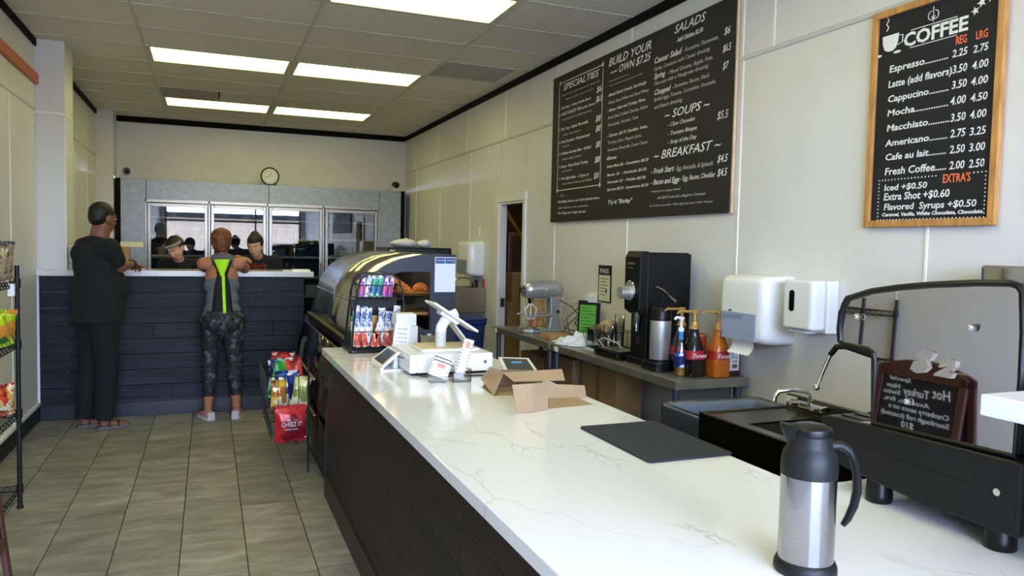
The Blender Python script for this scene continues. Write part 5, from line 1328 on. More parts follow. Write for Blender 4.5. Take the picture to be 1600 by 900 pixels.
for x, y, h, m_, lb in ((2.705, 3.44, 0.15, K['white_m'], 'chocolate carton with a white label at the right end of the steel table'), ):
    t = thing('chocolate_carton', lb, 'carton', (x, y, TT))
    MB().box(x - 0.04, x + 0.04, y - 0.03, y + 0.03, TT, TT + 0.145).build('carton', mat('brown_carton', '#3d2018', 0.5), t, bevel=0.003)
    MB().box(x - 0.037, x + 0.03, y - 0.0315, y - 0.03, TT + 0.03, TT + 0.14).build('label', m_, t)
    m = MB(frame((x - 0.03, y - 0.032, TT + 0.12), (1, 0, 0), (0, 0, 1)))
    m.text('HOT', Matrix.Identity(4), 0.014, 0.035).text('COCOA', Matrix.Translation((0, -0.022, 0)), 0.014, 0.05).text('DARK', Matrix.Translation((0.012, -0.044, 0)), 0.012, 0.035)
    m.build('lettering', K['ink'], t)
    MB().ball((x, y - 0.032, TT + 0.055), (0.02, 0.001, 0.012)).build('cup_picture', mat('brown_print', '#8f5a3c', 0.6), t)
drinkb(2.655, 3.46, TT, 0.20, 0.024, mat('small_clear_bottle', '#7d93a5', 0.1), 'small blue-capped bottle between the caramel sauce and the chocolate carton', None, cap=bpy.data.materials['cyan_blue_band'], lab=bm_red2)
tomb = thing('orange_tomato_box', 'red and orange printed tin behind the two sauce bottles', 'tin', (2.58, 3.56, TT))
MB().lathe([(0.045, 0), (0.045, 0.20), (0.03, 0.22)], (2.60, 3.60, TT), n=20).build('tin_body', mat('red_orange_tin', '#b5361f', 0.35), tomb, smooth=50)
MB().lathe([(0.047, 0.205), (0.047, 0.215)], (2.60, 3.60, TT), n=20).build('tin_rim', gold, tomb, smooth=50)

# near towel dispenser and soap dispenser
tw = thing('towel_dispenser', 'large white paper towel dispenser with grey lower cover, nearest on the wall', 'towel dispenser', (2.68, 3.2, 1.06))
def profile_disp(y0, y1, z0, z1, x_out, name, m_, parent, r=0.04):
    mb = MB(); rows = []
    for i, (k, e) in enumerate(((0, 0.0), (0.45, 0.0), (0.8, 0.006), (0.94, 0.016), (0.985, 0.03), (1.0, 0.05))):
        x = XR - 0.004 - (XR - 0.004 - x_out) * k
        a0, a1, b0, b1 = y0 + e, y1 - e, z0 + e, z1 - e
        row = []
        rr_ = r
        for cy_, cz_, q in ((a1 - rr_, b1 - rr_, 0), (a0 + rr_, b1 - rr_, 1), (a0 + rr_, b0 + rr_, 2), (a1 - rr_, b0 + rr_, 3)):
            for t in range(5):
                an = PI / 2 * (q + t / 4)
                row.append(mb._v((x, cy_ + rr_ * math.cos(an), cz_ + rr_ * math.sin(an))))
        rows.append(row)
    mb.skin(rows)
    return mb.build(name, m_, parent, smooth=60)
profile_disp(3.03, 3.40, 1.075, 1.43, 2.57, 'cover', K['white'], tw)
gwin = mat('blue_grey_plastic', '#9ba6c2', 0.25)
MB().prism([(2.568, 3.085), (2.566, 3.10), (2.566, 3.345), (2.575, 3.37), (2.60, 3.392), (2.65, 3.4025), (2.74, 3.4025), (2.74, 3.38), (2.62, 3.37), (2.59, 3.35), (2.575, 3.33), (2.575, 3.085)], 1.09, 1.232, 'z').build('grey_window', gwin, tw)
MB().box(2.5645, 2.566, 3.19, 3.365, 1.195, 1.222).build('window_band', mat('darker_blue_grey', '#858fac', 0.3), tw)
MB().box(2.565, 2.571, 3.28, 3.30, 1.236, 1.243).build('key_slot', K['ink'], tw)
MB().sheet(lambda u, v: (2.60 + 0.02 * math.sin(v * 3) - 0.03 * v, 3.14 + 0.17 * u, 1.09 - 0.075 * v + (0.004 * math.sin(u * 40) if v > 0.95 else 0)), 24, 6).build('paper_sheet', K['paper'], tw, solid=0.001)
sd_ = thing('soap_dispenser', 'narrow white soap dispenser with dark oval window next to the large towel dispenser', 'soap dispenser', (2.68, 2.84, 1.16))
MB().rbox(2.70, 2.771, 2.745, 2.95, 1.17, 1.42, 0.01).build('back_plate', K['white'], sd_, bevel=0.004)
MB().rbox(2.61, 2.70, 2.745, 2.95, 1.185, 1.42, 0.025).build('front_cover', K['white'], sd_, bevel=0.012, seg=3)
MB(frame((2.607, 2.88, 1.32), (0, -1, 0), (0, 0, 1))).prism([(0.016 * math.cos(t * PI / 12), (0.035 if t < 12 else -0.035) + 0.016 * math.sin(t * PI / 12)) for t in range(24)], -0.004, 0.001, 'z').build('oval_window', K['black_g'], sd_)
MB().rbox(2.63, 2.70, 2.80, 2.93, 1.165, 1.20, 0.015).build('nozzle', mat('off_white_grey', '#cfd0d4', 0.4), sd_, bevel=0.004)
# far towel dispenser
tf = thing('towel_dispenser', 'smaller white towel dispenser with grey window beside the kitchen door', 'towel dispenser', (2.7, 7.95, 1.25))
profile_disp(7.76, 8.18, 1.22, 1.60, 2.60, 'cover', K['white'], tf)
MB().rbox(2.595, 2.62, 7.83, 8.17, 1.245, 1.40, 0.01).build('grey_window', mat('grey_lilac_plastic', '#8f90a3', 0.3), tf, bevel=0.008)
MB().sheet(lambda u, v: (2.62 - 0.02 * v, 7.93 + 0.08 * u, 1.25 - 0.07 * v), 4, 3).build('paper_sheet', K['paper'], tf, solid=0.001)
MB().box(2.765, 2.771, 7.90, 7.98, 1.66, 1.76).build('wall_switch_plate', K['white'], label='small white switch plate on the wall above the far towel dispenser', cat='switch')
MB().box(2.755, 2.771, 7.70, 7.74, 0.95, 1.19).build('red_strip', mat('red_frame_strip', '#b5402f', 0.5), label='narrow red framed strip on the wall below the far towel dispenser', cat='strip')
MB().box(2.72, 2.771, 7.93, 8.01, 1.09, 1.17).build('black_dispenser', K['black'], bevel=0.006, label='small black box on the wall above the hand sink', cat='box')

# hand sink
hs = thing('hand_sink', 'small steel hand sink with a gooseneck tap by the far right wall', 'sink', (2.52, 7.8, 0.8))
MB().box(2.33, 2.36, 7.66, 8.05, 0.86, 1.10).box(2.36, 2.765, 7.66, 7.69, 0.86, 1.10).box(2.36, 2.765, 8.02, 8.05, 0.86, 1.10).box(2.36, 2.765, 7.66, 8.05, 0.84, 0.87).build('basin', mat('tan_reflecting_steel', '#9a8c78', 0.3, 0.8), hs, bevel=0.005)
MB().tube([(2.70, 7.85, 1.05), (2.69, 7.85, 1.15), (2.65, 7.85, 1.19), (2.58, 7.85, 1.205), (2.50, 7.85, 1.19), (2.46, 7.85, 1.15), (2.455, 7.85, 1.11)], 0.012, 12).build('tap', K['chrome'], hs, smooth=True)
MB().cyl((2.55, 7.85, 0.0), (2.55, 7.85, 0.84), 0.03).build('drain_pipe', K['steel'], hs, smooth=True)
MB().box(2.34, 2.77, 7.67, 8.04, 0.0, 0.05).build('foot_plate', K['steel'], hs)
# blue bin
bb = thing('blue_bin', 'dark blue lidded recycling bin between the hand sink and steel table', 'bin', (2.3, 7.1, 0))
bluep = mat('dark_blue_plastic', '#1c2c5c', 0.35)
m = MB(); rows = []
for z, w, d in ((0.0, 0.15, 0.17), (0.03, 0.155, 0.175), (0.78, 0.19, 0.215), (0.80, 0.205, 0.23), (0.83, 0.205, 0.23)):
    rows.append([m._v((2.30 + sx * w, 7.1 + sy * d, z)) for sx, sy in ((-1, -1), (1, -1), (1, 1), (-1, 1))])
m.skin(rows).build('body', bluep, bb, bevel=0.012)
m = MB(); rows = []
for z, w, d in ((0.83, 0.21, 0.235), (0.85, 0.205, 0.23), (0.88, 0.15, 0.17)):
    rows.append([m._v((2.30 + sx * w, 7.1 + sy * d, z)) for sx, sy in ((-1, -1), (1, -1), (1, 1), (-1, 1))])
m.skin(rows).build('lid', bluep, bb, bevel=0.008)
# tall black cabinet behind the case
bk = thing('black_cooler_cabinet', 'tall black cabinet behind the pastry case with white bags on top', 'cabinet', (1.8, 7.0, 0))
MB().box(1.54, 2.06, 6.78, 7.3, 0.02, 1.43).build('body', K['black'], bk, bevel=0.01)
MB().rbox(1.50, 2.10, 6.75, 7.33, 1.432, 1.522, 0.03).build('top_hood', K['black'], bk, bevel=0.012)
MB().box(1.505, 1.56, 6.742, 6.75, 1.45, 1.50).build('badge', brass, bk)
MB().box(1.54, 2.06, 6.78, 7.3, 0, 0.02).build('feet', K['black'], bk)
def lump(c, r, label, nm='white_plastic_bag'):
    m = MB(); m.ball(c, r, 24, 16)
    for v in m.bm.verts:
        d = noise.noise(v.co * 14) * 0.02 + noise.noise(v.co * 31) * 0.01
        v.co += (v.co - Vector(c)).normalized() * d
        v.co.z = max(v.co.z, c[2] - r[2] * 0.8)
    return m.build(nm, mat('white_film_bag', '#dcdcd6', 0.4) if 'white_film_bag' not in bpy.data.materials else bpy.data.materials['white_film_bag'], smooth=True, label=label, cat='bag')
lump((1.70, 6.98, 1.557), (0.125, 0.12, 0.042), 'larger crumpled white bag lying on the black cabinet top')
lump((1.89, 6.98, 1.553), (0.07, 0.09, 0.038), 'smaller white bag on the right of the black cabinet top')
# ---- floor bin by the sink
gb_ = thing('grey_bin', 'open grey-blue bin with a clear liner beside the steel sink', 'bin', (2.3, 2.95, 0))
binm = mat('blue_grey_bin', '#b4c0d0', 0.4)
m = MB(); rows = []
def rr_ring(m, x0, x1, y0, y1, z, r=0.04, n=4):
    row = []
    for cx_, cy_, q in ((x1 - r, y1 - r, 0), (x0 + r, y1 - r, 1), (x0 + r, y0 + r, 2), (x1 - r, y0 + r, 3)):
        for t in range(n + 1):
            a = PI / 2 * (q + t / n); row.append(m._v((cx_ + r * math.cos(a), cy_ + r * math.sin(a), z)))
    return row
bx0, bx1, by0, by1 = 2.05, 2.60, 2.78, 3.11
spec_ = ((0.05, 0.0), (0.0, 0.77), (-0.012, 0.775), (-0.012, 0.80), (0.005, 0.80), (0.012, 0.77), (0.06, 0.02))
rows = [rr_ring(m, bx0 + e, bx1 - e, by0 + e * 0.7, by1 - e * 0.7, z) for e, z in spec_]
m.skin(rows).build('body', binm, gb_, smooth=40)
m = MB()
rows = [rr_ring(m, bx0 + e, bx1 - e, by0 + e, by1 - e, z + 0.0) for e, z in ((-0.020, 0.60), (-0.018, 0.70), (-0.016, 0.805), (0.0, 0.812), (0.018, 0.80), (0.03, 0.6))]
for v in m.bm.verts:
    v.co += Vector((noise.noise(v.co * 18), noise.noise(v.co * 18 + Vector((5, 0, 0))), 0)) * 0.008
m.skin(rows, caps=False).build('clear_liner', K['acrylic'], gb_, smooth=40)
# ---- steel sink
sk = thing('steel_sink', 'stainless prep sink with a wall tap between bin and espresso machine', 'sink', (2.25, 2.3, 0))
dst = mat('dark_reflecting_steel', '#57564e', 0.28, 1.0, noise_s=6, noise_a=0.1)
sx0, sx1, sy0, sy1 = 1.985, 2.47, 1.72, 2.73
m = MB()
m.box(sx0, sx0 + 0.02, sy0, sy1, 0.50, 0.85).box(sx1 - 0.02, sx1, sy0, sy1, 0.50, 0.85).box(sx0 + 0.02, sx1 - 0.02, sy0, sy0 + 0.02, 0.50, 0.85).box(sx0 + 0.02, sx1 - 0.02, sy1 - 0.02, sy1, 0.50, 0.85).box(sx0, sx1, sy0, sy1, 0.48, 0.50)
m.build('outer_shell', dst, sk, bevel=0.004)
m = MB()
a0, a1, b0, b1 = 2.06, 2.40, 2.02, 2.50
m.box(sx0 + 0.02, a0, sy0 + 0.02, sy1 - 0.02, 0.835, 0.843).box(a1, sx1 - 0.02, sy0 + 0.02, sy1 - 0.02, 0.835, 0.843).box(a0, a1, sy0 + 0.02, b0, 0.835, 0.843).box(a0, a1, b1, sy1 - 0.02, 0.835, 0.843)
m.build('deck', mat('olive_reflecting_steel', '#7d7a6b', 0.25, 0.9), sk)
m = MB().box(a0 - 0.004, a0, b0, b1, 0.62, 0.84).box(a1, a1 + 0.004, b0, b1, 0.62, 0.84).box(a0, a1, b0 - 0.004, b0, 0.62, 0.84).box(a0, a1, b1, b1 + 0.004, 0.62, 0.84).box(a0, a1, b0, b1, 0.615, 0.62)
m.build('bowl', K['steel'], sk)
MB().box(sx1 - 0.005, sx1 + 0.02, sy0 - 0.2, sy1, 0.84, 0.905).build('backsplash', dst, sk, bevel=0.003)
for x in (sx0 + 0.04, sx1 - 0.04):
    for y in (sy0 + 0.04, sy1 - 0.04): MB().cyl((x, y, 0), (x, y, 0.48), 0.02).build('leg', K['steel'], sk, smooth=True)
fx, fy = 2.455, 2.58
fc = MB().rbox(fx - 0.03, fx + 0.012, fy - 0.11, fy + 0.07, 0.868, 0.895, 0.01).build('tap_body', K['chrome'], sk, bevel=0.006)
MB().tube([(fx - 0.02, fy - 0.03, 0.89), (fx - 0.02, fy - 0.03, 0.925), (fx - 0.035, fy - 0.028, 0.945), (fx - 0.10, fy - 0.01, 0.957), (fx - 0.16, fy + 0.005, 0.950), (fx - 0.18, fy + 0.01, 0.925), (fx - 0.182, fy + 0.011, 0.905)], [0.012, 0.011, 0.010, 0.010, 0.010, 0.010, 0.011], 14).build('tap_spout', K['chrome'], fc, smooth=True)
for dy in (0.045, -0.085):
    MB().cyl((fx - 0.03, fy + dy, 0.883), (fx - 0.062, fy + dy, 0.888), 0.016, 0.014, n=8).build('tap_handle', K['chrome'], fc)
MB().box(sx1 - 0.0065, sx1 - 0.005, 2.66, 2.725, 0.868, 0.898).build('sticker', K['paper'], sk)
MB(frame((sx1 - 0.0068, 2.715, 0.873), (0, -1, 0), (0, 0, 1))).text('X', Matrix.Identity(4), 0.02, 0.03).build('green_mark', K['chalk_g'], sk)

# kitchen glimpsed through the doorway
for x, y, z0, w, h, lb in ((3.15, 7.6, 0.0, 0.5, 0.62, 'lowest brown carton of the stack seen through the kitchen doorway'), (3.15, 7.6, 0.62, 0.46, 0.35, 'middle brown carton of the stack seen through the kitchen doorway'), (3.18, 7.6, 0.97, 0.42, 0.30, 'top brown carton of the stack seen through the kitchen doorway')):
    t = thing('kitchen_carton', lb, 'box', (x, y, z0))
    MB().box(x - w / 2, x + w / 2, y - 0.2, y + 0.2, z0, z0 + h - 0.002).build('carton', mat('kitchen_card', '#a58557', 0.8, noise_s=5, noise_a=0.1) if 'kitchen_card' not in bpy.data.materials else bpy.data.materials['kitchen_card'], t, bevel=0.004)
    MB().box(x - w / 2 - 0.001, x + w / 2 + 0.001, y - 0.201, y - 0.199, z0 + h / 2 - 0.02, z0 + h / 2 + 0.02).build('tape', K['card'], t)
kf = thing('kitchen_fridge', 'brown-grey steel cabinet standing in the dark kitchen', 'cabinet', (3.7, 8.8, 0))
MB().box(3.35, 4.05, 8.5, 9.2, 0.03, 1.72).build('body', mat('brown_grey_steel', '#7d6c60', 0.4, 0.5), kf, bevel=0.01)
MB().box(3.38, 4.02, 8.49, 8.5, 0.06, 1.68).build('door', mat('brown_grey_steel2', '#6c5d53', 0.4, 0.5), kf, bevel=0.005)
MB().cyl((3.44, 8.46, 0.8), (3.44, 8.46, 1.2), 0.012).build('handle', K['steel'], kf)
MB().box(3.35, 4.05, 8.5, 9.2, 0, 0.03).build('feet', K['black'], kf)
MB().tube([(3.05, 7.9, 1.98), (3.28, 7.85, 1.62)], 0.022, 10).build('hanging_rod', mat('brass_rod', '#b08a4a', 0.35, 0.7), label='slanting brass coloured rod seen high in the kitchen doorway', cat='rod')
kl = thing('kitchen_fill_light', 'unseen warm fill light added under the kitchen ceiling', 'fill light', (3.6, 7.4, CEIL - 0.05))  # added glowing drum, out of view, brightens the dark kitchen doorway
MB().lathe([(0.10, CEIL - 0.07), (0.10, CEIL - 0.02)], (3.6, 7.4, 0), n=20).build('glow_drum', mat('kitchen_fill_glow', '#ffffff', 0.5, emit=(1.0, 0.75, 0.5), es=60), kl, smooth=True)
# ================================================================ PEOPLE
V = Vector
def caps(m, a, b, ra, rb=None, n=14):
    """tapered capsule"""
    a = V(a); b = V(b); rb = ra if rb is None else rb
    m.cyl(a, b, ra, rb, n=n); m.ball(a, ra, n, 8); m.ball(b, rb, n, 8)
def axes(f, up=(0, 0, 1)):
    f = V(f).normalized(); u = V(up); r = f.cross(u).normalized(); u = r.cross(f)
    return r, f, u
def voxel(m, name, mt, parent, vs, smooth_it=3, **k):
    o = m.build(name, mt, parent, smooth=True, norm=True, **k)
    q = o.modifiers.new('r', 'REMESH'); q.mode = 'VOXEL'; q.voxel_size = vs; q.use_smooth_shade = True
    s_ = o.modifiers.new('s', 'SMOOTH'); s_.factor = 0.5; s_.iterations = smooth_it
    return o
def head_M(c, f, up=(0, 0, 1), s=1.0):
    r, f, u = axes(f, up)
    return Matrix(((r.x * s, f.x * s, u.x * s, c[0]), (r.y * s, f.y * s, u.y * s, c[1]), (r.z * s, f.z * s, u.z * s, c[2]), (0, 0, 0, 1)))
def head(m, H):
    o = m.M; m.M = H
    m.ball((0, -0.015, 0.028), (0.074, 0.094, 0.086), 20, 14)
    m.ball((0, 0.02, -0.02), (0.064, 0.070, 0.082), 20, 14)
    m.ball((0, 0.038, -0.072), (0.044, 0.046, 0.036), 16, 10)
    caps(m, (0, 0.086, 0.005), (0, 0.100, -0.028), 0.009, 0.014, 10)
    m.ball((0, 0.082, -0.060), (0.024, 0.012, 0.008), 12, 8)
    m.ball((0, 0.078, 0.028), (0.046, 0.016, 0.010), 14, 8)
    for s_ in (-1, 1):
        m.ball((s_ * 0.075, -0.008, -0.012), (0.010, 0.022, 0.032), 12, 8)
        m.ball((s_ * 0.034, 0.062, -0.030), (0.022, 0.022, 0.020), 12, 8)
    m.M = o
def face_parts(H, body, skin_lip, brow):
    for s_ in (-1, 1):
        e = MB(H).ball((s_ * 0.030, 0.080, 0.004), (0.0115, 0.008, 0.0065)).build('eye', K['eye'], body, smooth=True)
        MB(H).ball((s_ * 0.030, 0.0875, 0.003), (0.005, 0.002, 0.005)).build('iris', K['ink'], e, smooth=True)
        MB(H).tube([(s_ * 0.014, 0.094, 0.028), (s_ * 0.030, 0.093, 0.033), (s_ * 0.047, 0.082, 0.028)], 0.003, 6).build('eyebrow', brow, body, smooth=True)
    MB(H).ball((0, 0.090, -0.060), (0.021, 0.008, 0.006)).build('lips', skin_lip, body, smooth=True)
def hand(m, w, d, nrm, thumb, curl=0.5, sc=1.0):
    """palm at wrist w along d; nrm = palm side; thumb = +1/-1"""
    w = V(w); d = V(d).normalized(); nrm = V(nrm); nrm = (nrm - d * nrm.dot(d)).normalized(); s_ = d.cross(nrm) * thumb
    P_ = lambda a, b, c: w + (d * a + s_ * b + nrm * c) * sc
    for b in (-0.026, -0.009, 0.009, 0.026):
        caps(m, P_(0.012, b * 0.6, 0), P_(0.088, b, 0), 0.015 * sc, 0.0115 * sc, 10)
    for b, L in ((-0.031, 0.058), (-0.0105, 0.072), (0.0105, 0.080), (0.031, 0.072)):
        a0 = V((0.088, b, 0)); dirv = V((1, b * 3, 0)).normalized(); ang = 0
        seg = (L * 0.48, L * 0.30, L * 0.24); r_ = (0.0088, 0.0082, 0.0074, 0.0066)
        p = a0
        for k in range(3):
            ang += curl * (0.45, 0.7, 0.5)[k]
            q = p + V((math.cos(ang) * seg[k], dirv.y * seg[k], math.sin(ang) * seg[k]))
            caps(m, P_(*p), P_(*q), r_[k] * sc, r_[k + 1] * sc, 8); p = q
    caps(m, P_(0.022, 0.026, 0.004), P_(0.052, 0.052, 0.014), 0.0125 * sc, 0.0105 * sc, 8)
    caps(m, P_(0.052, 0.052, 0.014), P_(0.085, 0.058, 0.022), 0.0105 * sc, 0.0085 * sc, 8)
skin_tan = mat('tan_skin', '#a56c4b', 0.5, noise_s=30, noise_a=0.05)
skin_brown = mat('brown_skin', '#7a4f3a', 0.5, noise_s=30, noise_a=0.05)
skin_light = mat('light_brown_skin', '#bd8e76', 0.5, noise_s=30, noise_a=0.04)
lip = mat('lip_pink', '#8a4640', 0.45)
K['eye'] = mat('eye_white', '#d8d4cc', 0.3)
hair_bk = mat('black_hair', '#120f0e', 0.55, noise_s=60, noise_a=0.5, stretch=(1, 1, 0.3), bump=0.3)
hair_rb = mat('auburn_hair', '#6b3a1e', 0.55, noise_s=45, noise_a=0.6, stretch=(1, 1, 0.4), bump=0.5)
char_cloth = mat('charcoal_tshirt', '#121415', 0.9, noise_s=40, noise_a=0.12)
trous = mat('black_trousers', '#0c0d0f', 0.9, noise_s=40, noise_a=0.12)
blk_cloth = mat('black_tshirt', '#101113', 0.9, noise_s=40, noise_a=0.1)

def person(label, loc): return thing('person', label, 'person', loc)

# ---- man in charcoal T-shirt leaning on the counter (faces right and away)
mp = person('person in a long charcoal T-shirt and sandals leaning on the navy counter', (-0.86, 6.93, 0))
f = V((0.80, 0.60, 0)).normalized(); r = V((f.y, -f.x, 0))
c0 = V((-0.84, 6.93, 0))
def mpt(ff, rr_, z): return c0 + f * ff + r * rr_ + V((0, 0, z))
sR, eR, wR = mpt(0.0, 0.185, 1.475), V((-0.665, 6.86, 1.315)), V((-0.605, 7.10, 1.335))
sL, eL, wL = mpt(0.0, -0.185, 1.475), V((-0.86, 7.32, 1.33)), V((-0.64, 7.34, 1.322))
b = MB()
b.ball(mpt(0, 0, 0.95), (0.15, 0.15, 0.14)); b.ball(mpt(0.03, 0, 1.12), (0.16, 0.16, 0.16)); b.ball(mpt(0, 0, 1.33), (0.15, 0.15, 0.18))
caps(b, mpt(-0.01, 0.14, 1.45), mpt(-0.01, -0.14, 1.45), 0.07)
hc = mpt(0.055, 0.0, 1.71)
caps(b, mpt(0.0, 0, 1.47), mpt(0.04, 0, 1.64), 0.078, 0.070)
Hm = head_M(hc, f + r * -0.15 + V((0, 0, -0.12)), s=1.08); head(b, Hm)
caps(b, sR, eR, 0.056, 0.047); caps(b, eR, wR, 0.046, 0.030)
caps(b, sL, eL, 0.056, 0.047); caps(b, eL, wL, 0.046, 0.030)
hand(b, wR, (0.03, 0.13, -0.03), (0.2, 0, -1), -1, 0.9)
hand(b, wL, (0.13, -0.03, -0.01), (0, 0, -1), 1, 0.5)
hipR, hipL = mpt(0, 0.09, 0.93), mpt(0, -0.09, 0.93)
kR, kL = mpt(0.03, 0.085, 0.50), mpt(-0.01, -0.09, 0.50)
aR, aL = mpt(0.0, 0.08, 0.085), mpt(-0.06, -0.10, 0.085)
for h_, k_, a_ in ((hipR, kR, aR), (hipL, kL, aL)):
    caps(b, h_, k_, 0.085, 0.06); caps(b, k_, a_, 0.058, 0.04)
ftd = V((0.93, 0.36, 0)).normalized()
for a_ in (aR, aL):
    caps(b, a_ + V((0, 0, -0.045)), a_ + ftd * 0.13 + V((0, 0, -0.058)), 0.033, 0.022)
    sdv = V((-ftd.y, ftd.x, 0))
    for k in range(5):
        o_ = sdv * (-0.03 + 0.015 * k)
        caps(b, a_ + ftd * 0.10 + o_ * 0.8 + V((0, 0, -0.058)), a_ + ftd * (0.175 - 0.006 * k) + o_ + V((0, 0, -0.062)), 0.011, 0.008, 8)
bodyM = voxel(b, 'body', skin_brown, mp, 0.0085, 2)
face_parts(Hm, bodyM, lip, hair_bk)
# hair: close-cropped cap
m = MB(Hm); m.ball((0, -0.022, 0.036), (0.078, 0.096, 0.086), 20, 14); m.ball((0, -0.05, 0.0), (0.072, 0.064, 0.07), 16, 12)
voxel(m, 'hair', hair_bk, bodyM, 0.008, 2)
m = MB()
m.ball(mpt(0, 0, 0.98), (0.185, 0.185, 0.12)); m.ball(mpt(0.05, 0, 1.14), (0.195, 0.195, 0.19), 20, 14); m.ball(mpt(0.0, 0, 1.33), (0.178, 0.178, 0.19), 20, 14)
caps(m, mpt(-0.02, 0.14, 1.455), mpt(-0.02, -0.14, 1.455), 0.082); m.ball(mpt(-0.05, 0, 1.42), (0.15, 0.15, 0.12)); m.ball(mpt(-0.02, 0, 1.50), (0.125, 0.125, 0.07))
caps(m, mpt(0, 0, 1.47), mpt(0.01, 0, 1.505), 0.085, 0.078)
R_ = []
for z, a in ((0.865, 0.198), (0.93, 0.198), (1.0, 0.198), (1.1, 0.196), (1.2, 0.188), (1.3, 0.17)): R_.append(m.ring(mpt(0.01, 0, z), f, r, a * 0.95, a * 1.03, 24))
m.skin(R_)
for s_, e_ in ((sR, eR), (sL, eL)):
    caps(m, s_, s_.lerp(e_, 0.66), 0.078, 0.068)
voxel(m, 'tshirt', char_cloth, mp, 0.011, 12)
m = MB()
for h_, k_, a_ in ((hipR, kR, aR), (hipL, kL, aL)):
    caps(m, h_, k_, 0.112, 0.088); m.cyl(k_, a_ + V((0, 0, -0.01)), 0.088, 0.072); m.ball(k_, 0.088)
m.ball(mpt(0, 0, 0.93), (0.165, 0.165, 0.12))
voxel(m, 'trousers', trous, mp, 0.011, 4)
sand = mat('grey_sandal', '#5d5a60', 0.6)
for a_ in (aR, aL):
    r2, f2, u2 = axes(ftd)
    T = Matrix(((r2.x, f2.x, 0, a_.x), (r2.y, f2.y, 0, a_.y), (0, 0, 1, 0), (0, 0, 0, 1)))
    out_ = [(-0.036, -0.055), (0.036, -0.055), (0.042, 0.03), (0.052, 0.12), (0.046, 0.17), (0.02, 0.20), (-0.02, 0.20), (-0.046, 0.165), (-0.05, 0.12), (-0.04, 0.03)]
    sdl = MB(T).prism(out_, 0.001, 0.022, 'z').build('sandal', sand, mp, bevel=0.006)
    for y, h in ((0.10, 0.056), (0.03, 0.085)):
        MB(T).tube([(-0.047, y, 0.02), (-0.038, y, h * 0.8), (0, y + 0.01, h), (0.038, y, h * 0.8), (0.047, y, 0.02)], 0.0085, 6).build('strap', mat('dark_sandal_strap', '#2c2a2e', 0.7) if 'dark_sandal_strap' not in bpy.data.materials else bpy.data.materials['dark_sandal_strap'], sdl, smooth=True)
MB().tube([wR + V((0.036 * math.cos(t * PI / 6), 0, 0.036 * math.sin(t * PI / 6))) + V((0, -0.01, 0)) for t in range(12)], 0.006, 6, closed=True).build('wrist_band', K['black'], mp, smooth=True)

# ---- woman in racerback top and camouflage leggings (back to the camera)
wp = person('person with auburn hair in a racerback top and camouflage leggings, seen from behind', (0.11, 7.0, 0))
cx_ = 0.108
b = MB()
pel = V((cx_, 6.99, 0.90)); ch = V((cx_ - 0.005, 7.05, 1.22))
b.ball(pel, (0.15, 0.115, 0.13), 20, 14)
for s_ in (-1, 1): b.ball((cx_ + s_ * 0.065, 6.965, 0.845), (0.092, 0.095, 0.10), 16, 12)
b.ball((cx_, 7.01, 1.02), (0.118, 0.09, 0.12), 20, 14)
b.ball(ch, (0.138, 0.095, 0.15), 20, 14)
sL, sR = V((cx_ - 0.155, 7.085, 1.345)), V((cx_ + 0.145, 7.085, 1.345))
caps(b, sL + V((0.02, 0, 0)), sR - V((0.02, 0, 0)), 0.056)
caps(b, (cx_, 7.09, 1.36), (cx_, 7.12, 1.45), 0.05, 0.047)
eL, wL = V((cx_ - 0.07, 7.345, 1.315)), V((cx_ + 0.09, 7.30, 1.375))
eR, wR = V((cx_ + 0.20, 7.35, 1.315)), V((cx_ + 0.02, 7.50, 1.305))
caps(b, sL, sL.lerp(eL, 0.45) + V((-0.025, -0.01, -0.025)), 0.054, 0.044); caps(b, sL.lerp(eL, 0.45) + V((-0.025, -0.01, -0.025)), eL, 0.044, 0.038); caps(b, eL, wL, 0.038, 0.027)
caps(b, sR, sR.lerp(eR, 0.45) + V((0.02, -0.01, -0.03)), 0.054, 0.044); caps(b, sR.lerp(eR, 0.45) + V((0.02, -0.01, -0.03)), eR, 0.044, 0.038); caps(b, eR, wR, 0.038, 0.027)
hand(b, V((cx_ + 0.13, 7.17, 1.40)), (0.09, -0.07, -0.005), (-0.1, -0.1, -1), 1, 0.8, 0.95)
caps(b, wL, (cx_ + 0.13, 7.17, 1.40), 0.027, 0.026)
hand(b, wR, (-0.1, 0.03, -0.01), (0, 0, -1), -1, 0.3, 0.95)
Hw = head_M((cx_ - 0.008, 7.155, 1.535), (0.0, 1, -0.10), s=0.98); head(b, Hw)
legs = []
for s_ in (-1, 1):
    h_ = V((cx_ + s_ * 0.088, 6.985, 0.86)); k_ = V((cx_ + s_ * 0.098 + 0.0, 7.0, 0.47)); a_ = V((cx_ + s_ * 0.115 + 0.0, 6.985, 0.085))
    legs.append((h_, k_, a_))
    caps(b, h_, k_, 0.088, 0.054); caps(b, k_, V(k_) * 0.62 + V(a_) * 0.38 + V((0, -0.012, 0)), 0.052, 0.053); caps(b, V(k_) * 0.62 + V(a_) * 0.38 + V((0, -0.012, 0)), a_, 0.053, 0.033)
    caps(b, a_ + V((0, -0.02, -0.045)), a_ + V((0, 0.12, -0.055)), 0.03, 0.025)
bodyW = voxel(b, 'body', skin_tan, wp, 0.0085, 2)
face_parts(Hw, bodyW, lip, hair_rb)
m = MB(Hw)
m.ball((0, -0.03, 0.025), (0.090, 0.098, 0.098), 20, 14); m.ball((0, -0.055, -0.035), (0.076, 0.062, 0.072), 16, 12); m.ball((0, 0.0, 0.062), (0.078, 0.085, 0.06), 16, 12)
hw = voxel(m, 'hair', hair_rb, bodyW, 0.008, 1)
tx = bpy.data.textures.new('hair_waves', 'CLOUDS'); tx.noise_scale = 0.03
q = hw.modifiers.new('d', 'DISPLACE'); q.texture = tx; q.strength = 0.025; q.mid_level = 0.4
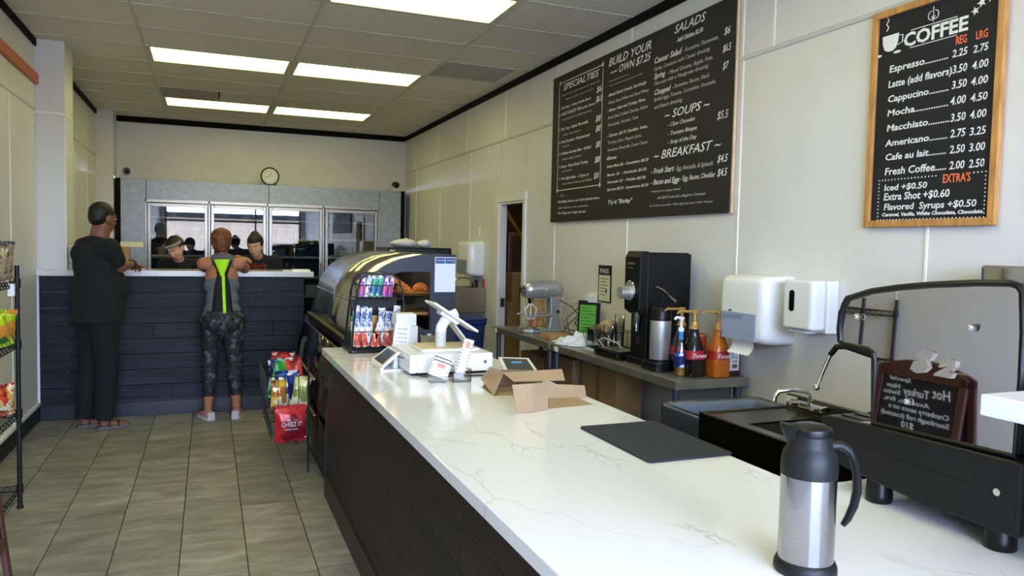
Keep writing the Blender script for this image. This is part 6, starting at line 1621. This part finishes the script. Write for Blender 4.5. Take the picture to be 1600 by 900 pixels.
legg = blotch('dark_camouflage_leggings', ['#0f1114', '#16191c', '#0c0d0f', '#4d5254', '#131518', '#2a2e30', '#0e0f12'], 26, 0.7)
m = MB()
m.ball(pel, (0.158, 0.123, 0.135), 20, 14)
for s_ in (-1, 1): m.ball((cx_ + s_ * 0.068, 6.962, 0.842), (0.102, 0.102, 0.105), 16, 12)
for h_, k_, a_ in legs:
    c_ = V(k_) * 0.62 + V(a_) * 0.38 + V((0, -0.012, 0)); e_ = c_.lerp(V(a_), 0.50)
    caps(m, h_, k_, 0.102, 0.062); caps(m, k_, c_, 0.060, 0.060); m.cyl(c_, e_, 0.060, 0.048)
legO = voxel(m, 'leggings', legg, wp, 0.010, 3)
greym = mat('grey_marl_jersey', '#5c5f66', 0.85, noise_s=120, noise_a=0.35)
m = MB()
m.ball((cx_, 6.995, 0.95), (0.155, 0.118, 0.09), 20, 14); m.ball((cx_, 7.01, 1.04), (0.138, 0.104, 0.12), 20, 14); m.ball((cx_ - 0.005, 7.04, 1.16), (0.150, 0.107, 0.11), 20, 14)
m.ball((cx_ - 0.005, 7.06, 1.25), (0.128, 0.098, 0.09), 20, 14)
for s_ in (-1, 1): caps(m, (cx_ + s_ * 0.078, 7.06, 1.26), (cx_ + s_ * 0.085, 7.085, 1.385), 0.045, 0.028)
caps(m, (cx_, 7.05, 1.16), (cx_, 7.06, 1.27), 0.108, 0.100); caps(m, (cx_, 7.06, 1.27), (cx_ - 0.03, 7.088, 1.36), 0.100, 0.082); caps(m, (cx_, 7.06, 1.27), (cx_ + 0.03, 7.088, 1.36), 0.100, 0.082)
top = voxel(m, 'tank_top', greym, wp, 0.009, 3)
def wrap(pts, name, mt, target, parent, off, y=6.6, d=(0, 1, 0), div=None, **k):
    """strip cloth patch (grid of rows of points) projected onto a garment"""
    m = MB(); V_ = [[m._v(p) for p in row] for row in pts]
    for i in range(len(V_) - 1):
        for j in range(len(V_[0]) - 1): m._f([V_[i][j], V_[i][j + 1], V_[i + 1][j + 1], V_[i + 1][j]])
    o = m.build(name, mt, parent, smooth=True, norm=False)
    q = o.modifiers.new('w', 'SHRINKWRAP'); q.target = target; q.wrap_method = 'PROJECT'; q.offset = off
    q.use_project_x = False; q.use_project_y = True; q.use_project_z = False
    q.use_positive_direction = True; q.use_negative_direction = True
    q.wrap_mode = 'OUTSIDE_SURFACE'
    s_ = o.modifiers.new('t', 'SOLIDIFY'); s_.thickness = 0.002; s_.offset = 0
    return o
def strip(fnc, z0, z1, n, y, m=6):
    rows = []
    for i in range(n + 1):
        z = z0 + (z1 - z0) * i / n; a, b2 = fnc(z)
        rows.append([(a + (b2 - a) * j / m, y, z) for j in range(m + 1)])
    return rows
def backp(z):
    if z < 1.17: h = 0.062 + (1.17 - z) * 0.10
    elif z < 1.25: h = 0.062 - (z - 1.17) * 0.25
    else: h = 0.042 + (z - 1.25) * 0.30
    return cx_ - 0.002 - h, cx_ - 0.002 + h
yb_ = 6.80
wrap(strip(backp, 0.875, 1.385, 26, yb_), 'racerback_panel', mat('black_jersey', '#0d0e10', 0.8), top, wp, 0.004)
neon = mat('neon_yellow_green', '#a6e61a', 0.6)
wrap(strip(lambda z: (cx_ + 0.008 + (1.2 - z) * 0.035 - 0.014, cx_ + 0.008 + (1.2 - z) * 0.035 + 0.012), 0.885, 1.27, 20, yb_, 3), 'neon_stripe', neon, top, wp, 0.009)
wrap(strip(lambda z: (cx_ - 0.004 - 0.010 - (z - 1.24) * 0.40, cx_ - 0.004 + 0.010 + (z - 1.24) * 0.40), 1.24, 1.385, 8, yb_, 4), 'neon_yoke', neon, top, wp, 0.009)
shw = mat('white_grey_trainer', '#b9b6ba', 0.5); shp = mat('pink_trainer_panel', '#a8737a', 0.5)
for i, (h_, k_, a_) in enumerate(legs):
    T = Matrix.Translation((a_.x, a_.y, 0)) @ Matrix.Rotation((0.35, -0.15)[i], 4, 'Z')
    m = MB(T); rows = []
    for y, w, h in ((-0.075, 0.022, 0.06), (-0.065, 0.036, 0.085), (-0.02, 0.042, 0.098), (0.04, 0.045, 0.085), (0.11, 0.050, 0.062), (0.16, 0.040, 0.05), (0.178, 0.02, 0.04)):
        rows.append([m._v((w * math.cos(t * PI / 6), y, 0.03 + (h - 0.03) * max(0, math.sin(t * PI / 6)) - 0.012 * max(0, -math.sin(t * PI / 6)))) for t in range(12)])
    sh = m.skin(rows).build('trainer', shp, wp, smooth=70, bevel=0)
    m = MB(T); m.prism([(-0.03, -0.082), (0.03, -0.082), (0.044, -0.04), (0.05, 0.05), (0.053, 0.12), (0.035, 0.175), (-0.035, 0.175), (-0.053, 0.12), (-0.05, 0.05), (-0.044, -0.04)], 0.001, 0.032, 'z')
    m.build('sole', shw, sh, bevel=0.006)
    MB(T).box(-0.03, 0.03, -0.079, -0.06, 0.03, 0.075).build('heel_patch', shw, sh, bevel=0.006)

# ---- two workers behind the counter
def worker(label, x, y, head_c, face_dir, sk, hz, lean=0.0, tilt=(0, 0, 1)):
    p = person(label, (x, y, 0))
    b = MB()
    b.ball((x, y, 0.92), (0.155, 0.12, 0.14), 20, 14); b.ball((x, y, 1.06), (0.13, 0.105, 0.14), 20, 14); b.ball((x, y - 0.01, hz - 0.12), (0.150, 0.105, 0.15), 20, 14)
    s1, s2 = V((x - 0.155, y - 0.02, hz)), V((x + 0.155, y - 0.02, hz))
    caps(b, s1, s2, 0.055)
    hc_ = V(head_c); nb = V((x, y - 0.01, hz + 0.02))
    H = head_M(hc_, face_dir, tilt, 0.95)
    caps(b, nb, hc_ + V((0, 0.02, -0.06)), 0.048, 0.045)
    head(b, H)
    arms = []
    for s_, sg in ((s1, -1), (s2, 1)):
        e_ = V((s_.x + sg * 0.03, y - 0.05, hz - 0.27)); w_ = V((x + sg * 0.09, y - 0.13, 1.03))
        caps(b, s_, e_, 0.05, 0.04); caps(b, e_, w_, 0.04, 0.027); hand(b, w_, (-sg * 0.3, -0.25, -0.5), (-sg, 0, -0.3), sg, 0.6, 0.95)
        arms.append((s_, e_))
    lg_ = []
    for sg in (-1, 1):
        h_, k_, a_ = V((x + sg * 0.085, y, 0.88)), V((x + sg * 0.09, y + 0.01, 0.48)), V((x + sg * 0.09, y + 0.02, 0.08))
        caps(b, h_, k_, 0.085, 0.055); caps(b, k_, a_, 0.053, 0.035); caps(b, a_ + V((0, 0.01, -0.04)), a_ + V((0, -0.13, -0.05)), 0.032, 0.024)
        lg_.append((h_, k_, a_))
    body = voxel(b, 'body', sk, p, 0.0085, 2)
    m = MB()
    m.ball((x, y, 0.95), (0.168, 0.132, 0.12), 20, 14); m.ball((x, y, 1.08), (0.15, 0.122, 0.14), 20, 14); m.ball((x, y - 0.01, hz - 0.12), (0.168, 0.122, 0.15), 20, 14)
    caps(m, s1 + V((0.01, 0, 0)), s2 - V((0.01, 0, 0)), 0.066); caps(m, nb + V((0, 0, -0.03)), nb + V((0, 0.0, 0.012)), 0.072, 0.062)
    for s_, e_ in arms: caps(m, s_, s_.lerp(e_, 0.6), 0.064, 0.056)
    ts_ = voxel(m, 'tshirt', blk_cloth, p, 0.010, 4)
    m = MB(); m.ball((x, y, 0.90), (0.16, 0.125, 0.12), 16, 12)
    for h_, k_, a_ in lg_: caps(m, h_, k_, 0.1, 0.075); m.cyl(k_, a_, 0.075, 0.06)
    voxel(m, 'trousers', trous, p, 0.012, 3)
    for h_, k_, a_ in lg_:
        MB().rbox(a_.x - 0.045, a_.x + 0.045, a_.y - 0.18, a_.y + 0.06, 0, 0.075, 0.03).build('shoe', K['black'], p, bevel=0.015)
    return p, body, ts_, H
w1_, b1, t1_, H1 = worker('person in a black T-shirt and patterned headband looking down, left behind the counter', -0.245, 8.02, (-0.295, 7.90, 1.465), (-0.45, -1, -0.75), skin_light, 1.305, tilt=(-0.25, 0, 1))
face_parts(H1, b1, lip, hair_bk)
m = MB(H1); m.ball((0, -0.03, 0.03), (0.084, 0.092, 0.092), 20, 14); m.ball((0, -0.005, 0.06), (0.078, 0.08, 0.06), 16, 12); m.ball((0.0, -0.085, 0.06), (0.04, 0.04, 0.04), 12, 8)
voxel(m, 'hair', hair_bk, b1, 0.008, 2)
bandm = blotch('patterned_headband', ['#8d8086', '#5a4d55', '#b3a8a8', '#3a3338'], 60, 0.8)
m = MB(H1); R_ = []
for k, (oy, oz) in enumerate(((0.0, 0.0), (0.0, 0.034))):
    R_.append([m._v((0.087 * math.cos(t * PI / 14), 0.006 + 0.097 * math.sin(t * PI / 14) * 1.0, 0.042 + oz + 0.022 * math.sin(t * PI / 14))) for t in range(28)])
m.skin(R_, caps=False).build('headband', bandm, b1, smooth=True, solid=0.006, norm=False)
w2_, b2_, t2_, H2 = worker('person with dark hair in a bun and black T-shirt with red lettering behind the counter', 0.475, 8.02, (0.425, 7.90, 1.505), (-0.32, -1, -0.42), skin_light, 1.345, tilt=(-0.1, 0, 1))
face_parts(H2, b2_, lip, hair_bk)
m = MB(H2); m.ball((0, -0.035, 0.032), (0.083, 0.09, 0.094), 20, 14); m.ball((0, 0.0, 0.066), (0.072, 0.078, 0.052), 16, 12); m.ball((0.0, -0.06, 0.108), (0.045, 0.045, 0.032), 12, 8)
for s_ in (-1, 1): m.ball((s_ * 0.066, -0.01, 0.02), (0.016, 0.04, 0.045), 10, 8)
voxel(m, 'hair', hair_bk, b2_, 0.008, 2)
m = MB(frame((0.29, 7.72, 1.283), (1, 0, 0), (0, 0, 1)))
m.text('Shirley\'s', Matrix.Identity(4), 0.05, 0.24, 'LEFT', 0.001, 0.3)
o = m.build('shirt_lettering', mat('red_print', '#c03028', 0.6), t2_, norm=False)
q = o.modifiers.new('w', 'SHRINKWRAP'); q.target = t2_; q.wrap_method = 'PROJECT'; q.offset = 0.003
q.use_project_x = False; q.use_project_y = True; q.use_project_z = False; q.use_positive_direction = True; q.use_negative_direction = True; q.wrap_mode = 'OUTSIDE_SURFACE'
# ================================================================ MENU BOARDS
cbk = thing('menu_chalkboard', 'very large black chalkboard menu of sandwiches, salads, soups and breakfast', 'menu board', (2.75, 4.78, 1.768))
MB().box(2.742, 2.752, 3.56, 5.985, 1.768, 2.99).build('slate_panel', K['slate2'], cbk, bevel=0.001)
MB().box(2.752, 2.765, 3.55, 3.58, 1.768, 2.99).box(2.752, 2.765, 5.955, 5.985, 1.768, 2.99).box(2.752, 2.765, 3.58, 5.955, 1.768, 1.80).build('backing_batten', K['pine'], cbk)
F0 = frame((2.7415, 0, 0), (0, -1, 0), (0, 0, 1))
ROWS = [
('SPECIALTIES', 5.792, 2.856, 0.623, 0.051, 2),
('All sandwiches are served with Lettuce, Tomato and', 5.814, 2.812, 0.659, 0.01, 0),
('Pickles, on your choice of bread', 5.74, 2.77, 0.483, 0.01, 0),
('1. Club Daily - Turkey, Smoke, Bacon', 5.861, 2.704, 0.567, 0.018, 1),
('and Sourdough', 5.781, 2.667, 0.32, 0.012, 0),
('2. Turkey Cranberry - Mozzarella, Cheese', 5.858, 2.651, 0.641, 0.018, 1),
('Sourdough and Cranberry sauce', 5.802, 2.609, 0.534, 0.014, 0),
('3. The Tony - Salami, Mortadella', 5.85, 2.526, 0.525, 0.022, 1),
('Ham, Provolone', 5.77, 2.479, 0.319, 0.014, 0),
('4. Hot Pastrami - Pastrami and', 5.844, 2.421, 0.55, 0.022, 1),
('Swiss', 5.788, 2.383, 0.142, 0.014, 0),
('5. Chicken Garden Blue - Grilled', 5.838, 2.324, 0.574, 0.022, 1),
('Chicken, Blue Cheese', 5.782, 2.277, 0.352, 0.016, 0),
('6. Roxy - Roast Beef, Turkey', 5.832, 2.216, 0.525, 0.022, 1),
('and Swiss', 5.777, 2.179, 0.187, 0.014, 0),
('7. The High Roller - 3 Types of', 5.826, 2.115, 0.533, 0.022, 1),
('meats, cheeses of choice, and 2 Pickles', 5.77, 2.074, 0.534, 0.016, 0),
('$6', 5.198, 2.734, 0.079, 0.045, 2),
('$6.5', 5.202, 2.662, 0.095, 0.045, 2),
('$8', 5.201, 2.514, 0.079, 0.045, 2),
('$8', 5.197, 2.439, 0.079, 0.045, 2),
('$8', 5.19, 2.318, 0.071, 0.045, 2),
('$8', 5.199, 2.205, 0.083, 0.045, 2),
('$8', 5.208, 2.083, 0.08, 0.046, 1),
('- Try -', 5.848, 1.978, 0.164, 0.015, 0),
('The Shirley Sauce is our Garlic Spread with a', 5.845, 1.926, 0.734, 0.018, 1),
('twist. Optional on the sandwiches', 5.832, 1.876, 0.545, 0.016, 0),
('The Vegan has Vegan Spread', 5.839, 1.831, 0.513, 0.018, 1),
('BUILD YOUR', 5.021, 2.89, 0.579, 0.059, 2),
('~~ OWN $7.25', 4.987, 2.819, 0.544, 0.052, 2),
('Everything includes', 5.0, 2.776, 0.273, 0.009, 0),
('mayo, mustard, lettuce, tomato and onion', 4.998, 2.743, 0.465, 0.009, 0),
('- Bread: Dutch Crunch, Sourdough,', 5.023, 2.67, 0.539, 0.021, 1),
('Wheat, Sliced White, and Sliced Wheat', 5.012, 2.613, 0.556, 0.021, 0),
('- Meats: Ham and Turkey, Hero,', 5.016, 2.558, 0.525, 0.021, 1),
('Roast Beef, Grilled Chicken, Salami', 5.006, 2.504, 0.549, 0.021, 0),
('Mortadella, Pastrami, Tuna', 5.003, 2.45, 0.422, 0.021, 0),
('- Cheese: $0.75 Cheddar, Swiss,', 5.013, 2.372, 0.558, 0.021, 1),
('Turkey, Jack, Pepper Jack,', 5.002, 2.32, 0.468, 0.021, 0),
('Provolone, Mozzarella, Cream Cheese', 4.999, 2.266, 0.551, 0.021, 0),
('-Extras', 5.019, 2.205, 0.156, 0.024, 2),
('Extra Meat $2 - Cucumbers $0.50', 5.0, 2.147, 0.57, 0.019, 1),
('Bacon  $1  - Artichoke $0.50', 4.996, 2.085, 0.545, 0.019, 1),
('Avocado $1 - Pickles $0.50', 4.993, 2.031, 0.539, 0.019, 1),
('Sprouts $0.75 - Sauerkraut $0.50', 4.99, 1.977, 0.57, 0.019, 1),
('Try it "Shirley"', 4.976, 1.878, 0.345, 0.03, 2),
('SALADS', 4.171, 2.919, 0.33, 0.052, 2),
('Add Chicken $2.50', 4.132, 2.859, 0.271, 0.027, 2),
('Caesar Salad', 4.396, 2.779, 0.312, 0.038, 2),
('- Romaine, Parmesan,', 4.068, 2.78, 0.354, 0.024, 0),
('Garlic, Croutons with Caesar dressing', 4.393, 2.731, 0.602, 0.023, 0),
('Spring', 4.39, 2.678, 0.133, 0.036, 2),
('- Mixed Greens, Apple, Feta,', 4.233, 2.675, 0.473, 0.024, 0),
('Pine nuts with a Vinaigrette dressing', 4.387, 2.635, 0.587, 0.023, 0),
('Chopped', 4.383, 2.571, 0.19, 0.036, 2),
('- Romaine, Bacon, Hard', 4.171, 2.576, 0.383, 0.024, 0),
('Boiled eggs, Tomato, Cucumber, Avocado,', 4.381, 2.529, 0.658, 0.023, 0),
('and Ranch dressing', 4.378, 2.479, 0.323, 0.024, 0),
('$6', 3.659, 2.787, 0.054, 0.04, 2),
('$6.5', 3.667, 2.691, 0.077, 0.04, 2),
('$7', 3.661, 2.592, 0.054, 0.04, 2),
('~ SOUPS ~', 4.254, 2.395, 0.478, 0.052, 2),
('- Clam Chowder', 4.208, 2.341, 0.297, 0.025, 1),
('- Tomato Bisque', 4.205, 2.284, 0.312, 0.025, 1),
('- Soup of the Day', 4.202, 2.23, 0.312, 0.025, 1),
('$5.5', 3.696, 2.312, 0.1, 0.046, 1),
('~ BREAKFAST ~', 4.367, 2.144, 0.709, 0.055, 2),
('- Fresh Start', 4.393, 2.053, 0.269, 0.036, 2),
('- Egg, Avocado, & Spinach', 4.118, 2.052, 0.394, 0.027, 0),
('$4.5', 3.681, 2.063, 0.096, 0.043, 2),
('- Bacon and Eggs', 4.389, 1.98, 0.33, 0.035, 2),
('- Egg, Bacon, Cheddar', 4.048, 1.984, 0.352, 0.03, 1),
('$4.5', 3.676, 1.983, 0.091, 0.043, 2),
('* Heated on toasty bread', 4.392, 1.929, 0.347, 0.013, 0),
('Add $0.75 more for a Bagel or Croissant', 4.304, 1.883, 0.524, 0.017, 0),
('Our Products may contain - Wheat, Egg, Dairy, Soy or Other Allergens -', 4.399, 1.836, 0.702, 0.012, 0)]
groups = {}
for t, y, z, w, h, b_ in ROWS:
    key = (len(groups), b_) if True else ('specialties_lettering' if y > 5.05 and z > 2.0 else 'notes_lettering' if y > 5.05 else 'sandwich_lettering' if y > 4.6 else 'salad_lettering' if z > 2.42 else 'soup_lettering' if z > 2.2 else 'breakfast_lettering', b_)
    if key not in groups: groups[key] = MB(F0)
    h2 = h * (1.0 if b_ else 1.05)
    groups[key].text(t, Matrix.Translation((-y, z, 0)), h2, w, 'LEFT', (0.0, 0.0003, 0.0004)[b_], 0.22 if b_ != 2 else 0.3)
bm_ = MB(F0)
for a, c in (((5.835, 2.925), (5.12, 2.925)), ((5.10, 2.90), (5.10, 2.05)), ((5.12, 2.03), (5.84, 2.03)), ((5.858, 2.05), (5.858, 2.90))):
    (ya, za), (yb, zb) = a, c
    bm_.box(min(-ya, -yb) - 0.003, max(-ya, -yb) + 0.003, min(za, zb) - 0.003, max(za, zb) + 0.003, 0, 0.0006)
for y, z in ((5.845, 2.925), (5.105, 2.93), (5.105, 2.03), (5.855, 2.03)):
    for k in range(3):
        a = k * PI / 3
        bm_.prism([(-y - 0.024 * math.cos(a), z - 0.024 * math.sin(a)), (-y + 0.006 * math.sin(a), z - 0.006 * math.cos(a)), (-y + 0.024 * math.cos(a), z + 0.024 * math.sin(a)), (-y - 0.006 * math.sin(a), z + 0.006 * math.cos(a))], 0, 0.0006, 'z')
bm_.build('lettering_border', K['chalk'], cbk, norm=False)
for (nm, b_), mb in groups.items():
    mb.build('lettering', K['chalk'] if b_ == 2 else mat('soft_chalk_%d' % b_, '#d9d8d4' if b_ else '#bcbbb6', 0.9) if ('soft_chalk_%d' % b_) not in bpy.data.materials else bpy.data.materials['soft_chalk_%d' % b_], cbk, norm=False)

cf_ = thing('coffee_menu_board', 'oak framed coffee price chalkboard on the right wall', 'menu board', (2.76, 2.295, 1.67))
fy0, fy1, fz0, fz1 = 1.985, 2.60, 1.670, 2.615
fo = MB()
for q in (([(fy0, fz0), (fy1, fz0), (fy1 - 0.03, fz0 + 0.03), (fy0 + 0.03, fz0 + 0.03)]), ([(fy0, fz1), (fy1, fz1), (fy1 - 0.03, fz1 - 0.03), (fy0 + 0.03, fz1 - 0.03)]), ([(fy0, fz0), (fy0 + 0.03, fz0 + 0.03), (fy0 + 0.03, fz1 - 0.03), (fy0, fz1)]), ([(fy1, fz0), (fy1 - 0.03, fz0 + 0.03), (fy1 - 0.03, fz1 - 0.03), (fy1, fz1)])):
    MB().prism(q, 2.742, 2.768, 'x').build('frame_rail', K['oak'], cf_, bevel=0.003)
MB().box(2.756, 2.764, fy0 + 0.025, fy1 - 0.025, fz0 + 0.025, fz1 - 0.025).build('slate_panel', K['slate'], cf_)
F1 = frame((2.7555, 0, 0), (0, -1, 0), (0, 0, 1))
CROWS = [
('COFFEE', 2.44, 2.435, 0.296, 0.052),
('REG', 2.193, 2.389, 0.046, 0.032),
('LRG', 2.108, 2.389, 0.048, 0.031),
('2.25', 2.206, 2.341, 0.069, 0.032),
('2.75', 2.116, 2.339, 0.065, 0.031),
('Espresso..........', 2.509, 2.342, 0.283, 0.034),
('Latte (add flavors)', 2.51, 2.277, 0.305, 0.034),
('3.50', 2.202, 2.277, 0.066, 0.034),
('4.00', 2.118, 2.276, 0.071, 0.033),
('Cappucino.........', 2.509, 2.214, 0.293, 0.032),
('3.50', 2.202, 2.216, 0.068, 0.034),
('4.00', 2.119, 2.214, 0.074, 0.033),
('Mocha..............', 2.508, 2.153, 0.293, 0.032),
('4.00', 2.204, 2.153, 0.071, 0.034),
('4.50', 2.117, 2.151, 0.074, 0.033),
('Macchiato.........', 2.507, 2.088, 0.301, 0.032),
('3.50', 2.2, 2.086, 0.069, 0.034),
('4.00', 2.116, 2.086, 0.072, 0.033),
('Americano........', 2.509, 2.023, 0.302, 0.032),
('2.75', 2.196, 2.023, 0.069, 0.034),
('3.25', 2.114, 2.021, 0.07, 0.033),
('Cafe au lait........', 2.508, 1.962, 0.295, 0.032),
('2.50', 2.195, 1.96, 0.069, 0.034),
('3.00', 2.113, 1.959, 0.07, 0.034),
('Fresh Coffee.....', 2.507, 1.898, 0.298, 0.036),
('2.00', 2.193, 1.897, 0.069, 0.034),
('2.50', 2.109, 1.896, 0.068, 0.034),
("EXTRA'S", 2.22, 1.845, 0.12, 0.034),
('Iced +$0.50', 2.506, 1.83, 0.214, 0.03),
('Extra Shot +$0.60', 2.506, 1.788, 0.319, 0.036),
('Flavored  Syrups +$0.50', 2.503, 1.745, 0.433, 0.032),
('Caramel, Vanilla, White Chocolate, Chocolate', 2.51, 1.718, 0.469, 0.017)]
hd_ = MB(F1)
for t, y, z, w, h in CROWS:
    if t in ('REG', 'LRG', "EXTRA'S"): lt = MB(F1); lt.text(t, Matrix.Translation((-y, z, 0)), h, w, 'LEFT', 0.0006)
    elif t == 'COFFEE': hd_.text(t, Matrix.Translation((-y, z + 0.002, 0)), h * 1.05, w, 'LEFT', 0.0022)
    elif t[0].isdigit(): lt = MB(F1); lt.text(t, Matrix.Translation((-y, z, 0)), h * 0.92, w * 0.95, 'LEFT', 0.0006, 0.12)
    else: lt = MB(F1); lt.text(t, Matrix.Translation((-y, z, 0)), h * 0.86, w, 'LEFT', 0.0007, 0.1)
    if t != 'COFFEE': lt.build('lettering', K['chalk_o'] if t in ('REG', 'LRG', "EXTRA'S") else K['chalk'], cf_, norm=False)
for z in (2.425, 2.498):
    hd_.box(-2.405, -2.19, z, z + 0.003, 0, 0.0006)
for s_ in (-1, 1):
    hd_.tube([(-2.30 + s_ * x, z, 0.0006) for x, z in ((0.0, 0.0), (0.012, 0.0), (0.03, 0.0))] and [(-2.30 + s_ * (0.008 + 0.016 * math.sin(a)), 2.535 + 0.018 * math.cos(a), 0.0004) for a in [i * 0.45 for i in range(11)]], 0.0016, 5)
hd_.tube([(-2.30, 2.508, 0.0004), (-2.30, 2.57, 0.0004)], 0.0014, 5)
# coffee cup drawing
cupo = [(-2.55, 2.505), (-2.547, 2.47), (-2.537, 2.445), (-2.52, 2.435), (-2.495, 2.435), (-2.478, 2.445), (-2.468, 2.47), (-2.465, 2.505)]
hd_.prism(cupo, 0, 0.0006, 'z')
hd_.tube([(-2.466, 2.495, 0.0004), (-2.445, 2.492, 0.0004), (-2.445, 2.462, 0.0004), (-2.47, 2.455, 0.0004)], 0.002, 5)
hd_.tube([(-2.53, 2.525, 0.0004), (-2.52, 2.54, 0.0004), (-2.532, 2.555, 0.0004), (-2.52, 2.572, 0.0004), (-2.53, 2.585, 0.0004)], 0.0022, 5)
hd_.prism([(-2.57 + 0.02 * math.cos(a * PI / 6), 2.425 + 0.006 * math.sin(a * PI / 6)) for a in range(12)], 0, 0.0006, 'z')
hd_.prism([(-2.47 + 0.02 * math.cos(a * PI / 6), 2.425 + 0.006 * math.sin(a * PI / 6)) for a in range(12)], 0, 0.0006, 'z')
for i, (y, z, r_) in enumerate(((2.115, 2.50, 0.018), (2.09, 2.525, 0.02), (2.07, 2.56, 0.016), (2.055, 2.53, 0.014))):
    pts = [(-y + (r_ if k % 2 else r_ * 0.4) * math.cos(k * PI / 5), z + (r_ if k % 2 else r_ * 0.4) * math.sin(k * PI / 5)) for k in range(10)]
    hd_.prism(pts, 0, 0.0006, 'z')
dots = MB(F1)
y0_, y1_, z0_, z1_ = 2.532, 2.035, 1.702, 1.876
n_ = 30
for i in range(n_ + 1):
    for z in (z0_, z1_):
        y = y0_ + (y1_ - y0_) * i / n_
        if z == z1_ and 2.09 < y < 2.235: continue
        dots.box(-y - 0.0028, -y + 0.0028, z - 0.0028, z + 0.0028, 0, 0.0006)
for i in range(1, 11):
    for y in (y0_, y1_):
        z = z0_ + (z1_ - z0_) * i / 11
        dots.box(-y - 0.0028, -y + 0.0028, z - 0.0028, z + 0.0028, 0, 0.0006)
hd_.build('heading_lettering', K['chalk'], cf_, norm=False)
dots.build('dotted_border', K['chalk'], cf_, norm=False, kind='stuff')
